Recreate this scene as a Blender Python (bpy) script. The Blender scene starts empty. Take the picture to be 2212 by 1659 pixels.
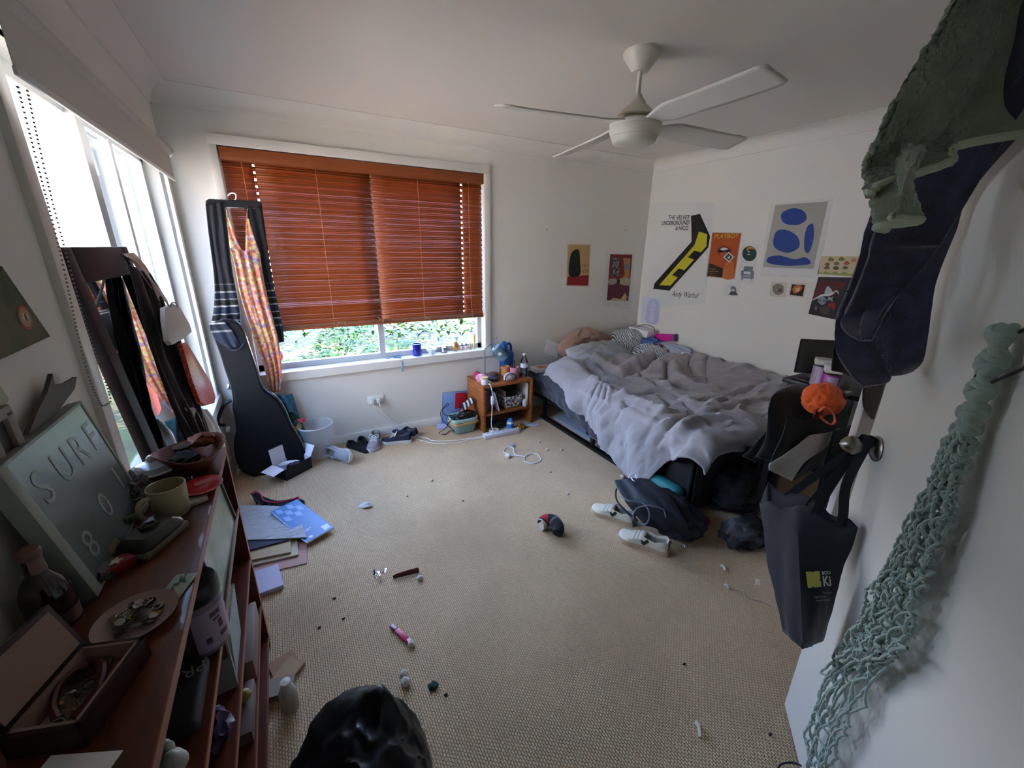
import bpy, bmesh, math, random
from math import sin, cos, pi, radians, sqrt, exp
from mathutils import Vector, Matrix, noise, geometry
V = Vector
rnd = random.Random(7)
sc = bpy.context.scene
COL = sc.collection

# ---------------------------------------------------------------- camera
CAM = V((0.484, -3.337, 1.542)); FPX = 878.8
yaw, pitch, roll = radians(29.496), radians(18.311), radians(-0.780)
FW = V((sin(yaw)*cos(pitch), cos(yaw)*cos(pitch), -sin(pitch)))
_r = V((cos(yaw), -sin(yaw), 0)); _d = FW.cross(_r)
RT = cos(roll)*_r + sin(roll)*_d
DN = -sin(roll)*_r + cos(roll)*_d
cd = bpy.data.cameras.new('camera'); cam = bpy.data.objects.new('camera', cd); COL.objects.link(cam)
cd.sensor_fit = 'HORIZONTAL'; cd.sensor_width = 36; cd.lens = 36*FPX/2212; cd.clip_start = 0.02
M = Matrix((RT, -DN, -FW)).transposed().to_4x4(); M.translation = CAM
cam.matrix_world = M
sc.camera = cam

# ---------------------------------------------------------------- world, sun, portals, exposure
w = bpy.data.worlds.new('sky'); sc.world = w; w.use_nodes = True
nt = w.node_tree; nt.nodes.clear()
out = nt.nodes.new('ShaderNodeOutputWorld'); bg = nt.nodes.new('ShaderNodeBackground')
tc = nt.nodes.new('ShaderNodeTexCoord'); sx = nt.nodes.new('ShaderNodeSeparateXYZ'); cr = nt.nodes.new('ShaderNodeValToRGB')
nt.links.new(tc.outputs['Generated'], sx.inputs[0]); nt.links.new(sx.outputs['Z'], cr.inputs[0])
e = cr.color_ramp.elements
e[0].position = 0.0; e[0].color = (0.86, 0.91, 1.0, 1); e[1].position = 0.75; e[1].color = (0.33, 0.53, 1.0, 1)
x = cr.color_ramp.elements.new(0.22); x.color = (0.48, 0.66, 1.0, 1)
nt.links.new(cr.outputs[0], bg.inputs[0]); bg.inputs[1].default_value = 9.0
nt.links.new(bg.outputs[0], out.inputs[0])
sun = bpy.data.lights.new('sun', 'SUN'); sun.energy = 16.0; sun.angle = 0.01; sun.color = (1.0, 0.80, 0.60)
so = bpy.data.objects.new('sun', sun); COL.objects.link(so)
so.rotation_euler = V((-0.35, 0.55, -0.9)).to_track_quat('-Z', 'Y').to_euler()
def portal(name, loc, rot, sx_, sy_):
    l = bpy.data.lights.new(name, 'AREA'); l.shape = 'RECTANGLE'; l.size = sx_; l.size_y = sy_
    l.cycles.is_portal = True
    o = bpy.data.objects.new(name, l); COL.objects.link(o); o.location = loc; o.rotation_euler = rot
portal('window_portal_side', (-0.13, -0.95, 1.29), (0, -pi/2, 0), 1.5, 1.78)
portal('window_portal_back', (1.17, 0.16, 1.39), (-pi/2, 0, 0), 1.8, 1.5)
sc.view_settings.view_transform = 'Standard'; sc.view_settings.look = 'None'
sc.view_settings.gamma = 1; sc.view_settings.use_curve_mapping = False
sc.view_settings.exposure = 1.95
sc.cycles.use_denoising = True
sc.cycles.max_bounces = 10; sc.cycles.diffuse_bounces = 7; sc.cycles.transparent_max_bounces = 12
sc.cycles.sample_clamp_indirect = 6.0; sc.cycles.caustics_reflective = False; sc.cycles.caustics_refractive = False

# ---------------------------------------------------------------- helpers
def ray(u, v): return (RT*((u-1106)/FPX) + DN*((v-829.5)/FPX) + FW)
def on(u, v, axis, val):              # where the line of sight meets the plane axis = val
    d = ray(u, v); t = (val-CAM[axis])/d[axis]; return CAM + d*t
def onpl(u, v, p, n):
    d = ray(u, v); n = V(n); t = (V(p)-CAM).dot(n)/d.dot(n); return CAM + d*t

def lin(c):
    if isinstance(c, str):
        c = c.lstrip('#'); c = [int(c[i:i+2], 16)/255 for i in (0, 2, 4)]
        c = [a/12.92 if a <= .04045 else ((a+.055)/1.055)**2.4 for a in c]
    return (*c[:3], 1)
MATS = {}
def mat(name, col, rough=.6, metal=0., bump=0., bscale=40., var=0., vscale=8., col2=None, spec=.5, trans=0., ior=1.45,
        alpha=1., sheen=0., emit=0., transl=0., coat=0., kind='noise', stretch=(1, 1, 1), bdist=.004, detail=4):
    if name in MATS: return MATS[name]
    m = bpy.data.materials.new(name); m.use_nodes = True; MATS[name] = m
    n = m.node_tree; b = n.nodes['Principled BSDF']; L = n.links.new
    c = lin(col); b.inputs['Base Color'].default_value = c
    b.inputs['Roughness'].default_value = rough; b.inputs['Metallic'].default_value = metal
    b.inputs['Specular IOR Level'].default_value = spec; b.inputs['IOR'].default_value = ior
    b.inputs['Transmission Weight'].default_value = trans; b.inputs['Alpha'].default_value = alpha
    b.inputs['Sheen Weight'].default_value = sheen; b.inputs['Coat Weight'].default_value = coat
    if emit: b.inputs['Emission Color'].default_value = c; b.inputs['Emission Strength'].default_value = emit
    m.diffuse_color = c
    t = n.nodes.new('ShaderNodeTexCoord'); mp = n.nodes.new('ShaderNodeMapping'); L(t.outputs['Object'], mp.inputs[0])
    mp.inputs['Scale'].default_value = stretch
    if var or col2 is not None:
        if kind == 'wood':
            nz = n.nodes.new('ShaderNodeTexNoise'); nz.inputs['Scale'].default_value = vscale; nz.inputs['Detail'].default_value = 6
            nz.inputs['Distortion'].default_value = 1.2; fo = nz.outputs['Fac']
        elif kind == 'voronoi':
            nz = n.nodes.new('ShaderNodeTexVoronoi'); nz.inputs['Scale'].default_value = vscale; fo = nz.outputs['Distance']
        elif kind == 'wave':
            nz = n.nodes.new('ShaderNodeTexWave'); nz.inputs['Scale'].default_value = vscale; nz.inputs['Distortion'].default_value = 0.0; fo = nz.outputs['Fac']
        else:
            nz = n.nodes.new('ShaderNodeTexNoise'); nz.inputs['Scale'].default_value = vscale; nz.inputs['Detail'].default_value = detail; fo = nz.outputs['Fac']
        L(mp.outputs[0], nz.inputs['Vector'])
        r = n.nodes.new('ShaderNodeValToRGB'); L(fo, r.inputs[0])
        a, z = r.color_ramp.elements
        if col2 is None:
            a.color = tuple(k*(1-var) for k in c[:3])+(1,); z.color = tuple(min(1, k*(1+var)) for k in c[:3])+(1,)
        else: a.color = c; z.color = lin(col2)
        a.position, z.position = (.35, .65) if kind != 'wave' else (.42, .58)
        L(r.outputs[0], b.inputs['Base Color'])
    if bump:
        nb = n.nodes.new('ShaderNodeTexNoise'); nb.inputs['Scale'].default_value = bscale; nb.inputs['Detail'].default_value = 5
        L(mp.outputs[0], nb.inputs['Vector'])
        bp = n.nodes.new('ShaderNodeBump'); bp.inputs['Strength'].default_value = bump; bp.inputs['Distance'].default_value = bdist
        L(nb.outputs['Fac'], bp.inputs['Height']); L(bp.outputs[0], b.inputs['Normal'])
    if transl:
        tr = n.nodes.new('ShaderNodeBsdfTranslucent'); tr.inputs[0].default_value = c
        mx = n.nodes.new('ShaderNodeMixShader'); mx.inputs[0].default_value = transl
        L(b.outputs[0], mx.inputs[1]); L(tr.outputs[0], mx.inputs[2]); L(mx.outputs[0], n.nodes['Material Output'].inputs[0])
    return m
def glass(name, tint=(1, 1, 1), rough=0., refl=.12):   # thin clear pane or shell: lets light straight through, reflects a little
    if name in MATS: return MATS[name]
    m = bpy.data.materials.new(name); m.use_nodes = True; MATS[name] = m
    n = m.node_tree; n.nodes.clear(); L = n.links.new
    o = n.nodes.new('ShaderNodeOutputMaterial'); t = n.nodes.new('ShaderNodeBsdfTransparent'); g = n.nodes.new('ShaderNodeBsdfGlossy')
    f = n.nodes.new('ShaderNodeFresnel'); f.inputs[0].default_value = 1.45; mx = n.nodes.new('ShaderNodeMixShader')
    t.inputs[0].default_value = (*tint, 1); g.inputs['Roughness'].default_value = rough
    mu = n.nodes.new('ShaderNodeMath'); mu.operation = 'MULTIPLY'; mu.inputs[1].default_value = refl/.12*.7
    L(f.outputs[0], mu.inputs[0]); L(mu.outputs[0], mx.inputs[0]); L(t.outputs[0], mx.inputs[1]); L(g.outputs[0], mx.inputs[2]); L(mx.outputs[0], o.inputs[0])
    return m

class MB:
    """collects shapes, then links them as one mesh object"""
    def __init__(s): s.v = []; s.f = []; s.m = []; s.sm = []
    def add(s, vs, fs, mi=0, smooth=False, M=None):
        o = len(s.v)
        s.v += [tuple(M @ V(q)) if M is not None else tuple(q) for q in vs]
        for f in fs: s.f.append(tuple(i+o for i in f)); s.m.append(mi); s.sm.append(smooth)
        return s
    def box(s, a, b, mi=0, bev=0., M=None, seg=2):
        a, b = [min(p, q) for p, q in zip(a, b)], [max(p, q) for p, q in zip(a, b)]
        if bev <= 0:
            x0, y0, z0 = a; x1, y1, z1 = b
            vs = [(x0, y0, z0), (x1, y0, z0), (x1, y1, z0), (x0, y1, z0), (x0, y0, z1), (x1, y0, z1), (x1, y1, z1), (x0, y1, z1)]
            return s.add(vs, [(0, 3, 2, 1), (4, 5, 6, 7), (0, 1, 5, 4), (1, 2, 6, 5), (2, 3, 7, 6), (3, 0, 4, 7)], mi, False, M)
        bm = bmesh.new(); bmesh.ops.create_cube(bm, size=1)
        for q in bm.verts: q.co = V([(a[i]+b[i])/2 + q.co[i]*(b[i]-a[i]) for i in range(3)])
        bmesh.ops.bevel(bm, geom=bm.edges[:], offset=min(bev, .49*min(b[i]-a[i] for i in range(3))), segments=seg, profile=.5, affect='EDGES')
        return s.bm(bm, mi, True, M)
    def bm(s, bm, mi=0, smooth=True, M=None):
        bm.verts.index_update()
        s.add([q.co[:] for q in bm.verts], [[q.index for q in f.verts] for f in bm.faces], mi, smooth, M); bm.free(); return s
    def lathe(s, prof, c=(0, 0, 0), n=28, mi=0, M=None, a0=0, a1=2*pi, sx=1, sy=1, smooth=True):
        vs = []; fs = []; full = abs(a1-a0-2*pi) < 1e-6; k = n if full else n+1
        for r, z in prof:
            for i in range(k):
                a = a0+(a1-a0)*i/n; vs.append((c[0]+r*cos(a)*sx, c[1]+r*sin(a)*sy, c[2]+z))
        for j in range(len(prof)-1):
            for i in range(n):
                i2 = (i+1) % k; fs.append((j*k+i, j*k+i2, (j+1)*k+i2, (j+1)*k+i))
        return s.add(vs, fs, mi, smooth, M)
    def tube(s, pts, r, n=8, mi=0, M=None, closed=False, cap=True, flat=None):
        pts = [V(q) for q in pts]; N = len(pts); vs = []; fs = []; prev = None
        R = r if callable(r) else (lambda t: r)
        for i, q in enumerate(pts):
            d = (pts[(i+1) % N]-pts[i-1]) if closed else (pts[min(i+1, N-1)]-pts[max(i-1, 0)])
            if d.length < 1e-9: d = V((0, 0, 1))
            d.normalize()
            if prev is None:
                u = d.orthogonal().normalized() if flat is None else (V(flat)-d*V(flat).dot(d)).normalized()
            else:
                u = prev-d*prev.dot(d); u = u.normalized() if u.length > 1e-6 else d.orthogonal().normalized()
            prev = u; w_ = d.cross(u); rr = R(i/max(1, N-1))
            ra, rb = rr if isinstance(rr, tuple) else (rr, rr)
            for k in range(n):
                a = 2*pi*k/n; vs.append(q+u*(ra*cos(a))+w_*(rb*sin(a)))
        for i in range(N if closed else N-1):
            j = (i+1) % N
            for k in range(n):
                k2 = (k+1) % n; fs.append((i*n+k, i*n+k2, j*n+k2, j*n+k))
        if cap and not closed: fs.append(tuple(range(n))[::-1]); fs.append(tuple((N-1)*n+k for k in range(n)))
        return s.add(vs, fs, mi, True, M)
    def grid(s, nu, nv, fn, mi=0, smooth=True, closeu=False, M=None):
        vs = [fn(i/(nu if closeu else nu), j/nv) for j in range(nv+1) for i in range(nu + (0 if closeu else 1))]
        k = nu+(0 if closeu else 1); fs = []
        for j in range(nv):
            for i in range(nu):
                i2 = (i+1) % k if closeu else i+1
                fs.append((j*k+i, j*k+i2, (j+1)*k+i2, (j+1)*k+i))
        return s.add(vs, fs, mi, smooth, M)
    def poly(s, pts, mi=0, M=None, z=0., thick=0.):
        """flat polygon in the local xy plane, optionally with thickness downwards"""
        P = [V((q[0], q[1], z)) for q in pts]
        tri = geometry.tessellate_polygon([P])
        area = sum(P[i].x*P[(i+1) % len(P)].y-P[(i+1) % len(P)].x*P[i].y for i in range(len(P)))
        fs = []
        for t in tri:
            a, b, c = (P[i] for i in t)
            up = (b-a).cross(c-a).z
            fs.append(tuple(t) if up > 0 else tuple(t)[::-1])
        s.add(P, fs, mi, False, M)
        if thick:
            n = len(P); vs = [q for q in P]+[V((q.x, q.y, z-thick)) for q in P]
            sd = [(i, (i+1) % n, (i+1) % n+n, i+n) for i in range(n)]
            if area > 0: sd = [f[::-1] for f in sd]
            s.add(vs, sd+[tuple(i+n for i in f[::-1]) for f in fs], mi, False, M)
        return s
    def blob(s, c, r, sub=3, amp=.0, freq=3., mi=0, M=None, seed=0., sq=(1, 1, 1), fn=None):
        bm = bmesh.new(); bmesh.ops.create_icosphere(bm, subdivisions=sub, radius=1)
        for q in bm.verts:
            d = q.co.normalized(); k = 1+amp*noise.fractal(d*freq+V((seed, seed*1.7, 3.1)), .8, 2.1, 4)
            p = V([d[i]*k*(r[i] if hasattr(r, '__len__') else r)*sq[i] for i in range(3)])
            if fn: p = fn(p)
            q.co = p+V(c)
        return s.bm(bm, mi, True, M)
    def text(s, t, size, M=None, mi=0, ext=.0004, align='LEFT', sxy=(1, 1), shear=0., bold=0., space=1.):
        cu = bpy.data.curves.new('lettering', 'FONT'); cu.body = t; cu.size = size; cu.extrude = ext; cu.align_x = align
        cu.resolution_u = 3; cu.shear = shear; cu.offset = bold; cu.space_character = space; cu.space_line = .82
        ob = bpy.data.objects.new('lettering', cu); COL.objects.link(ob)
        dg = bpy.context.evaluated_depsgraph_get(); me = bpy.data.meshes.new_from_object(ob.evaluated_get(dg))
        s.add([(q.co.x*sxy[0], q.co.y*sxy[1], q.co.z) for q in me.vertices], [tuple(p.vertices) for p in me.polygons], mi, False, M)
        bpy.data.objects.remove(ob); bpy.data.curves.remove(cu); bpy.data.meshes.remove(me); return s
    def build(s, name, mats, parent=None, solid=0., sub=0, off=-1.):
        me = bpy.data.meshes.new(name)
        mats = mats if isinstance(mats, (list, tuple)) else [mats]
        o = bpy.data.objects.new(name, me); COL.objects.link(o)
        if parent is None and s.v:
            lo = [min(q[i] for q in s.v) for i in range(3)]; hi = [max(q[i] for q in s.v) for i in range(3)]
            b = V(((lo[0]+hi[0])/2, (lo[1]+hi[1])/2, lo[2])); vs = [tuple(V(q)-b) for q in s.v]; o.location = b
        else: vs = s.v
        me.from_pydata(vs, [], s.f)
        for m in mats: me.materials.append(m)
        me.polygons.foreach_set('material_index', s.m); me.polygons.foreach_set('use_smooth', s.sm); me.update()
        if any(s.sm) and not all(s.sm) or any(s.sm): 
            try: me.set_sharp_from_angle(angle=radians(42))
            except Exception: pass
        if parent is not None:
            o.parent = parent; o.matrix_parent_inverse = parent_inv(parent)
        if solid:
            md = o.modifiers.new('thickness', 'SOLIDIFY'); md.thickness = solid; md.offset = off
        if sub:
            md = o.modifiers.new('smooth', 'SUBSURF'); md.levels = sub; md.render_levels = sub
        return o
def wm(o):
    m = o.matrix_basis
    return wm(o.parent) @ o.matrix_parent_inverse @ m if o.parent else m
def parent_inv(p): return wm(p).inverted()
def tag(o, label, cat, group=None, kind=None):
    o['label'] = label; o['category'] = cat
    if group: o['group'] = group
    if kind: o['kind'] = kind
    return o
def thing(name, label, cat, loc=(0, 0, 0), group=None, rz=0.):
    o = bpy.data.objects.new(name, None); COL.objects.link(o); o.location = loc; o.rotation_euler = (0, 0, rz); o.empty_display_size = .05
    return tag(o, label, cat, group)
def struct(o, label=None, cat=None):
    o['kind'] = 'structure'
    if label: o['label'] = label; o['category'] = cat
    return o
def dup(root, loc, rz=None, label=None, group=None):
    r = root.copy(); COL.objects.link(r); r.location = loc
    if rz is not None: r.rotation_euler[2] = rz
    if label: r['label'] = label
    if group: r['group'] = group
    for ch in [o for o in root.children]:
        c = ch.copy(); COL.objects.link(c); c.parent = r
        for g in ch.children:
            d = g.copy(); COL.objects.link(d); d.parent = c
    return r
def TR(loc=(0, 0, 0), rz=0., rx=0., ry=0., s=1.):
    return Matrix.Translation(loc) @ Matrix.Rotation(rz, 4, 'Z') @ Matrix.Rotation(ry, 4, 'Y') @ Matrix.Rotation(rx, 4, 'X') @ Matrix.Scale(s, 4)
def frame(o, xa, ya):                # local x, y axes -> matrix
    xa = V(xa).normalized(); ya = V(ya); ya = (ya-xa*ya.dot(xa)).normalized(); z = xa.cross(ya)
    m = Matrix((xa, ya, z)).transposed().to_4x4(); m.translation = V(o); return m
def spline(pts, n=8, closed=False):   # Catmull-Rom through the points
    P = [V(q) for q in pts]; N = len(P); out_ = []
    for i in range(N if closed else N-1):
        g = (lambda k: P[k % N]) if closed else (lambda k: P[max(0, min(N-1, k))])
        a, b, c, d = g(i-1), g(i), g(i+1), g(i+2)
        for j in range(n):
            t = j/n
            out_.append(.5*((2*b)+(c-a)*t+(2*a-5*b+4*c-d)*t*t+(3*b-a-3*c+d)*t**3))
    if not closed: out_.append(P[-1])
    return out_
def samp(P, t):
    f = max(0., min(1., t))*(len(P)-1); i = min(int(f), len(P)-2); return P[i].lerp(P[i+1], f-i)
def fbm(x, y=0., z=0., o=4): return noise.fractal(V((x, y, z)), 1., 2., o)
def ss(a, b, t):
    t = max(0., min(1., (t-a)/(b-a))); return t*t*(3-2*t)
def lerp(a, b, t): return a+(b-a)*t
def interp(tab, t):
    if t <= tab[0][0]: return tab[0][1]
    for (a, p), (b, q) in zip(tab, tab[1:]):
        if t <= b: return p+(q-p)*(t-a)/(b-a)
    return tab[-1][1]
# ---------------------------------------------------------------- materials of the room
m_wall = mat('painted wall', '#e2e0d8', .7, bump=.08, bscale=120, var=.02, vscale=2.)
m_ceil = mat('ceiling paint', '#deDAd2', .8, bump=.05, bscale=90)
m_trim = mat('white trim paint', '#e2dfd8', .35)
m_alu = mat('window frame aluminium', '#b4b8bb', .35, metal=.0, coat=.2)
def carpet_mat():
    m = bpy.data.materials.new('loop pile carpet'); m.use_nodes = True; n = m.node_tree; L = n.links.new; b = n.nodes['Principled BSDF']
    b.inputs['Roughness'].default_value = .95; b.inputs['Specular IOR Level'].default_value = .1; b.inputs['Sheen Weight'].default_value = .15
    t = n.nodes.new('ShaderNodeTexCoord')
    br = n.nodes.new('ShaderNodeTexBrick'); br.inputs['Scale'].default_value = 1.; br.offset = .5
    br.inputs['Brick Width'].default_value = .013; br.inputs['Row Height'].default_value = .0085; br.inputs['Mortar Size'].default_value = .0017
    br.inputs['Mortar Smooth'].default_value = .9; br.inputs['Color1'].default_value = lin('#e9cda8'); br.inputs['Color2'].default_value = lin('#dcc09a')
    br.inputs['Mortar'].default_value = lin('#b39672')
    ns = n.nodes.new('ShaderNodeTexNoise'); ns.inputs['Scale'].default_value = 60.; ns.inputs['Detail'].default_value = 3
    mv = n.nodes.new('ShaderNodeVectorMath'); mv.operation = 'MULTIPLY_ADD'; mv.inputs[1].default_value = (.006, .006, 0)
    L(t.outputs['Object'], ns.inputs['Vector']); L(ns.outputs['Color'], mv.inputs[0]); L(t.outputs['Object'], mv.inputs[2])
    mp = n.nodes.new('ShaderNodeMapping'); mp.inputs['Rotation'].default_value = (0, 0, pi/2); L(mv.outputs[0], mp.inputs[0]); L(mp.outputs[0], br.inputs['Vector'])
    n2 = n.nodes.new('ShaderNodeTexNoise'); n2.inputs['Scale'].default_value = 1.6; n2.inputs['Detail'].default_value = 6; L(t.outputs['Object'], n2.inputs['Vector'])
    r2 = n.nodes.new('ShaderNodeValToRGB'); r2.color_ramp.elements[0].color = (.84, .83, .82, 1); r2.color_ramp.elements[1].color = (1.05, 1.05, 1.05, 1)
    r2.color_ramp.elements[0].position = .35; r2.color_ramp.elements[1].position = .62; L(n2.outputs['Fac'], r2.inputs[0])
    mu = n.nodes.new('ShaderNodeMix'); mu.data_type = 'RGBA'; mu.blend_type = 'MULTIPLY'; mu.inputs[0].default_value = 1
    L(br.outputs['Color'], mu.inputs[6]); L(r2.outputs[0], mu.inputs[7]); L(mu.outputs[2], b.inputs['Base Color'])
    bp = n.nodes.new('ShaderNodeBump'); bp.inputs['Strength'].default_value = .9; bp.inputs['Distance'].default_value = .006; bp.invert = True
    L(br.outputs['Fac'], bp.inputs['Height']); L(bp.outputs[0], b.inputs['Normal'])
    return m
# ---------------------------------------------------------------- room shell
W, H = 3.996, 2.40; YF = -3.50
struct(MB().box((-.3, YF-1.4, -.12), (W+.12, .14, 0)).build('floor', carpet_mat()))
struct(MB().box((-.3, YF-1.4, H), (W+.12, .14, H+.12)).build('ceiling', m_ceil))
WX0, WX1, WZ0, WZ1 = .275, 2.078, .655, 2.125     # back window opening
b = MB(); b.box((-.14, 0, 0), (WX0, .14, H)); b.box((WX1, 0, 0), (W+.12, .14, H)); b.box((WX0, 0, 0), (WX1, .14, WZ0)); b.box((WX0, 0, WZ1), (WX1, .14, H))
struct(b.build('wall_back', m_wall))
LY0, LY1, LZ0, LZ1 = -1.83, -.085, .56, 2.02      # side window opening
b = MB(); b.box((-.14, YF, 0), (0, LY0, H)); b.box((-.14, LY1, 0), (0, 0, H)); b.box((-.14, LY0, 0), (0, LY1, LZ0)); b.box((-.14, LY0, LZ1), (0, LY1, H))
struct(b.build('wall_left', m_wall))
struct(MB().box((W, YF, 0), (W+.12, 0, H)).build('wall_right', m_wall))
DX0, DX1 = .33, 1.235
b = MB(); b.box((-.14, YF-.1, 0), (DX0, YF, H)); b.box((DX1, YF-.1, 0), (W+.12, YF, H)); b.box((DX0, YF-.1, 2.06), (DX1, YF, H))
struct(b.build('wall_front', m_wall))
b = MB(); b.box((-.3, YF-1.4, 0), (W, YF-1.3, H)); b.box((-.3, YF-1.3, 0), (-.2, YF-.1, H)); b.box((2.2, YF-1.3, 0), (2.3, YF-.1, H))
struct(b.build('wall_hall', m_wall))
# cove cornice along back, right and left walls
c = .096
prof = [(0, 0), (.010, 0), (.012, .008)] + [(c-(c-.012)*cos(a), .008+(c-.012)*sin(a)) for a in [i*pi/24 for i in range(1, 13)]] + [(c+.004, c-.004), (c+.004, c), (0, c)]
def cornice(name, a, b_, nrm):
    m = MB(); a, b_, nrm = V(a), V(b_), V(nrm); n = len(prof); vs = []
    for q in (a, b_): vs += [q+nrm*p+V((0, 0, H-c+z)) for p, z in prof]
    m.add(vs, [(i, (i+1) % n, (i+1) % n+n, i+n) for i in range(n)], 0, True)
    return struct(m.build(name, m_trim2))
m_trim2 = mat('cornice paint', '#e2dfd8', .7)
cornice('trim_1', (0, 0, 0), (W, 0, 0), (0, -1, 0)); cornice('trim_2', (W, 0, 0), (W, YF, 0), (-1, 0, 0)); cornice('trim_3', (0, YF, 0), (0, 0, 0), (1, 0, 0))
# skirting
def skirt(name, a, b_):
    m = MB(); m.box(a, b_, 0, .004); struct(m.build(name, m_trim))
skirt('baseboard_back', (0, -.014, 0), (W, .0, .072)); skirt('baseboard_right', (W-.014, YF, 0), (W, -.014, .072)); skirt('baseboard_left', (0, YF, 0), (.014, -.014, .072))

# ---------------------------------------------------------------- back window
win = bpy.data.objects.new('window_1', None); COL.objects.link(win); win.location = (1.17, .07, WZ0); struct(win)
b = MB(); t = .048
b.box((.234, -.018, WZ1-.002), (2.132, .02, 2.182), 0, .003)
b.box((.234, -.018, .60), (.278, .02, WZ1), 0, .003); b.box((2.075, -.018, .60), (2.132, .02, WZ1), 0, .003)
b.build('architrave', m_trim, win)
b = MB(); b.box((.279, -.0185, .657), (2.074, .084, .661)); b.box((.225, -.032, .598), (2.14, -.0186, .661)); b.build('window_sill', m_trim, win)
b = MB()
b.box((WX0, .085, WZ0), (WX0+.035, .125, WZ1)); b.box((WX1-.035, .085, WZ0), (WX1, .125, WZ1)); b.box((WX0, .085, WZ0), (WX1, .125, WZ0+.05)); b.box((WX0, .085, WZ1-.05), (WX1, .125, WZ1))
b.box((1.150, .08, WZ0), (1.195, .12, WZ1)); b.build('window_frame', m_alu, win)
g = glass('window glass', (1, 1, 1))
MB().box((WX0+.035, .104, WZ0+.05), (1.15, .107, WZ1-.05)).build('pane', g, win)
MB().box((1.195, .104, WZ0+.05), (WX1-.035, .107, WZ1-.05)).build('pane', g, win)

# ---------------------------------------------------------------- side window
win2 = bpy.data.objects.new('window_2', None); COL.objects.link(win2); win2.location = (-.07, -.95, LZ0); struct(win2)
b = MB()
b.box((-.02, LY0-.058, LZ0-.058), (.018, LY0, LZ1+.058), 0, .003); b.box((-.02, LY1, LZ0-.058), (.018, LY1+.058, LZ1+.058), 0, .003)
b.box((-.02, LY0, LZ1), (.018, LY1, LZ1+.058), 0, .003); b.build('architrave', m_trim, win2)
b = MB(); b.box((-.079, LY0-.055, LZ0-.05), (.03, LY1+.055, LZ0+.008), 0, .004); b.build('window_sill', m_trim, win2)
b = MB(); fz = .045
b.box((-.125, LY0, LZ0), (-.08, LY0+.035, LZ1)); b.box((-.125, LY1-.05, LZ0), (-.08, LY1, LZ1)); b.box((-.125, LY0, LZ0), (-.08, LY1, LZ0+fz)); b.box((-.125, LY0, LZ1-fz), (-.08, LY1, LZ1))
b.build('window_frame', m_alu, win2)
b = MB(); b.box((-.10, -1.14, LZ0), (-.055, -1.065, LZ1)); b.box((-.11, -.70, LZ0+.04), (-.075, -.655, LZ1-.04)); b.build('sliding_stile', m_alu, win2)
MB().box((-.104, LY0+.03, LZ0+.04), (-.101, -1.1, LZ1-.04)).build('pane', g, win2)
MB().box((-.094, -1.1, LZ0+.04), (-.091, LY1-.04, LZ1-.04)).build('pane', g, win2)
# ---------------------------------------------------------------- outside
m_lawn = mat('garden soil', '#38351f', .95, col2='#3c4822', vscale=3)
def ground(u, v):
    x = -12+22*u; y = .15+12*v
    return (x, y, -.35+.10*max(0, y-.6)+.05*fbm(x*.7, y*.7))
struct(MB().grid(40, 30, ground).build('ground_back', m_lawn))
struct(MB().grid(10, 20, lambda u, v: (-12+11.86*u, -9+9.1*v, -.36)).build('ground_side', mat('side path concrete', '#c9b79c', .9)))
gm = [mat('leaf %d' % i, c_, .5, transl=.35, spec=.3) for i, c_ in enumerate(['#163009', '#23400d', '#12260b', '#304614', '#0f220d'])]
m_stem = mat('plant stem', '#6a5a3c', .8); m_flower = mat('pale flower', '#cf9a86', .6)
def leafq(mb, p, d, up, L_, w_, mi, fold=.25):
    d = V(d).normalized(); s_ = d.cross(V(up)); s_ = s_.normalized() if s_.length > 1e-5 else V((1, 0, 0)); n_ = s_.cross(d)
    p = V(p); a = p; m1 = p+d*L_*.45+s_*w_*.5+n_*fold*w_; m2 = p+d*L_*.45-s_*w_*.5+n_*fold*w_; t_ = p+d*L_-n_*L_*.15; md = p+d*L_*.5
    mb.add([a, m1, md, m2, t_], [(0, 1, 2), (0, 2, 3), (1, 4, 2), (2, 4, 3)], mi, True)
def gz(x, y): return -.35+.10*max(0, y-.6)
def shrub(x, y, r, h, mi, n, lf, seed, b):
    R_ = random.Random(seed)
    for i in range(n):
        a = R_.uniform(0, 2*pi); q = R_.random()**.5; zz = R_.uniform(.12, 1)
        rr = r*q*(1-.55*zz*zz)
        p = V((x+rr*cos(a), y+rr*sin(a), gz(x, y)+h*zz*(1-.25*q)))
        if any((p.x-c_[0])**2+(p.y-c_[1])**2 < (c_[2]+.12)**2 for c_ in HOLES): continue
        d = V((cos(a)*.8+R_.uniform(-.4, .4), sin(a)*.8+R_.uniform(-.4, .4), R_.uniform(-.2, .7)))
        leafq(b, p, d, (0, 0, 1), lf*R_.uniform(.6, 1.2), lf*.55*R_.uniform(.7, 1.1), (mi+R_.randrange(2)) % 5)
def fern(x, y, r, h, label, mi, n=16, seed=0):
    R_ = random.Random(seed); t = thing('garden_fern', label, 'fern', (x, y, gz(x, y)), 'ferns outside the window')
    b = MB(); st = MB()
    for i in range(n):
        a = 2*pi*i/n+R_.uniform(-.2, .2); k = R_.uniform(.75, 1.1); hh = h*R_.uniform(.7, 1.1); pts = []
        for j in range(9):
            u = j/8; pts.append(V((x+r*k*u*cos(a), y+r*k*u*sin(a), gz(x, y)+hh*(1.9*u-1.25*u*u))))
        st.tube(pts, lambda q: .006*(1-.7*q), 4)
        P = spline(pts, 4); 
        for j in range(3, len(P)-1):
            d = (P[j+1]-P[j]).normalized(); s_ = d.cross(V((0, 0, 1))).normalized(); u = j/len(P); L_ = .20*r*sin(pi*min(1, u*1.02))**.7+.02
            for sg in (-1, 1): leafq(b, P[j], s_*sg+d*.5, s_.cross(d), L_, .03, R_.randrange(2), .05)
    b.build('fronds', [gm[mi], gm[(mi+1) % 5]], t); st.build('stems', gm[4], t)
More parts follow.
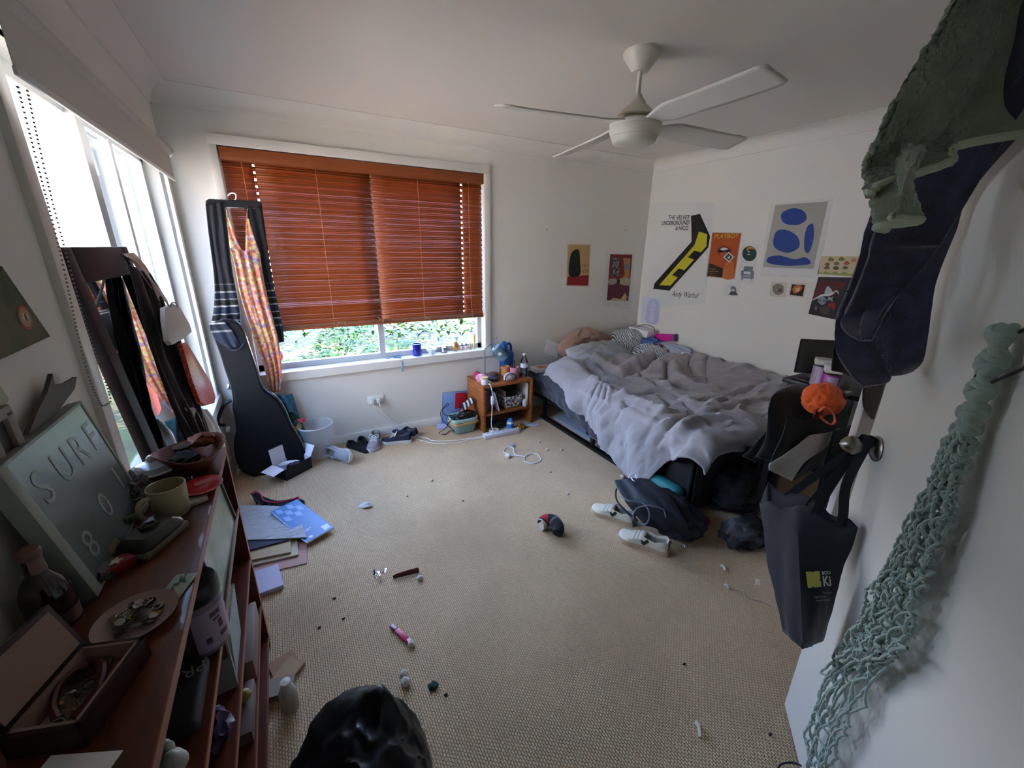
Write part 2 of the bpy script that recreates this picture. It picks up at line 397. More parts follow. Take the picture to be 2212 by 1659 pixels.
PL = [(.15, 1.2, .5, .85, 1, 300, .13, 1), (.75, 1.55, .5, .7, 3, 320, .13, 2), (1.2, 2.6, .55, .75, 0, 300, .12, 3), (.2, 2.1, .6, .55, 0, 320, .12, 31), (.9, 2.05, .5, .5, 1, 320, .12, 32), (-.5, 3.2, .8, .9, 3, 320, .14, 33), (-.6, 1.8, .6, 1.2, 2, 260, .12, 4), (2.9, 3.7, .9, 1.0, 3, 380, .15, 8), (1.9, 4.0, .8, .95, 1, 360, .15, 9), (.6, 4.2, .8, .9, 2, 320, .15, 10), (4.6, 2.6, 1.0, 1.3, 2, 320, .15, 11), (-1.5, -1.2, .4, .7, 1, 300, .12, 21)]
HOLES = [(1.6, 1.75, .62), (2.55, 1.35, .62), (3.45, 2.3, .62)]
b = MB()
for a_ in PL: shrub(*a_, b)
tag(b.build('garden_foliage', gm), 'mass of bright green leaves filling the garden outside the windows', 'foliage', kind='stuff')
fern(1.6, 1.75, .55, .8, 'large fern whose fronds arch up beside the window mullion', 1, 16, 5)
fern(2.55, 1.35, .55, .85, 'fern outside behind the white bowl and figurine on the sill', 3, 16, 6)
fern(3.45, 2.3, .55, .85, 'fern growing furthest along the garden bed', 0, 14, 7)
# neighbour's house across the side path
nb = thing('neighbour_house', 'white weatherboard house across the side path', 'house', (-4.2, -1, -.36))
b = MB()
for i in range(19): b.add([(-4.15, -8, -.36+.2*i), (-4.15, 5, -.36+.2*i), (-4.19, 5, -.16+.2*i), (-4.19, -8, -.16+.2*i)], [(0, 1, 2, 3)]); b.add([(-4.15, -8, -.36+.2*i), (-4.15, 5, -.36+.2*i), (-4.19, 5, -.36+.2*i), (-4.19, -8, -.36+.2*i)], [(3, 2, 1, 0)])
b.box((-7, -8, -.36), (-4.19, 5, 3.4)); b.build('wall', mat('white weatherboard', '#e6dccb', .6), nb)
b = MB(); b.box((-7.3, -8.4, 3.4), (-3.75, 5.4, 3.5)); b.tube([(-3.72, -8.4, 3.45), (-3.72, 5.4, 3.45)], .07, 8); b.build('roof_gutter', mat('white gutter', '#dfe0e0', .4), nb)
b = MB(); b.box((-4.22, -.6, .9), (-4.12, .5, 2.2)); b.build('window', mat('dark window pane', '#5a6670', .15), nb)
b = MB()
for yy in (-2.6, -1.5, -.1): b.box((-2.55, yy-.05, -.36), (-2.45, yy+.05, 1.3))
b.box((-2.56, -5, 1.22), (-2.44, 3, 1.32)); b.box((-2.53, -5, .2), (-2.47, 3, .28))
tag(b.build('deck_railing', mat('pale blue railing', '#c4d3df', .5)), 'pale blue timber railing outside the side window', 'railing')
vp = on(222, 400, 0, -1.25)
tag(MB().box((-1.32, vp.y-.11, -.36), (-1.2, vp.y+.10, 3.0), 0, .004).build('verandah_post', mat('charcoal post paint', '#23282c', .6)), 'square grey verandah post outside the side window', 'post')
gs = on(305, 440, 0, -1.7)
tag(MB().box((-1.75, gs.y-.14, -.36), (-1.70, gs.y+.05, 3.0), 0, .004).build('garden_screen', mat('slate screen paint', '#2b333b', .6)), 'grey upright screen board outside the side window', 'screen')

# ---------------------------------------------------------------- timber venetian blind
m_slat = mat('red cedar slat', '#94481c', .4, var=.02, vscale=2, stretch=(1, 6, 6), transl=.10)
m_rail = mat('red cedar rail', '#8e4a22', .45, var=.1, vscale=5, stretch=(1, 30, 30), kind='wood')
m_cord = mat('blind cord', '#c58a5c', .8)
bl = thing('venetian_blind', 'wide red-brown timber venetian blind lowered over most of the window', 'blind', (1.17, .03, .955))
b = MB(); b.box((.283, -.012, 2.045), (2.072, .062, 2.118), 0, .004); b.build('valance', m_rail, bl)
holes = [on(545, 347, 1, .03).x, on(798, 372, 1, .03).x, on(995, 389, 1, .03).x, 2.062]
lads = [on(520, 344, 1, .0).x, on(680, 360, 1, .0).x, on(901, 381, 1, .0).x, holes[1], holes[2]]
N = 26; z0, z1 = 1.018, 2.03
b = MB()
for i in range(N):
    z = z0+(z1-z0)*i/(N-1); tl = radians(64+2*sin(i*1.7)); 
    if i == 3: tl = radians(50)
    if i == 2: tl = radians(70)
    cuts = sorted([.287, 2.069] + [h+s_*.0055 for h in holes[:3] for s_ in (-1, 1)])
    rows = [-.025, -.008, .008, .025]
    def P(x, r, tw=0):
        yy = .032+r*cos(tl); zz = z+r*sin(tl)+.0012*sin(x*3+i)+(0.004*(x-1.1) if i == 3 else 0)
        cv = .0025*(1-(r/.025)**2); return (x, yy-cv*sin(tl), zz+cv*cos(tl))
    for k in range(len(cuts)-1):
        hole = any(abs((cuts[k]+cuts[k+1])/2-h) < .003 for h in holes[:3])
        for r in range(3):
            if hole and r == 1: continue
            m_ = 1 if hole else 6
            b.grid(m_, 1, lambda u, v: P(lerp(cuts[k], cuts[k+1], u), lerp(rows[r], rows[r+1], v)))
b.build('slats', m_slat, bl, solid=.0022, off=0)
b = MB(); b.box((.287, .005, .958), (2.069, .058, .974), 0, .004); b.build('bottom_rail', m_rail, bl)
b = MB()
for k in range(4): b.box((.287, .006+.001*k, .977+.0055*k), (2.069, .056, .9805+.0055*k))
b.build('stacked_slats', m_rail, bl)
for xx in lads:
    MB().tube([(xx, -.003, 2.045), (xx, .002, 1.5), (xx, -.001, .985)], .0016, 5).build('ladder_cord', m_cord, bl)
xr = on(1012, 391, 1, -.02).x
MB().tube(spline([(xr, -.016, 2.05), (xr-.002, -.02, 1.6), (xr+.004, -.02, 1.15), (xr+.012, -.024, 1.0), (xr+.02, -.026, .9), (xr+.008, -.027, .8), (xr+.018, -.027, .76)], 6), .0016, 5).build('lift_cord', m_cord, bl)
for (u, v, q) in ((735, 697, 1), (822, 690, .5), (922, 687, .7), (1003, 679, .7)):
    c0 = on(u, v, 1, -.008)
    MB().tube(spline([c0+V((-.03*q, .012, .02)), c0+V((0, -.004, 0)), c0+V((.035*q, -.006, -.01)), c0+V((.02*q, -.006, -.03)), c0+V((-.03*q, -.006, -.022)), c0+V((.0, -.008, .006)), c0+V((.04*q, .0, .002))], 6), .0014, 4).build('knotted_cord_end', mat('pale cord', '#b79878', .8), bl)

# ---------------------------------------------------------------- roller blind on the side window
rb = thing('roller_blind', 'rolled-up white roller blind above the side window', 'blind', (.05, -1.0, 1.88))
m_rb = mat('roller fabric', '#cfccc4', .75, bump=.05, bscale=200); m_pl = mat('white plastic', '#e4e2dc', .35)
b = MB(); my = TR((.05, 0, 2.035), rx=0) @ Matrix.Rotation(pi/2, 4, 'X')
b.lathe([(0, .20), (.028, .20), (.028, 1.95), (0, 1.95)], (0, 0, 0), 20, 0, my); b.build('roller', m_rb, rb)
b = MB(); b.box((.064, -1.93, 1.893), (.066, -.22, 2.045)); b.build('fabric', m_rb, rb)
b = MB(); b.box((.061, -1.93, 1.879), (.069, -.22, 1.896), 0, .002); b.build('bottom_bar', m_pl, rb)
for yy in (-.19, -1.965): MB().lathe([(0, 0), (.034, 0), (.036, .004), (.036, .012), (0, .014)], (0, 0, 0), 20, 0, TR((.05, yy+.008, 2.035)) @ Matrix.Rotation(pi/2, 4, 'X')).build('bracket', m_pl, rb)
chain = MB(); pts = []
c1 = [on(36, 178, 0, .075), on(85, 370, 0, .07), on(130, 545, 0, .06), on(182, 780, 0, .05), on(215, 868, 0, .045)]
c2 = [on(232, 872, 0, .045), on(236, 850, 0, .05), on(185, 700, 0, .055), on(130, 500, 0, .07), on(88, 330, 0, .075), on(58, 190, 0, .075)]
L_ = spline(c1+c2, 90)
acc = 0; last = L_[0]; 
for q in L_:
    if (q-last).length > .0085:
        last = q; chain.blob(q, .0026, 1)
chain.build('bead_chain', mat('grey chain beads', '#8f8d86', .4), rb)

# ---------------------------------------------------------------- ceiling fan
m_fan = mat('fan white enamel', '#dcd8ce', .35); m_fand = mat('fan body cream', '#d3cfbf', .4)
FX, FY = 2.075, -1.68
fan = thing('ceiling_fan', 'white four-bladed ceiling fan hanging from a short rod', 'fan', (FX, FY, 2.4))
MB().lathe([(0, 2.4), (.080, 2.4), (.083, 2.392), (.080, 2.380), (.042, 2.330), (.036, 2.322), (.024, 2.322), (0, 2.324)], (FX, FY, 0), 32).build('canopy', m_fan, fan)
MB().lathe([(0, 2.33), (.0105, 2.33), (.0105, 2.225), (0, 2.225)], (FX, FY, 0), 16).build('rod', m_fan, fan)
MB().lathe([(0, 2.238), (.016, 2.236), (.022, 2.224), (.044, 2.190), (.078, 2.162), (.090, 2.148), (.088, 2.143), (0, 2.143)], (FX, FY, 0), 32).build('motor_cover', m_fand, fan)
MB().lathe([(0, 2.143), (.062, 2.143), (.072, 2.125), (.116, 2.119), (.121, 2.112), (.121, 2.104), (.117, 2.100), (0, 2.100)], (FX, FY, 0), 36).build('hub', m_fan, fan)
MB().lathe([(0, 2.100), (.118, 2.0985), (.120, 2.083), (.112, 2.060), (.108, 2.058), (.100, 2.037), (.092, 2.031), (.06, 2.026), (0, 2.024)], (FX, FY, 0), 36).build('light_cover', m_fand, fan)
for k in range(4):
    a = radians(174.7-90*k)
    def bl_(u, v):
        r = .085+u*(.70-.085); wd = .045+.025*ss(.0, .28, u)
        if u > .93: wd *= sqrt(max(.0, 1-((u-.93)/.07)**2*.35))
        yy = (v-.5)*2*wd+.012*(1-ss(0, .3, u))
        tl = radians(12)*ss(0, .22, u)+.02
        zz = 2.112-yy*sin(tl)-.010*ss(.1, .9, u)-.12*(yy*yy)
        return (FX+r*cos(a)-yy*cos(tl)*sin(a), FY+r*sin(a)+yy*cos(tl)*cos(a), zz)
    MB().grid(22, 8, bl_).build('blade', m_fan, fan, solid=.006, off=0)
# ---------------------------------------------------------------- bed
m_navy = mat('navy mattress cover', '#3a3c49', .85, sheen=.3, bump=.15, bscale=30, var=.12, vscale=6)
m_blackf = mat('black fabric', '#0d0c0f', .9, sheen=.1, bump=.1, bscale=80)
m_bmetal = mat('black metal', '#141417', .35, metal=.2)
BX0, BX1, BY0, BY1, BZ = 2.53, 3.965, -2.0, -.04, .415
bed = thing('bed', 'unmade double bed with navy mattress cover pushed into the room corner', 'bed', (3.2, -1, 0))
b = MB(); b.box((BX0+.02, BY0, .19), (BX1, BY1, BZ), 0, .05, seg=4); b.build('mattress', m_navy, bed)
def drape(u, v):                        # mattress cover hanging loosely down the open long side
    y = lerp(-.06, -1.68, u); dep = interp([(0, .14), (.2, .155), (.445, .225), (.67, .31), (1, .33)], u)
    if v < .25:
        a = v/.25; x = lerp(BX0+.22, BX0-.005, ss(0, 1, a)); z = BZ+.006-.03*max(0, a-.6)**2/.16
    else:
        a = (v-.25)/.75; x = BX0-.012+.03*a; z = BZ-.024-dep*a
    f = .018*sin(y*21+3*sin(y*5)+v*2.2)+.014*fbm(y*7, v*2.2, 1)+.01*fbm(y*18, v*5, 4)
    return (x-abs(f)*ss(.2, .6, v), y, z+.012*fbm(y*6, 3)*v)
MB().grid(150, 30, drape).build('mattress_cover', m_navy, bed, solid=.004)
b = MB(); b.box((2.515, -1.76, 0), (2.548, -.30, .028), 0, .003); b.box((2.556, -1.76, 0), (2.572, -.30, .02), 0, .003); b.build('floor_rail', m_bmetal, bed)
for yy in (-1.04, -.34): MB().box((2.535, yy-.017, .02), (2.562, yy+.017, .22), 0, .003).build('leg', m_bmetal, bed)
for xx, yy in ((3.9, -.1), (3.9, -1.9)): MB().box((xx-.02, yy-.02, 0), (xx+.02, yy+.02, .2)).build('leg', m_bmetal, bed)
b = MB(); b.box((2.56, -1.9, .165), (3.95, -.1, .195)); b.build('slat_base', m_bmetal, bed)
def val(u, v):
    x = lerp(2.49, 3.96, u); return (x, -2.008-.012*abs(sin(x*17))-.01*v, lerp(.44, .02, v))
MB().grid(70, 8, val).build('valance', m_blackf, bed, solid=.004)

def val2(u, v):
    y = lerp(-1.60, -2.008, u); return (2.492-.010*abs(sin(y*19))-.012*v, y, lerp(.425, .02, v))
MB().grid(26, 8, val2).build('valance', m_blackf, bed, solid=.004)
# duvet
m_duv = mat('grey duvet cover', '#989599', .85, sheen=.25, bump=.12, bscale=260, bdist=.001)
def LN(y): return interp([(-2.1, .05), (-2.0, .075), (-1.92, .11), (-1.84, .20), (-1.76, .33), (-1.69, .40), (-1.62, .405), (-1.50, .375), (-1.36, .315), (-1.15, .235), (-.93, .145), (-.75, .065), (-.60, .035), (-.5, .04), (-.3, .03)], y)
ridges = []   # (list of xy, amplitude, half width)
def rd(px, amp, wd, z=.5): ridges.append(([V((q.x, q.y)) for q in (on(u, v, 2, z) for u, v in px)], amp, wd))
rd([(1245, 790), (1287, 808), (1312, 836), (1341, 849)], -.045, .030)
rd([(1225, 800), (1270, 818), (1300, 845), (1340, 858)], .035, .05)
rd([(1287, 790), (1337, 803), (1380, 790), (1422, 770)], .05, .045)
rd([(1300, 800), (1345, 812), (1392, 800), (1432, 780)], -.05, .03)
rd([(1383, 804), (1396, 820), (1420, 832)], -.035, .022)
rd([(1440, 795), (1440, 824), (1493, 843), (1527, 849)], -.05, .028)
rd([(1455, 800), (1462, 822), (1505, 836), (1545, 842)], .04, .035)
rd([(1490, 776), (1486, 801), (1500, 815)], -.035, .022)
rd([(1530, 776), (1522, 806), (1530, 830)], -.03, .025)
rd([(1320, 825), (1360, 822), (1400, 825), (1440, 835)], .03, .035)
rd([(1341, 849), (1380, 850), (1415, 842), (1450, 846), (1480, 860)], -.045, .025)
rd([(1346, 861), (1390, 878), (1433, 895)], .035, .022)
rd([(1350, 870), (1388, 888), (1428, 905)], -.02, .02)
rd([(1310, 893), (1346, 875), (1362, 875)], -.03, .02)
rd([(1428, 927), (1460, 911), (1497, 891), (1543, 900)], -.035, .022)
rd([(1445, 945), (1472, 924), (1512, 905), (1552, 902)], .045, .035)
rd([(1472, 856), (1490, 872), (1525, 880), (1560, 868)], .035, .025)
rd([(1480, 868), (1500, 888), (1490, 900)], -.04, .018)
rd([(1500, 866), (1540, 860), (1580, 855), (1620, 846), (1660, 840)], -.035, .024)
rd([(1520, 892), (1550, 880), (1600, 872), (1650, 866)], .03, .03)
rd([(1425, 850), (1450, 866), (1440, 880)], -.03, .02)
rd([(1640, 800), (1600, 815), (1560, 836)], .02, .05)
for px_ in ([(1300, 838), (1262, 846), (1240, 838)], [(1300, 842), (1268, 862)], [(1306, 846), (1282, 880)], [(1316, 850), (1300, 895)], [(1290, 833), (1250, 826)]): rd(px_, .03, .018)
for px_ in ([(1295, 840), (1258, 856)], [(1303, 848), (1275, 872)], [(1312, 852), (1292, 888)]): rd(px_, -.028, .013)
def fold(x, y):
    p = V((x, y)); h = 0
    for pl, amp, wd in ridges:
        best = 9
        for a, c_ in zip(pl, pl[1:]):
            d = c_-a; t_ = max(0, min(1, (p-a).dot(d)/max(1e-9, d.dot(d)))); q = (p-a-d*t_).length
            if q < best: best = q
        if best < 3*wd: h += amp*exp(-(best/wd)**2)
    return h
def duvet(u, v):
    y = lerp(-.40, -2.075, v); L_ = LN(y); tot = L_+1.43
    n1 = fbm(u*2.2, v*3.0, .5)
    y0 = y
    a = -L_+tot*u if True else 0
    # more samples on the hanging part
    hang = max(0, -a)
    x = 2.505+max(0, a)
    wx = x+.05*fbm(x*3, y*3, 7); wy = y+.05*fbm(x*3, y*3, 11)
    h = .062+fold(x, y)
    h += .105*exp(-((x-3.92)/.33)**2)*ss(-.3, -.75, y)*(1-.8*ss(-1.75, -2.05, y))
    h += .075*exp(-((y+.47)/.13)**2)*ss(3.9, 3.2, x)
    h += .06*exp(-((x-3.45)/.25)**2-((y+.78)/.25)**2)
    h += .05*exp(-((x-2.62)/.09)**2)*ss(-.3, -.5, y)*(1-.6*ss(-.6, -1.0, y))
    r1 = 1-abs(noise.noise(V((wx*5.0+wy*2.5, wy*5.5-wx*2, 2.2))))*2.2; r2 = 1-abs(noise.noise(V((wx*9+wy*6, wy*9, 5.5))))*2.2
    h += .020*max(0, r1)**2+.010*max(0, r2)**2+.02*noise.noise(V((x*3, y*3, 9)))
    # puffed roll at the foot
    fy = ss(-1.92, -2.0, y); roll_ = ss(-1.985, -2.075, y)
    z = BZ+h
    yy = y
    if y < -1.95:
        q = (-1.95-y)/.125; h2 = h*sqrt(max(0, 1-q*q*.9))-.035*q*q+.012*sin(x*11+2*sin(x*4)); z = BZ+h2; yy = -1.95-.125*sin(q*1.25)-.03*q*(1+.5*sin(x*9))
    if a < .07:
        k = 1-ss(-.02, .07, a); z -= .05*k*k*(h/.06)*.5
    if a > 0 and y > -1.95: z = max(z, BZ+.030)
    if hang > 0:
        k = hang/max(L_, .03); ed = ss(0, .10, hang)
        z = z-.0-hang*.97
        f = .030*sin(y*17+hang*7)+.02*fbm(y*6, hang*4, 2)+.010*sin(y*37+hang*9)
        x = 2.505-.062*ed-.02*k*ss(.1, .4, L_)+f*ed*.8-abs(.012*fbm(y*15, hang*8))
        x -= .05*ss(-1.2, -1.65, y)*k*ss(.15, .4, L_)
        yy -= .0
        z = max(z, .025)
    return (x, yy, z)
def warp(u): return u
b = MB(); b.grid(190, 190, duvet)
o = b.build('duvet', m_duv, None, solid=.012, off=-1)
tag(o, 'rumpled grey duvet spread over the bed with one corner trailing to the carpet', 'duvet')

# pillows and things at the head
def pillow(name, label, mt, c_, sz, rx, rz, seed, cat='pillow', ry=0, wr=.02, group=None, rnd_=.10):
    b = MB(); M_ = TR(c_, rz, rx, ry)
    def f(sg):
        def g(u, v):
            p, q = 2*u-1, 2*v-1
            t_ = max(0, (1-abs(p)**2.6)*(1-abs(q)**2.6))**.5
            k = 1-rnd_*abs(q)**2.2; k2 = 1-rnd_*1.4*abs(p)**2.2
            n_ = wr*t_*(fbm(p*2.2+seed, q*2.2, sg)+.8*max(0, 1-2.4*abs(noise.noise(V((p*2.5+q*1.5+seed, q*2.5, 2.+sg)))))**2)
            return (p*sz[0]/2*k, q*sz[1]/2*k2, sg*(t_*sz[2]/2+n_))
        return g
    b.grid(36, 28, f(1), 0, True, M=M_); n0 = len(b.v)
    b.grid(36, 28, f(-1), 0, True, M=M_); b.f[-36*28:] = [q[::-1] for q in b.f[-36*28:]]
    return tag(b.build(name, mt), label, cat, group)
m_tan = mat('tan cotton', '#a6867a', .9, sheen=.2, bump=.2, bscale=25, stretch=(6, 1, 1), bdist=.006)
m_gry = mat('grey pillowcase', '#a3abb5', .85, sheen=.2)
m_str = mat('ticking stripe', '#e4e6ea', .9, kind='wave', vscale=22, col2='#4a5669')
pillow('pillow', 'tan creased pillow propped upright against the back wall', m_tan, (3.17, -.125, .605), (.70, .38, .15), radians(80), 0, 1, wr=.035, rnd_=.34)
pillow('pillow', 'smooth grey pillow lying in front of the tan one', m_gry, (3.19, -.33, .555), (.76, .34, .15), radians(26), radians(3), 2)
pillow('pillow', 'blue and white striped pillow standing in the bed corner', m_str, (3.67, -.22, .60), (.36, .34, .15), radians(55), radians(-22), 3)
pillow('pillow', 'blue and white striped pillow half under the duvet beside the red soft toy', m_str, (3.70, -.50, .565), (.34, .26, .10), radians(14), radians(-70), 4)
# white envelope propped next to the tan pillow
m_paper = mat('white paper', '#e6e8ee', .7)
tag(MB().box((-.085, -.002, -.07), (.085, .002, .07), 0, M=TR((2.80, -.055, .60), 0, radians(-14), radians(24))).build('envelope', m_paper), 'white sheet of paper propped between the tan pillow and the wall', 'paper')
# stack in the far corner: denim, box, pink box
m_jean = mat('blue denim', '#4f6da6', .9, bump=.3, bscale=60, var=.25, vscale=12)
def lump(name, label, cat, mt, c_, r, amp=.25, fr=2.2, sub=4, seed=0., M=None, group=None, parent=None, flatten=True):
    b = MB(); zc = c_[2]
    b.blob(c_, r, sub, amp, fr, seed=seed, M=M)
    o = b.build(name, mt, parent)
    return tag(o, label, cat, group) if parent is None else o
lump('folded_jeans', 'bundled blue denim jeans on the bed against the wall', 'clothes', m_jean, (3.86, -.26, .60), (.12, .22, .07), .25, 2.5, seed=2)
lump('folded_sheet', 'pale grey folded sheet stuffed behind the red soft toy', 'clothes', mat('pale linen', '#a8b3c4', .9), (3.90, -.62, .575), (.085, .24, .075), .25, 2.5, seed=4)
b = MB(); b.box((-.085, -.13, 0), (.085, .13, .075), 0, .012, TR((3.885, -.20, .672), radians(6), radians(4)))
o = tag(b.build('sewing_box', m_paper), 'white boxy case on top of the blue denim in the corner', 'box')
o2 = MB().tube(spline([(3.84, -.14, .75), (3.86, -.20, .782), (3.89, -.27, .79), (3.91, -.335, .765), (3.90, -.35, .72)], 6), .004, 6).build('cord_handle', mat('dark grey cord', '#4c5361', .6), o)
m_pink = mat('magenta card', '#d6249f', .5)
b = MB(); b.box((-.018, -.13, 0), (.018, .13, .07), 0, .003, TR((3.955, -.47, .652), radians(-3), radians(-9))); b.box((-.0185, -.1305, -.001), (.0185, -.105, .071), 1, 0, TR((3.955, -.47, .652), radians(-3), radians(-9)))
tag(b.build('pink_box', [m_pink, mat('grey card end', '#6b6f86', .6)]), 'long magenta box lying against the posters wall', 'box')
m_dred = mat('dark red plush', '#5d0a14', .95, sheen=.5, bump=.4, bscale=120)
st = thing('soft_toy', 'dark red plush toy with white label and cream paws', 'toy', (3.80, -.56, .52))
b = MB(); b.blob((3.80, -.51, .575), (.075, .085, .07), 3, .1, 2); b.blob((3.83, -.61, .555), (.06, .065, .055), 3, .1, 2, seed=3); b.build('body', m_dred, st)
m_crm = mat('cream plush', '#ddd3bb', .95)
for q in ((3.765, -.635, .525), (3.80, -.672, .535)): MB().blob(q, (.022, .028, .018), 2).build('paw', m_crm, st)
q = on(1412, 752, 0, 3.745)
MB().box((-.001, -.024, -.016), (.001, .024, .016), 0, M=TR((3.735, -.475, .60), radians(10), radians(25))).build('sewn_label', m_paper, st)
lump('white_cloth', 'small white cloth lying at the bed edge beyond the red soft toy', 'cloth', mat('white cloth', '#d4dbe2', .9), (3.86, -.80, .585), (.05, .07, .03), .3, 3, 3, 5.)
# book and card on the mattress corner
bk = thing('paperback_book', 'small paperback with orange-brown cover on the mattress corner by the bottle', 'book', (2.60, -.17, BZ+.01), rz=radians(4))
def bookparts(root, c_, sz, rz, mc, mp, mart=None, rx=0, ry=0):
    M_ = TR(c_, rz, rx, ry); a, d, h = sz
    b = MB(); b.box((-a/2, -d/2, 0), (a/2, d/2, .0016), 0, M=M_); b.box((-a/2, -d/2, h-.0016), (a/2, d/2, h), 0, M=M_); b.box((-a/2, -d/2, 0), (-a/2+.002, d/2, h), 0, M=M_)
    if mart:
        b.poly([(-.25*a, -.2*d), (.1*a, -.28*d), (.3*a, 0), (.2*a, .3*d), (-.1*a, .2*d), (-.3*a, .25*d)], 1, M_, h+.0005)
    b.build('cover', [mc]+([mart] if mart else []), root)
    MB().box((-a/2+.003, -d/2+.003, .0018), (a/2-.003, d/2-.003, h-.0018), 0, M=M_).build('pages', mp, root)
m_page = mat('book pages', '#d9d3c2', .8)
bookparts(bk, (2.605, -.165, BZ+.012), (.13, .19, .034), radians(86), mat('white cover', '#cfcbc6', .5), m_page, mat('orange print', '#b3683a', .5))
bkc = MB().box((-.055, -.075, 0), (.055, .075, .002), 0, M=TR((2.735, -.22, BZ+.012), radians(30))).build('card', m_paper)
tag(bkc, 'blank white card lying on the mattress beside the paperback', 'card')
# stored under the bed
tag(MB().box((2.62, -.98, 0), (3.05, -.40, .022), 0, .004).build('storage_board', mat('blue grey board', '#7f8898', .6)), 'flat grey board on the carpet under the bed', 'board')
tag(MB().lathe([(0, 0), (.055, 0), (.062, .05), (.06, .062), (.05, .066), (0, .066)], (2.70, -.86, .0235), 16).build('round_tin', mat('black tin', '#101016', .4)), 'round black tin under the bed near the floor rail', 'tin')
tag(MB().box((2.74, -1.36, 0), (2.96, -1.16, .075), 0, .02, seg=3).build('pouch', mat('royal blue nylon', '#16375f', .5)), 'blue zipped pouch on the carpet under the trailing duvet', 'pouch')
tag(MB().tube([(2.585, -1.10, .012), (2.635, -1.52, .012)], .010, 8).build('white_rod', m_pl), 'thin white rod lying along the black bed rail', 'rod')
tag(MB().tube(spline([(2.63, -1.55, .01), (2.61, -1.60, .008), (2.63, -1.66, .012), (2.66, -1.72, .008), (2.70, -1.74, .01)], 5), .006, 6).build('orange_strap', mat('orange strap', '#c9762c', .7)), 'orange strap end on the floor by the bed rail', 'strap')

# ---------------------------------------------------------------- bedside shelf and what it holds
m_wood = mat('honey timber', '#a4622f', .45, kind='wood', vscale=4, col2='#7f4520', stretch=(1.5, 1.5, 14))
m_woodh = mat('honey timber flat', '#a4622f', .4, kind='wood', vscale=4, col2='#84491f', stretch=(14, 1.5, 1.5))
NX0, NX1, NY0, NY1, NZ = 1.882, 2.385, -.37, -.022, .432
ns = thing('bedside_shelf', 'small open timber bedside shelf between the window wall and the bed', 'shelf', ((NX0+NX1)/2, -.2, 0))
MB().box((NX0, NY0, 0), (NX0+.022, NY1, NZ), 0, .002).build('side_panel', m_wood, ns); MB().box((NX1-.022, NY0, 0), (NX1, NY1, NZ), 0, .002).build('side_panel', m_wood, ns)
MB().box((NX0+.022, NY0+.004, NZ-.024), (NX1-.022, NY1, NZ-.002), 0, .001).build('top', m_woodh, ns); MB().box((NX0+.022, NY0+.01, .146), (NX1-.022, NY1, .166), 0, .001).build('shelf', m_woodh, ns)
MB().box((NX0+.022, NY1-.008, .166), (NX1-.022, NY1, NZ-.02)).build('back_panel', mat('dark backing', '#4a2c1a', .7), ns)
ZT = NZ+.0005
# lamp
m_lamp = mat('blue-grey lamp enamel', '#5f7f8c', .35)
lx, ly = 1.995, -.17
lp = thing('desk_lamp', 'blue-grey desk lamp with tilted cylinder shade on the bedside shelf', 'lamp', (lx, ly, ZT))
MB().lathe([(0, 0), (.055, 0), (.057, .006), (.05, .014), (0, .016)], (lx, ly, ZT), 28).build('base', m_lamp, lp)
stem = spline([(lx, ly, ZT+.01), (lx, ly, .62), (lx, ly, .695), (lx+.012, ly, .712), (lx+.05, ly, .738), (lx+.075, ly, .738), (lx+.105, ly-.01, .705)], 7)
MB().tube(stem, .0048, 8).build('stem', m_lamp, lp)
ax = V((.60, -.12, -.79)).normalized(); hd = V((lx+.10, ly-.01, .715))
M_ = hd.to_track_quat('Z', 'Y').to_matrix().to_4x4(); M_ = ax.to_track_quat('Z', 'Y').to_matrix().to_4x4(); M_.translation = hd
sh = MB().lathe([(0, 0), (.036, .0), (.042, .006), (.046, .135), (.044, .135), (.040, .008), (0, .004)], (0, 0, 0), 28, 0, M_).build('shade', m_lamp, lp)
MB().tube([M_ @ V((.012, .012, -.002)), M_ @ V((.016, .016, -.03)), M_ @ V((-.016, -.016, -.03)), M_ @ V((-.012, -.012, -.002))], .003, 6).build('wire_loop', m_lamp, lp)
MB().lathe([(0, .0), (.012, .0), (.024, .04), (.018, .06), (0, .068)], (0, 0, .045), 14, 0, M_).build('bulb', mat('frosted bulb', '#e9e6dc', .3), lp)
st_ = M_ @ V((0, 0, .055)); 
b = MB(); cl = [(.016*cos(a)*(1+.12*cos(5*a)), .016*sin(a)*(1+.12*cos(5*a))) for a in [i*2*pi/20 for i in range(20)]]
sd = (V((-.55, -.83, .1))-ax*V((-.55, -.83, .1)).dot(ax)).normalized()
b.poly(cl, 0, frame(M_ @ V((0, 0, .06))+sd*.0465, ax, sd.cross(ax)), 0); b.build('sticker', m_paper, sh)
cp = spline([(lx-.02, ly-.04, ZT+.006), (lx-.01, ly-.13, ZT+.006), (lx-.05, NY0+.02, ZT+.008), (lx-.048, NY0-.010, ZT+.007), (lx-.045, NY0-.018, ZT-.02), (lx-.035, NY0-.022, .36), (lx-.035, NY0-.02, .31), (lx-.045, NY0-.03, .2), (lx-.052, NY0-.03, .08), (lx-.04, NY0-.04, .02), (lx-.06, NY0-.07, .006), (lx-.11, NY0-.10, .012)], 7)
m_wc = mat('white cable', '#dfe1e4', .5)
pc = MB().tube(cp, .0042, 7).build('power_cord', m_wc, lp)
MB().box((lx-.049, NY0-.034, .262), (lx-.021, NY0-.008, .34), 0, .006).build('inline_switch', m_pl, pc)
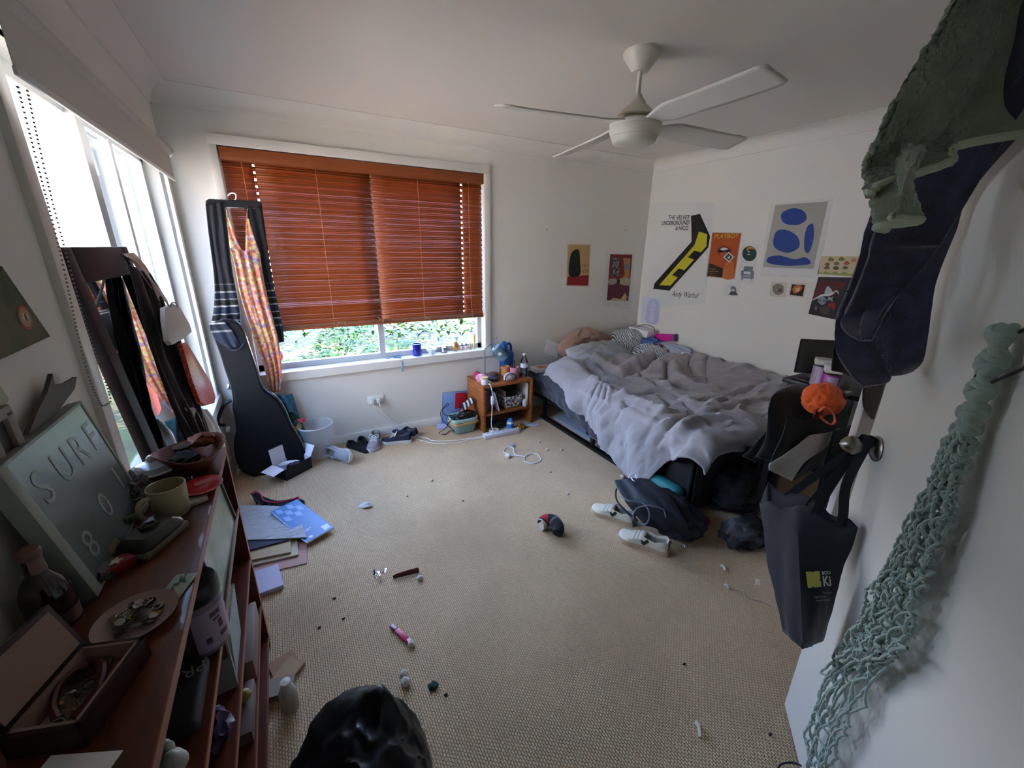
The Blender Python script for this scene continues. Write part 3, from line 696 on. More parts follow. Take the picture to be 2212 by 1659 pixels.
# mugs, bottle, jug, jar, pouch
def mug(name, label, mt, c_, r, h, ha, mi=None, group=None):
    t_ = thing(name, label, 'mug', c_, group)
    MB().lathe([(0, .004), (r*.82, 0), (r*.9, .004), (r, h), (r-.004, h), (r*.86, .008), (0, .008)], c_, 26).build('body', mt if mi is None else mt, t_)
    d = V((cos(ha), sin(ha), 0)); c0 = V(c_)
    MB().tube(spline([c0+d*(r*.95)+V((0, 0, h*.82)), c0+d*(r+.022)+V((0, 0, h*.78)), c0+d*(r+.028)+V((0, 0, h*.5)), c0+d*(r+.016)+V((0, 0, h*.25)), c0+d*(r*.9)+V((0, 0, h*.2))], 6), .005, 8).build('handle', mt, t_)
    return t_
mug('mug', 'orange mug with pale inside under the lamp shade', mat('orange glaze', '#cf8a56', .3), (2.205, -.165, ZT), .04, .088, radians(160))
mug('mug', 'pink mug holding dark pens beside the water bottle', mat('pink glaze', '#c48a98', .3), (2.262, -.235, ZT), .043, .092, radians(-5))
for i in range(3): tag(MB().tube([(2.25+.012*i, -.235+.008*i, ZT+.012), (2.232+.02*i, -.215, ZT+.125+.01*i)], .0045, 6).build('pen', mat('dark pen', '#26282e', .4)), 'dark pen standing in the pink mug', 'pen', 'pens in the pink mug')
m_clear = glass('clear plastic', (.93, .95, .97), .05, .2)
bt = thing('water_bottle', 'clear plastic water bottle standing at the bed end of the bedside shelf', 'bottle', (2.352, -.26, ZT))
MB().lathe([(0, 0), (.028, 0), (.032, .008), (.032, .05), (.030, .055), (.032, .06), (.032, .13), (.028, .155), (.014, .185), (.013, .20), (0, .20)], (2.349, -.26, ZT), 24).build('body', m_clear, bt)
MB().lathe([(.0325, .085), (.0325, .125)], (2.349, -.26, ZT), 24).build('paper_band', mat('white label', '#dfe3e8', .6), bt)
MB().lathe([(0, .198), (.015, .198), (.015, .212), (0, .213)], (2.349, -.26, ZT), 16).build('cap', m_pl, bt)
MB().lathe([(0, .001), (.031, .001), (.031, .075), (0, .075)], (2.349, -.26, ZT), 20).build('water', glass('water', (.85, .9, .95), 0, .15), bt)
jg = thing('water_jug', 'dark blue plastic jug with handle behind the desk lamp', 'jug', (2.265, -.075, ZT))
m_jug = mat('blue plastic', '#1f4f93', .35)
b = MB(); b.box((2.205, -.125, ZT), (2.325, -.026, ZT+.21), 0, .025, seg=4); b.box((2.215, -.115, ZT+.20), (2.262, -.036, ZT+.275), 0, .015, seg=3); b.build('body', m_jug, jg)
MB().lathe([(0, .27), (.022, .27), (.022, .298), (0, .3)], (2.238, -.075, ZT), 18).build('cap', mat('blue cap', '#2a5ea8', .4), jg)
MB().tube(spline([(2.25, -.075, ZT+.262), (2.29, -.075, ZT+.275), (2.312, -.075, ZT+.25), (2.312, -.075, ZT+.205)], 6), .012, 8).build('handle', m_jug, jg)
cj = thing('candle_jar', 'white candle jar with pale wooden lid at the shelf corner', 'jar', (1.921, -.318, ZT))
MB().lathe([(0, 0), (.029, 0), (.031, .004), (.031, .052), (0, .052)], (1.921, -.318, ZT), 26).build('jar', mat('white glass', '#e3e4e8', .25), cj)
MB().lathe([(0, .052), (.032, .052), (.032, .064), (0, .066)], (1.921, -.318, ZT), 26).build('lid', mat('pale wood', '#cda679', .5), cj)
lump('plush_bundle', 'soft pink plush bundle behind the candle jar', 'toy', mat('pink plush', '#d98b9d', .95, sheen=.5), (1.938, -.215, ZT+.026), (.046, .056, .032), .35, 2.5, 3, 3.)
tag(MB().blob((1.934, -.125, ZT+.033), .033, 3, .05, 3).build('ball', mat('crimson felt', '#b63c55', .9)), 'crimson felt ball next to the pink plush', 'ball')
lump('pouch', 'small dark purple pouch lying under the lamp arm', 'pouch', mat('dark purple cloth', '#3d3442', .9), (2.045, -.245, ZT+.02), (.048, .045, .024), .3, 2.5, 3, 6.)
tag(MB().lathe([(0, 0), (.04, 0), (.042, .03), (.036, .034), (0, .034)], (2.095, -.14, ZT), 22).build('tin', mat('brown tin', '#6b4a3a', .5)), 'brown round tin beside the orange mug', 'tin')
sk = lump('cloth_pouch', 'crumpled white pouch with dark piping in front of the pink mug', 'pouch', mat('white printed cloth', '#d9d5d2', .85, kind='voronoi', vscale=28, col2='#b9a7a4'), (2.165, -.312, ZT+.031), (.055, .036, .04), .22, 2.2, 3, 8.)
MB().tube(spline([(-.05, -.02, -.025), (-.048, -.022, .012), (-.02, -.026, .036), (.02, -.026, .036), (.05, -.02, .01), (.052, -.018, -.024)], 6), .0035, 6, M=TR((2.165, -.312, ZT+.031))).build('piping', mat('navy piping', '#20243a', .7), sk)
# inside the shelf
sb = [('#7d3b40', .026, .20), ('#4a2f4f', .03, .21), ('#2b2a44', .022, .205)]
xx = NX0+.03
for i, (cc, tw, hh) in enumerate(sb):
    t_ = thing('book', ['maroon', 'purple', 'navy'][i]+' upright book inside the bedside shelf', 'book', (xx+tw/2, -.22, .1665), 'books in the bedside shelf')
    MB().box((xx, -.33+.02*i, .1665), (xx+tw, -.10, .1665+hh), 0, .003).build('cover', mat('book cover '+cc, cc, .5), t_); MB().box((xx+.003, -.328+.02*i, .1665+hh-.001), (xx+tw-.003, -.104, .1665+hh+.0006)).build('pages', m_page, t_); xx += tw+.003
tag(MB().box((-.0045, -.085, 0), (.0045, .085, .19), 0, .003, TR((xx+.052, -.265, .1672), 0, 0, radians(-15))).build('tablet', mat('pale lilac plastic', '#c9cbe8', .35)), 'pale lilac tablet leaning in the bedside shelf', 'tablet')
bs = thing('basket', 'white plastic basket with speckled holes inside the bedside shelf', 'basket', (2.20, -.2, .1665))
m_bw = mat('white speckled plastic', '#dedcd8', .45, kind='voronoi', vscale=60, col2='#55504c')
MB().grid(48, 10, lambda u, v: (lambda a, k: (2.205+(.082+.012*v)*max(-1, min(1, 1.35*cos(a)*k)), -.20+(.125+.012*v)*max(-1, min(1, 1.35*sin(a)*k)), .168+.115*v))(2*pi*u, 1), 0, True, True).build('side', m_bw, bs, solid=.003)
MB().box((2.125, -.322, .1665), (2.285, -.078, .172)).build('bottom', m_bw, bs)
lump('black_bag', 'black pouch sitting in the white speckled basket', 'pouch', m_blackf, (2.215, -.20, .262), (.07, .10, .055), .2, 2.5, 3, 1.)
tag(MB().box((2.128, -.30, .18), (2.142, -.11, .325), 0, .004).build('paper_bag', mat('kraft paper', '#b08d78', .8)), 'folded kraft paper bag in the white speckled basket', 'bag')
tag(MB().box((2.338, -.34, .1665), (2.352, -.10, .385), 0, .002).build('binder', mat('white board', '#dcd9d4', .5)), 'white binder standing at the bed end of the shelf', 'binder')
tag(MB().box((2.305, -.355, .1665), (2.328, -.315, .23), 0, .002).build('small_box', m_paper), 'tiny white box in front of the binder', 'box')
# on the floor below
bb = thing('pill_bottle', 'blue and white bottle with open blue lid on the carpet under the bedside shelf', 'bottle', (2.13, -.385, 0))
MB().lathe([(0, 0), (.027, 0), (.030, .006), (.030, .06), (.026, .07), (.024, .075), (0, .075)], (2.13, -.40, 0), 22).build('body', mat('white bottle plastic', '#d4dbe6', .35), bb)
MB().lathe([(.0305, .014), (.0305, .058)], (2.13, -.40, 0), 22).build('label_band', mat('bright blue label', '#2f7fd0', .4), bb)
MB().lathe([(.021, .075), (.021, .098), (.018, .098), (.016, .08), (0, .08)], (2.13, -.40, 0), 22).build('lid', mat('blue lid', '#3c8ad6', .4), bb)
tag(MB().lathe([(.03, 0), (.045, 0), (.045, .014), (.03, .014), (.03, 0)], (1.985, -.365, 0), 24).build('tape_roll', m_pl), 'white roll of tape lying by the shelf corner', 'tape')
lump('foil_wrapper', 'crumpled golden foil on the carpet beside the power board', 'foil', mat('gold foil', '#b3923c', .25, metal=.8), (2.225, -.44, .02), (.035, .03, .02), .5, 3., 3, 2.)
tag(MB().box((-.06, -.028, 0), (.06, .028, .012), 0, .003, TR((2.36, -.42, 0), radians(-28))).build('blister_pack', mat('white blister pack', '#c8cdd8', .4, kind='voronoi', vscale=70, col2='#8a8fa0')), 'white patterned blister pack on the carpet near the bed leg', 'packet')
lump('black_sock', 'dark bundle under the bedside shelf', 'sock', m_blackf, (2.05, -.30, .027), (.07, .06, .028), .3, 3, 3, 4.)
# power board and its cable
pb = thing('power_board', 'white six-outlet power board on the carpet in front of the bedside shelf', 'power board', (2.0, -.48, 0))
A = V((1.835, -.468, 0)); B = V((2.165, -.488, 0)); ang = math.atan2(B.y-A.y, B.x-A.x); L_ = (B-A).length
Mp = TR(A, ang); MB().box((0, -.030, 0), (L_, .030, .036), 0, .006, Mp).build('housing', mat('power board plastic', '#cdd0d6', .4), pb)
for i in range(6):
    x0 = .035+.05*i; bq = MB()
    for dx, dy, an in ((-.007, .005, .5), (.007, .005, -.5), (0, -.008, 0)): bq.box((-.0012, -.005, .0), (.0012, .005, .0012), 0, M=Mp @ TR((x0+dx, dy, .0358), an))
    bq.build('outlet', mat('outlet slots', '#5a5d64', .5), pb)
so_ = thing('wall_socket', 'white double wall socket with two plugs above the row of shoes', 'socket', (1.06, -.004, .33))
q0 = on(793, 858, 1, -.005); q1 = on(829, 858, 1, -.005); zc = .332
MB().box((q0.x, -.009, zc-.036), (q1.x, 0, zc+.036), 0, .003).build('plate', m_pl, so_)
for dx in (.034, .085): MB().box((q0.x+dx-.016, -.042, zc-.024), (q0.x+dx+.016, -.008, zc+.018), 0, .006).build('plug', m_pl, so_)
c0 = V((q0.x+.034, -.042, zc-.014))
cp = [c0, c0+V((.015, -.03, -.05)), on(838, 905, 1, -.03), on(858, 918, 1, -.05), V((1.24, -.09, .012)), V((1.40, -.235, .006)), on(935, 952, 2, .006), on(975, 952, 2, .006), on(1010, 948, 2, .006), on(1040, 944, 2, .008), A+V((.0, .004, .014))]
MB().tube(spline(cp, 8), .0038, 7).build('board_cable', m_wc, pb)
c1 = V((q0.x+.085, -.042, zc-.014))
cp = [c1, c1+V((.01, -.03, -.05)), V((1.17, -.03, .13)), V((1.22, -.05, .03)), V((1.33, -.14, .007)), on(900, 948, 2, .004), on(940, 958, 2, .004), on(985, 957, 2, .004), on(1015, 950, 2, .004), on(1038, 946, 2, .014)]
MB().tube(spline(cp, 8), .003, 6).build('charger_cable', m_wc, so_)
# ---------------------------------------------------------------- leaning mirror and the clothes hung on it
m_dw = mat('dark brown timber', '#21130f', .5, spec=.2, var=.2, vscale=6, stretch=(1, 1, 8), kind='wood')
mr = thing('leaning_mirror', 'tall dark-framed mirror leaning against the side window', 'mirror', (.11, -1.47, 0))
mo, mx_, my_ = V((.112, -1.765, .004)), V((0, 1, 0)), (V((-.035, -1.765, 1.53))-V((.112, -1.765, .004))).normalized()
Mm = frame(mo, mx_, my_); mwid, mh = .60, 1.533        # local z points into the room
b = MB()
for a_, c_ in (((0, 0), (.072, mh)), ((mwid-.072, 0), (mwid, mh)), ((.072, 0), (mwid-.072, .09)), ((.072, mh-.10), (mwid-.072, mh))): b.box((*a_, 0), (*c_, .032), 0, .004, Mm)
b.build('frame', m_dw, mr)
mm = bpy.data.materials.new('mirror silver'); mm.use_nodes = True; q = mm.node_tree.nodes['Principled BSDF']; q.inputs['Metallic'].default_value = 1; q.inputs['Roughness'].default_value = .02; q.inputs['Base Color'].default_value = (.86, .88, .86, 1)
MB().box((.07, .085, .010), (mwid-.07, mh-.095, .016), 0, 0, Mm).build('mirror_glass', mm, mr)
MB().box((.02, .02, -.004), (mwid-.02, mh-.02, .0), 0, 0, Mm).build('backing', mat('mirror backing', '#5b4634', .8), mr)
def hang(name, mt, Lp, Rp, nrm, amp=.015, k=3., nu=26, nv=40, solid=.004, seed=0., parent=None, bot=0., mi=0, mb=None, puff=0., hem=None):
    """cloth between a left and a right edge, folded along its length"""
    Ls, Rs = spline(Lp, 10), spline(Rp, 10); nrm = V(nrm).normalized()
    def at_(P, t): 
        f = t*(len(P)-1); i = min(int(f), len(P)-2); return P[i].lerp(P[i+1], f-i)
    def fn(u, v):
        p = at_(Ls, v).lerp(at_(Rs, v), u)
        w_ = sin(pi*u)**.4 if 0 < u < 1 else 0
        d = amp*(sin(2*pi*k*u+1.3*sin(3*v+seed)+seed)*.7+.8*fbm(u*k*1.6+seed, v*1.8, seed))*(.35+.65*v)
        return p+nrm*(d*(.3+.7*w_)+puff*sin(pi*u))+V((0, 0, bot*sin(2*pi*k*u+seed)*ss(.8, 1, v)))
    m_ = mb or MB(); m_.grid(nu, nv, fn, mi)
    return m_ if mb is not None else m_.build(name, mt, parent, solid=solid, off=0)
def onm(u, v, d): return onpl(u, v, mo+Mm.to_3x3() @ V((0, 0, d)), Mm.to_3x3() @ V((0, 0, 1)))
o = hang('hanging_coat', mat('dark maroon cloth', '#1d1114', .9, sheen=.3, var=.3, vscale=8), [onm(280, 572, .05), onm(296, 640, .055), onm(322, 730, .06), onm(352, 830, .06), onm(378, 905, .06), onm(402, 952, .06)],
     [onm(322, 596, .06), onm(365, 680, .08), onm(398, 760, .09), onm(428, 860, .10), onm(446, 930, .10), onm(452, 985, .10)], (1, 0, 0), .035, 3.5, 40, 50, seed=1.)
tag(o, 'long dark maroon coat hung over the mirror corner', 'coat')
o = hang('pink_scarf', mat('pink and cream jersey', '#b56a68', .9, col2='#d8c3b4', vscale=18), [onm(262, 548, .036), onm(283, 562, .045), onm(310, 600, .065), onm(345, 650, .08)], [onm(288, 546, .036), onm(312, 572, .05), onm(340, 618, .075), onm(362, 652, .085)], (1, 0, 0), .008, 2, 14, 30, seed=3.)
tag(o, 'faded pink scarf draped over the top corner of the mirror', 'scarf')
hb = thing('handbag', 'small off-white handbag hanging off the mirror corner', 'bag', onm(385, 740, .13))
P_ = [(360, 664), (378, 656), (392, 664), (412, 700), (417, 716), (402, 730), (376, 744), (368, 735), (361, 690)]
def slab(name, mt, pxs, d0, d1, parent=None, bev=.0, onf=onm):
    A_ = [onf(u, v, d1) for u, v in pxs]; B_ = [onf(u, v, d1)-Mm.to_3x3() @ V((0, 0, d1-d0)) for u, v in pxs]; n = len(pxs)
    c0 = sum(A_, V())/n; b = MB(); ins = [a+(c0-a)*.12 for a in A_]; A2 = [a-(Mm.to_3x3() @ V((0, 0, (d1-d0)*.25))) for a in A_]
    b.add(ins+A2+B_+[c0+Mm.to_3x3() @ V((0, 0, (d1-d0)*.12))], [(i, (i+1) % n, 3*n) for i in range(n)]+[(i+n, (i+1) % n+n, (i+1) % n, i) for i in range(n)]+[(i+2*n, (i+1) % n+2*n, (i+1) % n+n, i+n) for i in range(n)]+[tuple(range(2*n, 3*n))[::-1]], 0, True)
    return b.build(name, mt, parent)
slab('body', mat('off white leather', '#c9c3ba', .5), P_, .105, .125, hb)
MB().tube(spline([onm(272, 552, .045), onm(296, 566, .06), onm(330, 610, .09), onm(355, 645, .115), onm(366, 664, .12)], 6), lambda t: (.009, .003), 6, flat=(0, 1, 0)).build('strap', mat('cream strap', '#cbb9aa', .7), hb)
MB().tube(spline([onm(368, 662, .125), onm(372, 654, .13), onm(380, 655, .13), onm(384, 664, .13)], 5), .003, 6).build('buckle', mat('dull steel', '#9a9a98', .35, metal=.9), hb)
o = slab('beaded_bag', mat('red sequins', '#a51e10', .3, kind='voronoi', vscale=140, col2='#e0604a', spec=.8), [(396, 742), (405, 738), (436, 790), (460, 830), (468, 858), (466, 870), (448, 875), (437, 868), (420, 825)], .11, .13)
tag(o, 'red sequinned slim bag hanging below the off-white handbag', 'bag')
o = hang('hanging_blouse', mat('pale grey linen', '#9b948b', .9, bump=.1), [onm(400, 880, .09), onm(420, 915, .09), onm(436, 960, .09), onm(446, 1010, .09)], [onm(446, 884, .10), onm(468, 915, .10), onm(481, 955, .10), onm(484, 1010, .10)], (1, 0, 0), .02, 2.5, 20, 26, seed=5.)
tag(o, 'pale grey linen blouse hem hanging behind the wicker bowl', 'blouse')

# ---------------------------------------------------------------- guitar case
m_case = mat('black grained vinyl', '#0e0f12', .55, spec=.25, bump=.25, bscale=220, bdist=.0012)
m_chr = mat('chrome', '#b9bcc0', .18, metal=1.)
gc = thing('guitar_case', 'black hard guitar case standing in the corner by the blinds window', 'guitar case', (.25, -.2, 0))
gp0 = V((.25, -.27, 0)); gp1 = V((.25, -.135, 1.12)); gn = V((0, -(gp1-gp0).z, (gp1-gp0).y)).normalized()
OL = [(590, 1030), (560, 1030), (535, 1024), (517, 1009), (509, 985), (506, 955), (511, 930), (508, 905), (503, 880), (504, 860), (498, 832), (487, 800), (474, 758), (458, 716), (462, 700), (484, 690), (510, 696), (524, 714), (538, 754), (553, 797), (567, 836), (598, 861), (617, 890), (630, 922), (650, 955), (660, 985), (652, 1010), (622, 1026)]
face = spline([onpl(u, v, gp0, gn) for u, v in OL], 3, True); bk = [p-gn*.10 for p in face]
n = len(face); b = MB(); c0 = sum(face, V())/n
ins = [p+(c0-p).normalized()*.016+gn*.008 for p in face]; mid = [p-gn*.045 for p in face]
b.add(ins+face+bk, [(i+n, (i+1) % n+n, (i+1) % n, i)[::-1] for i in range(n)]+[(i+2*n, (i+1) % n+2*n, (i+1) % n+n, i+n)[::-1] for i in range(n)], 0, True)
Fm = frame(c0+gn*.008, (1, 0, 0), gn.cross(V((1, 0, 0)))); Fi = Fm.inverted()
b.poly([((Fi @ p).x, (Fi @ p).y) for p in ins], 0, Fm, 0)
b.add(bk, [tuple(range(n))], 0, False); b.build('shell', m_case, gc)
MB().tube(mid, .0065, 6, closed=True).build('seam_trim', m_chr, gc)
MB().tube([p+gn*.001 for p in face], .004, 6, closed=True).build('edge_binding', mat('black edge binding', '#1c1e22', .3), gc)
for u, v in ((497, 836), (494, 929), (516, 1020)):
    p = onpl(u, v, gp0, gn)-gn*.04+V((-.008, 0, 0)); MB().box((-.012, -.016, -.02), (.012, .016, .02), 0, .004, TR(p, 0, 0, radians(15))).build('latch', m_chr, gc)
p0, p1 = onpl(500, 868, gp0, gn)-gn*.045, onpl(488, 922, gp0, gn)-gn*.045
MB().tube(spline([p0+V((-.005, 0, 0)), p0+V((-.045, 0, -.02)), p0.lerp(p1, .5)+V((-.055, 0, 0)), p1+V((-.045, 0, .02)), p1+V((-.005, 0, 0))], 6), .011, 8).build('handle', mat('black rubber', '#18191b', .6), gc)

# ---------------------------------------------------------------- hanger, shawl and dress on the window frame
hgr = thing('coat_hanger', 'white plastic hanger hooked on the window frame', 'hanger', on(515, 447, 1, -.055))
yh = -.055
MB().tube(spline([on(492, 423, 1, -.022), on(500, 417, 1, -.035), on(509, 420, 1, yh), on(509, 430, 1, yh), on(502, 436, 1, yh), on(501, 447, 1, yh)], 6), .004, 7).build('hook', m_pl, hgr)
b = MB(); A_, B_ = on(462, 448, 1, yh), on(551, 448, 1, yh); b.tube([A_, B_], lambda t: (.006, .004), 8); b.build('bar', m_pl, hgr)
c_ = on(551, 448, 1, yh); MB().box((c_.x-.008, yh-.008, c_.z-.028), (c_.x+.010, yh+.008, c_.z+.028), 0, .003).build('clip', m_pl, hgr)
m_shawl = bpy.data.materials.new('black striped knit'); m_shawl.use_nodes = True
def stripes(m, base, cols, axis, bands, rough=.9):
    n = m.node_tree; L = n.links.new; b_ = n.nodes['Principled BSDF']; b_.inputs['Roughness'].default_value = rough
    g_ = n.nodes.new('ShaderNodeNewGeometry'); s_ = n.nodes.new('ShaderNodeSeparateXYZ'); L(g_.outputs['Position'], s_.inputs[0])
    r = n.nodes.new('ShaderNodeMapRange'); r.inputs[1].default_value = bands[0]; r.inputs[2].default_value = bands[1]; L(s_.outputs[axis], r.inputs[0])
    c = n.nodes.new('ShaderNodeValToRGB'); c.color_ramp.interpolation = 'CONSTANT'; L(r.outputs[0], c.inputs[0])
    c.color_ramp.elements[0].color = lin(base); c.color_ramp.elements.remove(c.color_ramp.elements[1])
    for p, col in cols: e_ = c.color_ramp.elements.new(p); e_.color = lin(col)
    L(c.outputs[0], b_.inputs[0])
K_ = '#101014'
stripes(m_shawl, '#1a2233', [(.05, '#77797a'), (.068, '#151c2b'), (.13, '#9a9a96'), (.146, K_), (.20, '#85878a'), (.214, '#161f33'), (.28, '#9a9a96'), (.296, K_), (.35, '#77797a'), (.362, '#151b29'), (.42, '#8e8e8a'), (.434, K_), (.50, '#55575a'), (.51, K_)], 'Z', (.98, 1.62))
MATS['knit'] = m_shawl
b = MB(); e5 = lambda u, v, d=-.075: on(u, v, 1, d)
def sheet2(mb, Lx, Rx, amp, k, nu=22, nv=44, seed=0., d=-.075): hang('', None, [e5(u, v, d) for u, v in Lx], [e5(u, v, d) for u, v in Rx], (0, -1, 0), amp, k, nu, nv, seed=seed, mb=mb)
sheet2(b, [(444, 442), (450, 500), (458, 560), (464, 620), (462, 670), (455, 705)], [(484, 436), (492, 500), (498, 560), (508, 620), (518, 680), (516, 726)], .016, 2.5, seed=1.)
sheet2(b, [(444, 444), (445, 434), (452, 430)], [(564, 452), (566, 440), (556, 434)], .006, 3, 30, 8, seed=2., d=-.07)
sheet2(b, [(528, 446), (540, 500), (556, 570), (574, 650), (588, 700), (596, 742)], [(566, 446), (576, 520), (586, 590), (600, 660), (610, 705), (614, 738)], .014, 2, seed=3., d=-.07)
o = b.build('striped_shawl', m_shawl, None, solid=.005, off=0); tag(o, 'black knitted shawl with white stripes draped over the hanger', 'shawl')
b = MB(); sheet2(b, [(452, 700), (456, 718), (470, 738), (492, 752)], [(480, 690), (500, 712), (514, 735), (518, 748)], .008, 2, 16, 16, 4., -.17)
b.tube(spline([e5(492, 752, -.17), e5(505, 757, -.18), e5(520, 752, -.18), e5(526, 742, -.175)], 4), .004, 5)
tag(b.build('knit_cap', m_shawl, None, solid=.005, off=0), 'striped dark knit cap resting on the head of the guitar case', 'cap')
def floral():
    m = bpy.data.materials.new('orange floral crepe'); m.use_nodes = True; n = m.node_tree; L = n.links.new; b_ = n.nodes['Principled BSDF']; b_.inputs['Roughness'].default_value = .8
    t = n.nodes.new('ShaderNodeTexCoord'); v = n.nodes.new('ShaderNodeTexVoronoi'); v.inputs['Scale'].default_value = 60; L(t.outputs['Object'], v.inputs[0])
    r = n.nodes.new('ShaderNodeValToRGB'); r.color_ramp.interpolation = 'CONSTANT'; s_ = n.nodes.new('ShaderNodeSeparateXYZ'); L(v.outputs['Color'], s_.inputs[0]); L(s_.outputs[0], r.inputs[0])
    r.color_ramp.elements[0].color = lin('#c97f60'); r.color_ramp.elements[1].position = .3; r.color_ramp.elements[1].color = lin('#cf9d6c')
    for p, c in ((.45, '#c68d8c'), (.6, '#cdb877'), (.74, '#b96f58'), (.84, '#8f7fa8'), (.93, '#d8b6a2')): e_ = r.color_ramp.elements.new(p); e_.color = lin(c)
    L(r.outputs[0], b_.inputs[0]); tr = n.nodes.new('ShaderNodeBsdfTranslucent'); L(r.outputs[0], tr.inputs[0]); mx = n.nodes.new('ShaderNodeMixShader'); mx.inputs[0].default_value = .25
    L(b_.outputs[0], mx.inputs[1]); L(tr.outputs[0], mx.inputs[2]); L(mx.outputs[0], n.nodes['Material Output'].inputs[0]); return m
m_fl = floral()
dr = thing('floral_dress', 'orange floral strappy dress hanging from the white hanger down past the sill', 'dress', e5(595, 845, -.1))
b = MB(); sheet2(b, [(497, 536), (506, 570), (520, 640), (545, 720), (570, 790), (583, 848)], [(562, 548), (566, 580), (580, 650), (600, 730), (608, 790), (606, 846)], .022, 3.2, 36, 60, 2., -.105)
# bodice: two cups with a deep neckline
for Lx, Rx in (([(490, 470), (493, 505), (497, 536)], [(495, 470), (512, 520), (530, 552)]), ([(531, 472), (531, 515), (530, 552)], [(537, 472), (552, 520), (562, 548)])): sheet2(b, Lx, Rx, .004, 1, 12, 14, 1., -.10)
b.build('body', m_fl, dr, solid=.003, off=0)
for a_, c_ in (((491, 471), (487, 448)), ((534, 473), (535, 448))): MB().tube([e5(*a_, -.10), e5(a_[0], (a_[1]+c_[1])/2, -.085), e5(*c_, -.063)], .003, 5).build('strap', m_fl, dr)
tag(MB().lathe([(0, -.002), (.062, -.002), (.064, 0), (.062, .002), (0, .002)], (0, 0, 0), 32, 0, frame(on(590, 770, 1, .097), (1, 0, 0), (0, 0, 1))).build('suncatcher', mat('round suncatcher', '#d95f52', .3, transl=.5, col2='#6f8fd6', vscale=9)), 'round red and blue suncatcher stuck on the window behind the dress', 'suncatcher')

# ---------------------------------------------------------------- along the window sill
ZS = .6615
def lathe_thing(name, label, cat, mt, prof, c_, n=24, group=None):
    return tag(MB().lathe(prof, c_, n).build(name, mt), label, cat, group)
lathe_thing('blue_glass', 'cobalt blue glass tumbler on the window sill', 'glass', mat('cobalt glass', '#14108a', .1, spec=.8), [(0, 0), (.036, 0), (.038, .004), (.039, .103), (.036, .103), (.034, .01), (0, .01)], (1.452, .045, ZS), 28)
lathe_thing('bowl', 'small white bowl on the sill beside the blue tumbler', 'bowl', mat('white porcelain', '#dadde2', .25), [(0, 0), (.022, 0), (.024, .008), (.043, .038), (.046, .046), (.043, .046), (.022, .012), (0, .010)], (1.578, .04, ZS), 28)
cn = thing('candle', 'white candle in a clear glass on the sill', 'candle', (1.694, .045, ZS))
MB().lathe([(0, 0), (.028, 0), (.029, .06), (.027, .06), (.026, .004), (0, .004)], (1.694, .045, ZS), 24).build('glass', glass('clear glass', (1, 1, 1), 0, .15), cn)
MB().lathe([(0, .005), (.0255, .005), (.0255, .045), (0, .046)], (1.694, .045, ZS), 24).build('wax', mat('candle wax', '#e8e3d4', .5), cn)
fg = MB(); fg.blob((1.806, .05, ZS+.030), (.024, .02, .031), 3, .15, 3); fg.blob((1.808, .05, ZS+.072), (.018, .016, .018), 2, .2, 3); fg.blob((1.825, .048, ZS+.05), (.014, .012, .02), 2, .2, 3); tag(fg.build('figurine', mat('amber wood', '#b9803f', .5)), 'small amber figurine on the sill between candle and nail polish', 'figurine')
for i, (x_, hc, cc) in enumerate(((1.868, '#1c1c1f', '#d9b7a4'), (1.908, '#23242a', '#e0cdbd'), (1.949, '#cfc7bd', '#c8948a'))):
    t_ = thing('nail_polish', ['black-capped beige nail polish next to the figurine', 'black-capped pale nail polish, the middle of three', 'pale-capped pink nail polish next to the tall vial'][i], 'bottle', (x_, .045, ZS), 'nail polish bottles on the sill')
    MB().box((x_-.012, .034, ZS), (x_+.012, .056, ZS+.036), 0, .005).build('bottle', mat('polish '+cc, cc, .15), t_); MB().lathe([(0, .036), (.007, .036), (.005, .07), (0, .071)], (x_, .045, ZS), 12).build('cap', mat('cap '+hc, hc, .3), t_)
vl = thing('vial', 'tall yellow perfume vial at the end of the sill', 'bottle', (1.992, .045, ZS))
MB().lathe([(0, 0), (.010, 0), (.010, .125), (0, .126)], (1.992, .045, ZS), 16).build('tube', mat('yellow liquid', '#c9b66a', .15), vl); MB().lathe([(0, .126), (.012, .126), (.012, .15), (0, .15)], (1.992, .045, ZS), 16).build('cap', m_pl, vl)
rb_ = MB(); c_ = on(855, 774, 1, .03)
rb_.tube(spline([c_+V((-.08, 0, .003)), c_+V((-.03, .015, .012)), c_+V((.02, -.01, .006)), c_+V((.05, .02, .018)), c_+V((.0, .03, .01)), c_+V((-.04, -.005, .02)), c_+V((.03, -.03, .006)), on(868, 781, 1, -.032), on(869, 790, 1, -.034), on(869, 803, 1, -.034)], 6), lambda t: (.006, .0015), 6)
tag(rb_.build('ribbon', mat('teal ribbon', '#5f87a6', .7)), 'teal ribbon crumpled on the sill with one end hanging down', 'ribbon')

# ---------------------------------------------------------------- corner floor: bundle, bin, box
bd = thing('gift_bundle', 'blue and green patterned fabric bundle between guitar case and waste bin', 'bundle', (.46, -.11, 0))
b = MB(); hang('', None, [on(598, 852, 1, -.10), on(612, 880, 1, -.11), on(630, 920, 1, -.13), on(640, 960, 1, -.14), on(640, 1000, 1, -.12)], [on(630, 850, 1, -.07), on(641, 885, 1, -.08), on(652, 915, 1, -.08), on(668, 950, 1, -.07), on(680, 985, 1, -.06)], (0, -1, 0), .02, 2, 20, 30, seed=2., mb=b, puff=.03)
b.build('wrap', mat('blue green print', '#22495a', .8, col2='#3c7f94', vscale=26), bd, solid=.004)
lump('tissue', None, None, mat('yellow tissue', '#d8b45a', .8), on(642, 925, 1, -.12), (.03, .025, .045), .5, 2.5, 3, 1., parent=bd)
lump('flower', None, None, mat('hot pink tissue', '#d0566a', .8), on(650, 908, 1, -.12), (.032, .02, .013), .5, 2.5, 3, 2., parent=bd)
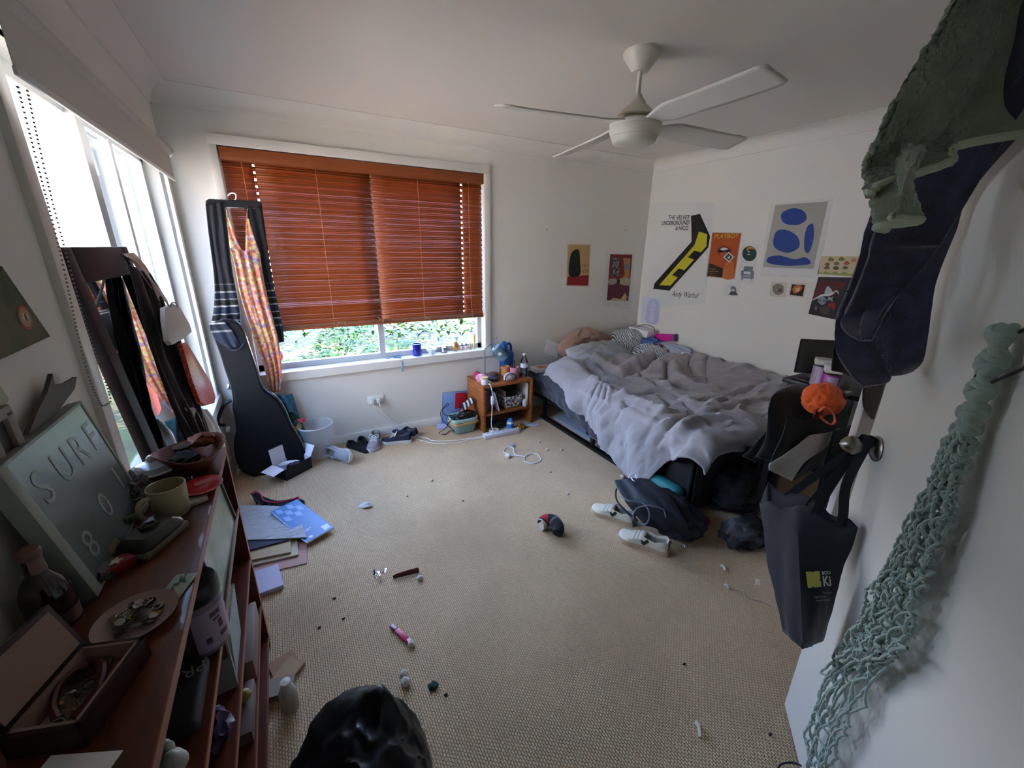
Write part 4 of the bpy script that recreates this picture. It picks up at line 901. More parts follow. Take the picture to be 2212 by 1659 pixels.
lump('leaf_print', None, None, mat('dark green felt', '#1d3d2c', .9), on(630, 900, 1, -.135), (.03, .018, .03), .4, 2.5, 3, 3., parent=bd)
wb = thing('waste_bin', 'translucent white plastic waste bin against the window wall', 'bin', (.575, -.155, 0))
m_bin = mat('frosted plastic', '#d5dbe0', .45, alpha=.34, bump=.2, bscale=70)
MB().lathe([(0, .002), (.078, .002), (.080, .012), (.121, .268), (.124, .272), (.1245, .262)], (.577, -.152, 0), 40).build('body', m_bin, wb)
MB().tube([(.577+.1235*cos(a), -.152+.1235*sin(a), .27) for a in [i*2*pi/40 for i in range(40)]], .003, 6, closed=True).build('rim', mat('frosted rim', '#dfe4e8', .4, alpha=.8), wb)
ob = thing('open_box', 'small black box with white lining standing open in front of the guitar case', 'box', (.37, -.30, 0))
m_bb = mat('black card', '#14151c', .6); m_wl = mat('white card lining', '#e3e2ea', .6)
Mb = TR((.345, -.438, 0), radians(35)); w_, d_, h_ = .208, .135, .088; t_ = .003
b = MB(); b.box((0, 0, 0), (w_, t_, h_), M=Mb); b.box((0, d_-t_, 0), (w_, d_, h_), M=Mb); b.box((0, 0, 0), (t_, d_, h_), M=Mb); b.box((w_-t_, 0, 0), (w_, d_, h_), M=Mb); b.box((0, 0, 0), (w_, d_, t_), M=Mb)
b.build('carton', m_bb, ob)
b = MB(); i_ = t_+.0006
b.box((i_, i_, t_), (w_-i_, d_-i_, t_+.001), M=Mb); b.box((i_, d_-i_-.001, t_), (w_-i_, d_-i_, h_), M=Mb); b.box((i_, i_, t_), (i_+.001, d_-i_, h_), M=Mb); b.box((w_-i_-.001, i_, t_), (w_-i_, d_-i_, h_), M=Mb); b.build('lining', m_wl, ob)
b = MB(); Ml = Mb @ TR((0, d_, h_), 0, radians(82)); b.box((.004, 0, 0), (w_-.004, .115, .002), 0, M=Ml); b.box((.004, .112, -.012), (w_-.004, .116, .006), 1, M=Ml); b.box((.004, 0, -.002), (w_-.004, .115, 0), 1, M=Ml); b.build('lid', [m_wl, m_bb], ob)
b = MB(); b.box((0, 0, 0), (.002, .13, .085), 0, M=Mb @ TR((0, .002, h_), 0, 0, radians(-98))); b.box((-.001, 0, 0), (0, .13, .085), 1, M=Mb @ TR((0, .002, h_), 0, 0, radians(-98))); b.build('flap', [m_wl, m_bb], ob)
b = MB(); b.box((0, 0, 0), (.002, .13, .085), 0, M=Mb @ TR((w_-.002, .002, h_), 0, 0, radians(32))); b.build('flap', m_wl, ob)
for i in range(3): lump('packet', ['white paper packet lying across the open black box', 'dark wrapped packet inside the open black box', 'pink packet in the corner of the open black box'][i], 'packet', [m_paper, mat('purple foil', '#2b2340', .4), mat('pink foil', '#b88aa6', .5)][i], tuple(Mb @ V((.10+.012*i, .09-.032*i, .070-.006*i))), (.06-.017*i, .018, .014), .3, 3, 3, i*2.)
# ---------------------------------------------------------------- bookcase along the side wall
m_bk = mat('cherry veneer', '#5e2a14', .35, kind='wood', vscale=3, col2='#451d0d', stretch=(14, 1.2, 14), coat=.15)
m_bke = mat('cherry edge band', '#84492f', .4)
QX, QY0, QY1, QZ = .25, -3.26, -1.773, .89
bc = thing('bookcase', 'long reddish timber bookcase crowded with ornaments, along the wall below the side window', 'bookcase', (.135, -2.5, 0))
for y0 in (QY1-.02, QY0, -2.52):
    if y0 == -2.52: continue
    b = MB(); b.box((.036, y0, 0), (QX-.002, y0+.02, QZ-.0), 0); b.box((QX-.002, y0, 0), (QX, y0+.02, QZ), 1); b.build('end_panel', [m_bk, m_bke], bc)
b = MB(); b.box((.036, QY0+.02, QZ-.022), (QX-.002, QY1-.02, QZ), 0); b.box((QX-.002, QY0+.02, QZ-.022), (QX, QY1-.02, QZ), 1); b.build('top', [m_bk, m_bke], bc)
SH = (.66, .44, .22, .05)
for z_ in SH:
    b = MB(); b.box((.042, QY0+.02, z_-.018), (QX-.004, QY1-.02, z_), 0); b.box((QX-.004, QY0+.02, z_-.018), (QX-.001, QY1-.02, z_), 1); b.build('shelf', [m_bk, m_bke], bc)
MB().box((.036, QY0+.02, .03), (.042, QY1-.02, QZ-.022)).build('back_panel', mat('bookcase back', '#57301c', .6), bc)
ZB = QZ+.0006
# cinema light box
lb = thing('letter_sign', 'grey light-up letter sign reading SURF, leaning on the wall above the bookcase', 'sign', (.06, -2.21, ZB))
o_ = V((.088, -2.395, ZB+.001)); Ms = frame(o_, (0, 1, 0), (V((.030, -2.395, 1.186))-o_)); sw, sh_ = .345, .30
m_sg = mat('grey acrylic panel', '#5f6b66', .25, var=.12, vscale=5)
MB().box((.012, 0, .0), (sw-.004, sh_-.006, .004), 0, 0, Ms).build('panel', m_sg, lb)
b = MB(); m_sgf = mat('sign frame', '#8b938b', .5); b.box((-.016, 0, -.022), (.012, sh_, .007), 0, .002, Ms); b.box((sw-.004, 0, -.022), (sw+.006, sh_, .006), 0, .002, Ms); b.box((.012, sh_-.006, -.022), (sw-.004, sh_, .006), 0, 0, Ms); b.box((.012, 0, -.022), (sw-.004, .006, .006), 0, 0, Ms); b.build('frame', m_sgf, lb)
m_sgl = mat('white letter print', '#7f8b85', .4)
for i, (ch, x_, y_) in enumerate((('S', .035, .19), ('U', .115, .19), ('R', .20, .19), ('F', .28, .19), ('8', .045, .045), ('0', .165, .065), ('1', .275, .075))):
    MB().text(ch, .095 if i < 4 else .085, Ms @ TR((x_, y_, .0046)), ext=.0003).build('letter', m_sgl, lb)
wf = thing('wooden_rack', 'slotted pale wood rack standing on top behind the letter sign', 'rack', (.012, -2.33, 1.2))
b = MB(); Mr = frame((.017, -2.44, 1.178), (0, 1, 0), (-.02, 0, 1))
for x_ in (0, .065, .13): b.box((x_, 0, 0), (x_+.022, .075, .012), 0, .002, Mr)
b.box((0, .065, 0), (.152, .085, .012), 0, .002, Mr); b.box((0, -.01, 0), (.152, .008, .012), 0, .002, Mr); b.build('bars', mat('pale grey wood', '#8f877b', .6), wf)
MB().box((.02, .0, .001), (.135, .07, .004), 0, 0, Mr).build('dark_inset', mat('dark inset', '#2e2a22', .6), wf)
fe = MB(); Mf = frame((.019, -2.265, 1.192), (0, 1, .0), (0, 0, 1))
fe.poly([(0, 0), (.06, .028), (.12, .05), (.165, .078), (.158, .052), (.21, .044), (.27, .042), (.24, .02), (.13, .0)], 0, Mf, .006, .008)
tag(fe.build('carved_ornament', mat('dark carved wood', '#4e463a', .6, bump=.3, bscale=60)), 'flat dark carved wood ornament along the top of the letter sign', 'ornament')
# wall triangle and snippets
tr = thing('wall_triangle', 'mossy stone triangle with a red painted eye on the wall', 'wall ornament', (.02, -2.2, 1.34))
T_ = [on(105, 725, 0, .035), on(15, 583, 0, .035), on(-70, 745, 0, .035), on(0, 760, 0, .035)]
m_mos = mat('mossy stone', '#6f6a58', .9, col2='#4d5a44', vscale=14, bump=.5, bscale=50)
MB().poly([(-.187, -.006), (.079, 0), (-.01, .152)], 0, frame((.031, -2.15, 1.347), (0, 1, 0), (0, 0, 1)), 0, .028).build('slab', m_mos, tr)
Me = frame((.032, -2.15, 1.347), (0, 1, 0), (0, 0, 1)); ec = (.003, .052)
el = lambda rx_, ry_, c=ec: [(c[0]+rx_*cos(a), c[1]+ry_*sin(a)) for a in [i*2*pi/24 for i in range(24)]]
b = MB(); b.poly(el(.024, .024), 0, Me, .0002); b.poly(el(.0195, .0185), 1, Me, .0005); b.poly([(ec[0]-.012, ec[1]), (ec[0]-.004, ec[1]+.011), (ec[0]+.012, ec[1]+.002), (ec[0]+.002, ec[1]-.010)], 2, Me, .0008); b.poly(el(.0045, .008), 3, Me, .0011)
b.build('painted_eye', [mat('red paint', '#a5483a', .6), mat('tan paint', '#9a8a62', .6), mat('cream paint', '#cfc39c', .6), mat('black paint', '#15120f', .5)], tr)
tag(MB().box((.002, -2.18, 1.515), (.012, -2.105, 1.575), 0, .003).build('yellow_card', mat('mustard card', '#a8862f', .6)), 'mustard yellow card stuck on the wall above the stone triangle', 'card')
tag(MB().poly([(-.06, 0), (-.02, .03), (.012, .055), (.03, .02), (.05, -.03), (.02, -.05), (0, -.02)], 0, frame((.006, -2.285, 1.29), (0, 1, 0), (0, 0, 1)), 0, .004).build('paper_cutout', mat('pale paper', '#aab09a', .7)), 'pale paper cutout on the wall between triangle and letter sign', 'paper')

# on top of the bookcase
def pz(u, v): q = on(u, v, 2, ZB); return q
lid = thing('glass_dish', 'round white dish under a low glass lid with ball knob, by the mirror', 'dish', (.075, -1.88, ZB))
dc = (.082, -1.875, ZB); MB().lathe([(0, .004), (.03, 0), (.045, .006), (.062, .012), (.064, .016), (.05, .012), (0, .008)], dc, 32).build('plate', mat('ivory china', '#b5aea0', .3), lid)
MB().lathe([(.048, .014), (.042, .028), (.026, .034), (0, .036)], dc, 32).build('glass_lid', mat('milky glass', '#a9aaa2', .15, alpha=.75), lid)
MB().blob((dc[0], dc[1], dc[2]+.046), .013, 3).build('knob', mat('glass knob', '#cdd0c8', .08), lid)
wb_ = thing('wicker_bowl', 'brown shallow wooden bowl at the far end of the bookcase', 'bowl', (.178, -1.885, ZB))
m_wbw = mat('brown leather hide', '#6a3517', .55, var=.3, vscale=14)
MB().grid(48, 8, lambda u, v: (.180+(.045+.040*v)*cos(2*pi*u)*(1+.08*v*sin(4*pi*u+1)), -1.888+(.05+.05*v)*sin(2*pi*u)*(1+.05*v*sin(6*pi*u)), ZB+.002+.062*v+.010*v*sin(4*pi*u+.5)), 0, True, True).build('side', m_wbw, wb_, solid=.004)
MB().lathe([(0, .002), (.046, .002), (.046, .005), (0, .005)], (.180, -1.888, ZB), 28, 0, None, sy=1.1).build('base', m_wbw, wb_)
lathe_thing('coffee_pot', 'faceted steel pot with black top lying in the brown bowl', 'pot', mat('brushed steel dark', '#5d5b57', .3, metal=.8), [(0, 0), (.022, 0), (.018, .02), (.024, .045), (0, .046)], (.158, -1.875, ZB+.025), 8)
lump('leather_purse', 'small brown leather purse propped on the bowl rim', 'purse', mat('tan leather', '#6b2f17', .6), (.205, -1.845, ZB+.068), (.034, .026, .022), .3, 2.5, 3, 3.)
lump('black_cloth', 'black cloth bundle in the brown bowl', 'cloth', m_blackf, (.17, -1.92, ZB+.045), (.035, .035, .022), .4, 3, 3, 5.)
sg = thing('sunglasses', 'brown sunglasses beside the big mug', 'sunglasses', tuple(pz(380, 1050)))
c_ = pz(385, 1055); m_sgl2 = mat('brown lens', '#2c1c12', .1)
for dx in (-.022, .022): MB().blob((c_.x+dx*.8, c_.y+dx*.7, ZB+.015), (.017, .017, .012), 2).build('lens', m_sgl2, sg)
MB().tube(spline([(c_.x-.03, c_.y-.03, ZB+.02), (c_.x-.055, c_.y+.02, ZB+.012), (c_.x-.06, c_.y+.05, ZB+.006)], 5), .002, 5).build('temple', m_sgl2, sg)
rp = MB(); rp.lathe([(0, .012), (.030, .010), (.045, .016), (.047, .020), (.044, .021), (.03, .015), (0, .017)], (.222, -2.06, ZB), 32, sy=1.15)
rp.lathe([(0, .0176), (.011, .0172), (.012, .0178), (0, .0182)], (.212, -2.045, ZB), 16, 1)
tag(rp.build('red_dish', [mat('red glaze', '#9c1f1c', .2), mat('pale red glaze', '#c4655c', .25)]), 'shiny red dish overhanging the front edge of the bookcase', 'dish')
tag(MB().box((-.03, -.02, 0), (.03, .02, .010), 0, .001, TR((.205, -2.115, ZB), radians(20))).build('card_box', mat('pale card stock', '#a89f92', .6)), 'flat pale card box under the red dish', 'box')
cm = thing('mug', 'large cream mug near the front edge of the bookcase', 'mug', (.162, -2.165, ZB))
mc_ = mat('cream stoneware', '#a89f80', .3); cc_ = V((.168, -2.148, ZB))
MB().lathe([(0, .003), (.033, 0), (.036, .004), (.0405, .082), (.0375, .083), (.0335, .01), (0, .008)], cc_, 32).build('body', mc_, cm)
dd = V((-.75, -.66, 0)); MB().tube(spline([cc_+dd*.038+V((0, 0, .070)), cc_+dd*.060+V((0, 0, .066)), cc_+dd*.067+V((0, 0, .042)), cc_+dd*.056+V((0, 0, .02)), cc_+dd*.036+V((0, 0, .016))], 6), lambda t: (.006, .0045), 8).build('handle', mc_, cm)
bd_ = thing('butter_dish', 'dark rectangular lidded dish with diamond knob in front of the cream mug', 'dish', (.15, -2.255, ZB))
M_ = TR((.150, -2.262, ZB), radians(62)); m_bd = mat('dark olive glaze', '#35342a', .3)
MB().box((-.062, -.040, 0), (.062, .040, .018), 0, .006, M_).build('tray', mat('olive stoneware', '#6b6a58', .4), bd_)
def lidf(u, v):
    a = 2*pi*u; sxq = (abs(cos(a))**.35)*(1 if cos(a) > 0 else -1); syq = (abs(sin(a))**.35)*(1 if sin(a) > 0 else -1)
    k = 1-.30*ss(.25, .8, v) if v < .8 else .70*(1-(v-.8)/.2); z = .018+.024*ss(0, .85, v)
    return (.060*sxq*k, .038*syq*k, z)
MB().grid(48, 14, lidf, 0, True, True, M_).build('lid', m_bd, bd_)
MB().tube([M_ @ V((x_, y_, .046)) for x_, y_ in ((.016, 0), (.006, .012), (-.010, .012), (-.016, 0), (-.006, -.012), (.010, -.012))], .0035, 6, closed=True).build('knob', mat('black knob', '#151410', .3), bd_)
lump('stone_figures', 'grey carved stone animal group beside the letter sign', 'figurine', mat('grey soapstone', '#4a4843', .6, bump=.4, bscale=60), (.075, -2.04, ZB+.034), (.03, .055, .036), .45, 3.2, 4, 6.)
sl = MB(); sl.grid(30, 14, lambda u, v: (.088+.030*cos(2*pi*u)*sin(pi*v*.55+.15)*(1+.12*sin(14*pi*u)*v), -2.135+.046*sin(2*pi*u)*sin(pi*v*.55+.15)*(1+.12*sin(14*pi*u)*v), ZB+.002+.034*v**1.5), 0, True, True)
tag(sl.build('shell', mat('pale shell', '#8d8272', .5), None, solid=.003), 'pale spiky seashell between the stone animals and the butter dish', 'shell')
pcd = MB(); Mp_ = frame((.085, -2.235, ZB+.002), (0, 1, .12), (-.32, 0, 1)); pcd.box((0, 0, 0), (.085, .105, .002), 0, 0, Mp_)
pcd.poly([(.062+.03*cos(a)-.02, .045+.03*sin(a)) for a in [radians(100+i*14) for i in range(14)]]+[(.066+.022*cos(a)-.02, .047+.026*sin(a)) for a in [radians(282-i*14) for i in range(14)]], 1, Mp_, .0026)
tag(pcd.build('postcard', [mat('night blue print', '#1d2f55', .5, col2='#33567c', vscale=10), mat('ochre print', '#8c7c22', .6)]), 'night blue postcard with ochre crescent leaning on the letter sign', 'postcard')
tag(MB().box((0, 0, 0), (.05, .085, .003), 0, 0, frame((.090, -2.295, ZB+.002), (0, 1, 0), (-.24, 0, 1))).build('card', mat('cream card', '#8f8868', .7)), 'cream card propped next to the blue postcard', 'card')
tag(MB().box((0, 0, 0), (.05, .10, .002), 0, 0, frame((.078, -2.262, ZB+.002), (0, 1, .1), (-.24, 0, 1))).build('card', mat('olive card', '#6b662c', .7)), 'olive card tucked behind the cream one', 'card')
dsh = MB(); dsh.grid(24, 6, lambda u, v: (.062+.03*(v-.5)*1.4, -2.285+.12*(u-.5), ZB+.004+.010*sin(pi*u)+.022*(v-.5)**2*20*.05+.006), 0); tag(dsh.build('curved_tray', mat('bone tray', '#7b715f', .4), None, solid=.003), 'curved bone-coloured tray in front of the letter sign', 'tray')
tag(MB().box((-.028, -.017, 0), (.028, .017, .022), 0, .003, TR((.105, -2.335, ZB), radians(40))).build('red_tin', mat('red tin', '#7a1216', .4)), 'little red tin behind the saucer', 'tin')
tag(MB().poly([(.009*(1+.35*cos(5*a))*cos(a), .009*(1+.35*cos(5*a))*sin(a)) for a in [i*2*pi/40 for i in range(40)]], 0, TR((.107, -2.337, ZB+.0255), .3), 0, .003).build('flower_clip', mat('white petal', '#b9b3aa', .5)), 'white flower clip on the red tin', 'hair clip')
lump('necklace_heap', 'dark heap of bracelets behind the saucer', 'jewellery', mat('dark beads', '#1c1718', .35, bump=.6, bscale=120), (.075, -2.345, ZB+.014), (.035, .04, .016), .5, 5, 3, 2.)
# saucer with trinkets
sc_ = thing('saucer', 'wide pinkish saucer on the bookcase edge', 'saucer', (.172, -2.512, ZB))
MB().lathe([(0, .004), (.028, .0), (.036, .003), (.060, .011), (.061, .013), (.036, .007), (0, .008)], (.174, -2.512, ZB), 40).build('plate', mat('blush china', '#8d7670', .35), sc_)
R2 = random.Random(3); m_coin = [mat('silver trinket', '#8b877f', .3, metal=.9), mat('brass trinket', '#77592e', .35, metal=.9), mat('dark trinket', '#3a2f28', .4, metal=.5)]
for i in range(48):
    a = R2.uniform(0, 2*pi); r_ = .037*R2.random()**.5; M_ = TR((.172+r_*cos(a), -2.512+r_*sin(a), ZB+.010+.0022*(i//8)*(1-r_/.05)), R2.uniform(0, 6), R2.uniform(-.3, .3), R2.uniform(-.3, .3))
    b = MB()
    if i % 3: b.lathe([(0, 0), (.0075, 0), (.0078, .0008), (.0075, .0016), (0, .0016)], (0, 0, 0), 14, 0, M_)
    else: b.tube([M_ @ V((.0075*cos(t), .0075*sin(t), .001)) for t in [k*pi/8 for k in range(16)]], .0011, 5, closed=True)
    tag(b.build('coin' if i % 3 else 'ring', m_coin[i % 3 if i % 2 else 0]), 'small metal trinket in the heap on the blush saucer', 'trinket', 'trinkets heaped on the saucer')
tg = MB(); Mg = TR((.222, -2.452, ZB), radians(70), 0, 0); tg.box((-.035, -.020, 0), (.035, .020, .004), 0, .001, Mg)
for i in range(7): tg.poly([(-.028+.009*i, -.012+.006*(i % 4)), (-.020+.009*i, -.008+.006*(i % 4)), (-.016+.009*i, .0+.004*(i % 3)), (-.025+.009*i, -.002+.005*(i % 3))], 1+i % 2, Mg, .0045)
tag(tg.build('leaf_tray', [mat('pale mint tray', '#8f9a88', .3), mat('leaf green', '#1d4f2c', .4), mat('leaf brown', '#5b4a36', .4)]), 'mint green leaf-patterned tray at the edge behind the saucer', 'tray')
# jewellery box
jb = thing('jewellery_box', 'open dark timber jewellery box with pale lining at the near end', 'box', (.14, -2.67, ZB))
a0 = pz(325, 1420); a1 = pz(25, 1640); 
J0 = V((.212, -2.606, ZB)); jd = V((-.044, -.128, 0)).normalized(); js = V((-jd.y, jd.x, 0)); js = js if js.x < 0 else -js
Mj = frame(J0, jd, js); jl, jw, jh = .136, .092, .040
if Mj.col[2][2] < 0: Mj = frame(J0+jd*.136, -jd, js)
m_jw = mat('dark mahogany', '#2c140c', .35); m_jl = mat('pinkish velvet', '#8d7265', .9, sheen=.3); t_ = .006
b = MB(); b.box((0, 0, 0), (jl, t_, jh), M=Mj); b.box((0, jw-t_, 0), (jl, jw, jh), M=Mj); b.box((0, 0, 0), (t_, jw, jh), M=Mj); b.box((jl-t_, 0, 0), (jl, jw, jh), M=Mj); b.box((0, 0, 0), (jl, jw, .004), M=Mj); b.build('case', m_jw, jb)
b = MB(); b.box((t_, t_, .004), (jl-t_, jw-t_, .006), M=Mj); b.box((t_, t_, .006), (t_+.004, jw-t_, jh+.001), M=Mj); b.box((jl-t_-.004, t_, .006), (jl-t_, jw-t_, jh+.001), M=Mj); b.box((t_, t_, .006), (jl-t_, t_+.004, jh+.001), M=Mj); b.box((t_, jw-t_-.004, .006), (jl-t_, jw-t_, jh+.001), M=Mj); b.build('lining', m_jl, jb)
Ml = Mj @ TR((0, jw, jh), 0, radians(72)); b = MB(); b.box((0, 0, 0), (jl, .088, .010), 0, .001, Ml); b.box((.008, .008, .010), (jl-.008, .080, .0115), 1, 0, Ml); b.build('lid', [m_jw, m_jl], jb)
for i in range(36):
    M_ = Mj @ TR((.02+R2.random()*.095, .016+R2.random()*.06, .010+.004*(i//9)), R2.uniform(0, 6), R2.uniform(-.4, .4), R2.uniform(-.4, .4)); b = MB()
    if i % 2: b.tube([M_ @ V((.007*cos(t), .007*sin(t), .001)) for t in [k*pi/8 for k in range(16)]], .001, 5, closed=True)
    else: b.blob((0, 0, .002), (.006, .004, .003), 1, .2, 3, M=M_)
    tag(b.build('earring' if i % 2 else 'charm', m_coin[i % 3]), 'tangled piece of jewellery lying inside the open jewellery box', 'jewellery', 'jewellery in the open box')
tag(MB().tube(spline([Mj @ V((.03, .03, .02)), Mj @ V((.06, .02, .03)), Mj @ V((.10, .04, .028)), Mj @ V((.115, .07, .02)), Mj @ V((.085, .082, .028)), Mj @ V((.05, .07, .024)), Mj @ V((.03, .05, .02))], 6), .006, 8).build('bracelet', mat('amber bracelet', '#4a1d10', .4)), 'thick reddish brown bracelet coiled in the jewellery box', 'bracelet')
tag(MB().box((-.045, -.03, 0), (.045, .03, .0015), 0, 0, TR((.158, -2.772, ZB), radians(-25))).build('paper_note', m_paper), 'blank white paper note at the near end of the bookcase', 'paper')
bbt = thing('brown_bottle', 'dark brown glass bottle with pink neck label at the near end', 'bottle', (.042, -2.46, ZB))
m_bbg = mat('dark amber glass', '#200d07', .12, spec=.8)
MB().lathe([(0, 0), (.030, 0), (.032, .004), (.032, .075), (.026, .095), (.014, .115), (.0125, .150), (0, .150)], (.052, -2.452, ZB), 28).build('body', m_bbg, bbt)
MB().lathe([(.0145, .118), (.0132, .148)], (.052, -2.452, ZB), 24, a0=-1.6, a1=.6).build('neck_label', mat('dusty pink label', '#7d5e57', .6), bbt)
MB().lathe([(.0328, .008), (.0328, .035)], (.052, -2.452, ZB), 28, a0=-2.2, a1=.3).build('body_label', mat('brown label', '#5a3f33', .6), bbt)
MB().lathe([(0, .146), (.0155, .146), (.0165, .150), (.0165, .158), (.014, .162), (0, .162)], (.052, -2.452, ZB), 24).build('cap', mat('pinkish foil', '#6e514b', .4), bbt)
lathe_thing('jar', 'squat brown jar behind the pink-necked bottle', 'jar', mat('brown glass', '#2b1f15', .2), [(0, 0), (.024, 0), (.026, .05), (.018, .066), (0, .068)], (.042, -2.355, ZB), 22)

# second shelf
pf = thing('picture_frame', 'small framed picture under glass leaning out of the upper shelf', 'picture frame', (.22, -2.02, .661))
Mq = frame((.240, -2.285, .6612), (0, 1, 0), (-.12, 0, 1)); b = MB(); fw_, fh_ = .415, .190
for a_, c_ in (((0, 0), (fw_, .010)), ((0, fh_-.010), (fw_, fh_)), ((0, .010), (.010, fh_-.010)), ((fw_-.010, .010), (fw_, fh_-.010))): b.box((*a_, 0), (*c_, .012), 0, .001, Mq)
b.build('frame', mat('grey frame', '#4f5049', .5), pf)
MB().box((.010, .010, .002), (fw_-.010, fh_-.010, .006), 0, 0, Mq).build('print', mat('grey green print', '#8b9484', .2, col2='#66745f', vscale=9), pf)
pt = thing('protein_tub', 'big tub with black lid and lilac label on the upper shelf behind the saucer', 'tub', (.205, -2.36, .6605))
tc_ = (.222, -2.372, .6606); MB().lathe([(0, 0), (.042, 0), (.046, .008), (.046, .122), (.038, .136), (0, .136)], tc_, 36).build('body', mat('lilac tub', '#7c6b7d', .4), pt)
MB().lathe([(0, .136), (.047, .136), (.049, .140), (.049, .172), (.045, .178), (0, .178)], tc_, 36).build('lid', mat('black plastic lid', '#0c0b0c', .35), pt)
lbm = MB(); mlab = [mat('label lilac', '#a08ea6', .5), mat('label plum', '#4d2f48', .5)]; lbm.lathe([(.0466, .014), (.0466, .118)], tc_, 30, 0, a0=-2.2, a1=1.0)
for (a_, w__, z0_, z1_) in ((-1.0, .5, .096, .108), (-.9, .34, .084, .090), (-.72, .22, .058, .080), (-1.35, .24, .034, .050), (-.75, .42, .034, .046)): lbm.lathe([(.0470, z0_), (.0470, z1_)], tc_, 10, 1, a0=a_, a1=a_+w__)
lbm.lathe([(.0470, .014), (.0470, .118)], tc_, 6, 1, a0=.42, a1=.85); lbm.lathe([(.0470, .014), (.0470, .118)], tc_, 6, 1, a0=-2.1, a1=-1.75); lbm.build('label_band', mlab, pt)
pb_ = thing('dark_bag', 'black bag with white lettering PRANA lying on the upper shelf', 'bag', (.14, -2.53, .661))
b = MB(); b.box((.06, -2.60, .6612), (.236, -2.435, .692), 0, .013, seg=4); b.build('body', mat('black bag cloth', '#0d0b0c', .7), pb_)
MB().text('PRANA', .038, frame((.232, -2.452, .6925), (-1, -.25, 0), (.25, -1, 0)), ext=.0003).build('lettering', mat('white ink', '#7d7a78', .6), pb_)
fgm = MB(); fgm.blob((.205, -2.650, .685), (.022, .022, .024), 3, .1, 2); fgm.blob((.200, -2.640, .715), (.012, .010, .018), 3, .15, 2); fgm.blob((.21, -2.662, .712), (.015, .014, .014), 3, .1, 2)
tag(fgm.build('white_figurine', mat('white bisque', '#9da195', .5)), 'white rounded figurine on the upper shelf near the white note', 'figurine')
# third shelf
xs = [('#8c8f8d', 'pale grey'), ('#2c5a48', 'dark green'), ('#7c8f92', 'grey-blue')]
x0 = .188
for i, (cc, nm) in enumerate(xs):
    t_ = thing('book', nm+' large book leaning at the end of the middle shelf', 'book', (x0, -2.2, .4405), 'books on the middle shelf')
    Mk = TR((x0+.0175*i, -2.235+.01*i, .4405), 0, 0, radians(4)); hh = .188-.006*i
    b = MB(); b.box((0, -.082, 0), (.002, .082, hh), 0, 0, Mk); b.box((.013, -.082, 0), (.0152, .082, hh), 0, 0, Mk); b.box((0, .080, 0), (.0152, .082, hh), 0, 0, Mk)
    if i == 0: pass
    b.build('cover', mat('large book '+cc, cc, .4), t_); MB().box((.002, -.080, .002), (.013, .080, hh-.002), 0, 0, Mk).build('pages', m_page, t_)
tb = thing('photo_book', 'white book showing dark photo and black print at the near side of the green book', 'book', (.15, -2.31, .4405), 'books on the middle shelf')
Mk = frame((.118, -2.334, .4406), (1, .10, 0), (0, .05, 1)); b = MB(); b.box((0, 0, -.02), (.125, .185, .0), 0, 0, Mk)
b.box((.004, .10, .0), (.121, .182, .0006), 1, 0, Mk); b.poly([(.03, .05), (.05, .06), (.06, .055), (.085, .07), (.095, .066), (.088, .045), (.06, .04), (.045, .035)], 2, Mk, .0008); b.poly([(.02, .012), (.024, .02), (.03, .012)], 2, Mk, .0008); b.poly([(.06, .012), (.07, .02), (.085, .014)], 2, Mk, .0008)
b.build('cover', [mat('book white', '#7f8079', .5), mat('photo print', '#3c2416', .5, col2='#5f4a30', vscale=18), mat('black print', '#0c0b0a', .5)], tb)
lump('purple_pouch', 'crumpled violet pouch on the middle shelf', 'pouch', mat('violet satin', '#24113f', .4), (.205, -2.44, .47), (.035, .045, .03), .4, 2.5, 3, 2.)
# low shelf
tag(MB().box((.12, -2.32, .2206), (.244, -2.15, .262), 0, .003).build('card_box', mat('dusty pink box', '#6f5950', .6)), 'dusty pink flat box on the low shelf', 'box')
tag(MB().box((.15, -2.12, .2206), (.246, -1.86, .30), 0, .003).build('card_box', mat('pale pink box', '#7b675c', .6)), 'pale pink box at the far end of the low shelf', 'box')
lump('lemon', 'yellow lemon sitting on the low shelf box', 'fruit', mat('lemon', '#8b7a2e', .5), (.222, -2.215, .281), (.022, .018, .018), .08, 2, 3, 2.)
# at the foot of the bookcase
for i, (dx, dy, rz, cc) in enumerate(((0, 0, .3, '#9a7355'), (.02, -.05, .8, '#a98a68'), (-.01, -.11, -.2, '#8d8274'))):
    tag(MB().box((-.045, -.035, 0), (.045, .035, .006+.01*i), 0, 0, TR((.292+dx, -1.90+dy, .0), rz)).build('paper_scrap', mat('scrap '+cc, cc, .7)), ['torn brown card on the carpet against the bookcase end', 'torn tan paper on the carpet beside the bookcase', 'grey crumpled scrap on the carpet beside the bookcase'][i], 'paper')
pbt = thing('spray_bottle', 'clear plastic bottle with white cap standing on the carpet beside the bookcase', 'bottle', (.315, -2.10, 0))
c_ = (.312, -2.092, 0); MB().lathe([(0, 0), (.026, 0), (.028, .006), (.028, .082), (.020, .100), (.013, .108), (0, .108)], c_, 26).build('body', mat('cloudy plastic', '#d0c8ba', .2, alpha=.6), pbt)
MB().lathe([(.0284, .012), (.0284, .07)], c_, 20, a0=-1.6, a1=.6).build('label_band', mat('cream label', '#9d9183', .6), pbt); MB().lathe([(0, .106), (.016, .106), (.016, .128), (0, .13)], c_, 22).build('cap', mat('white cap', '#d6d2ca', .4), pbt)
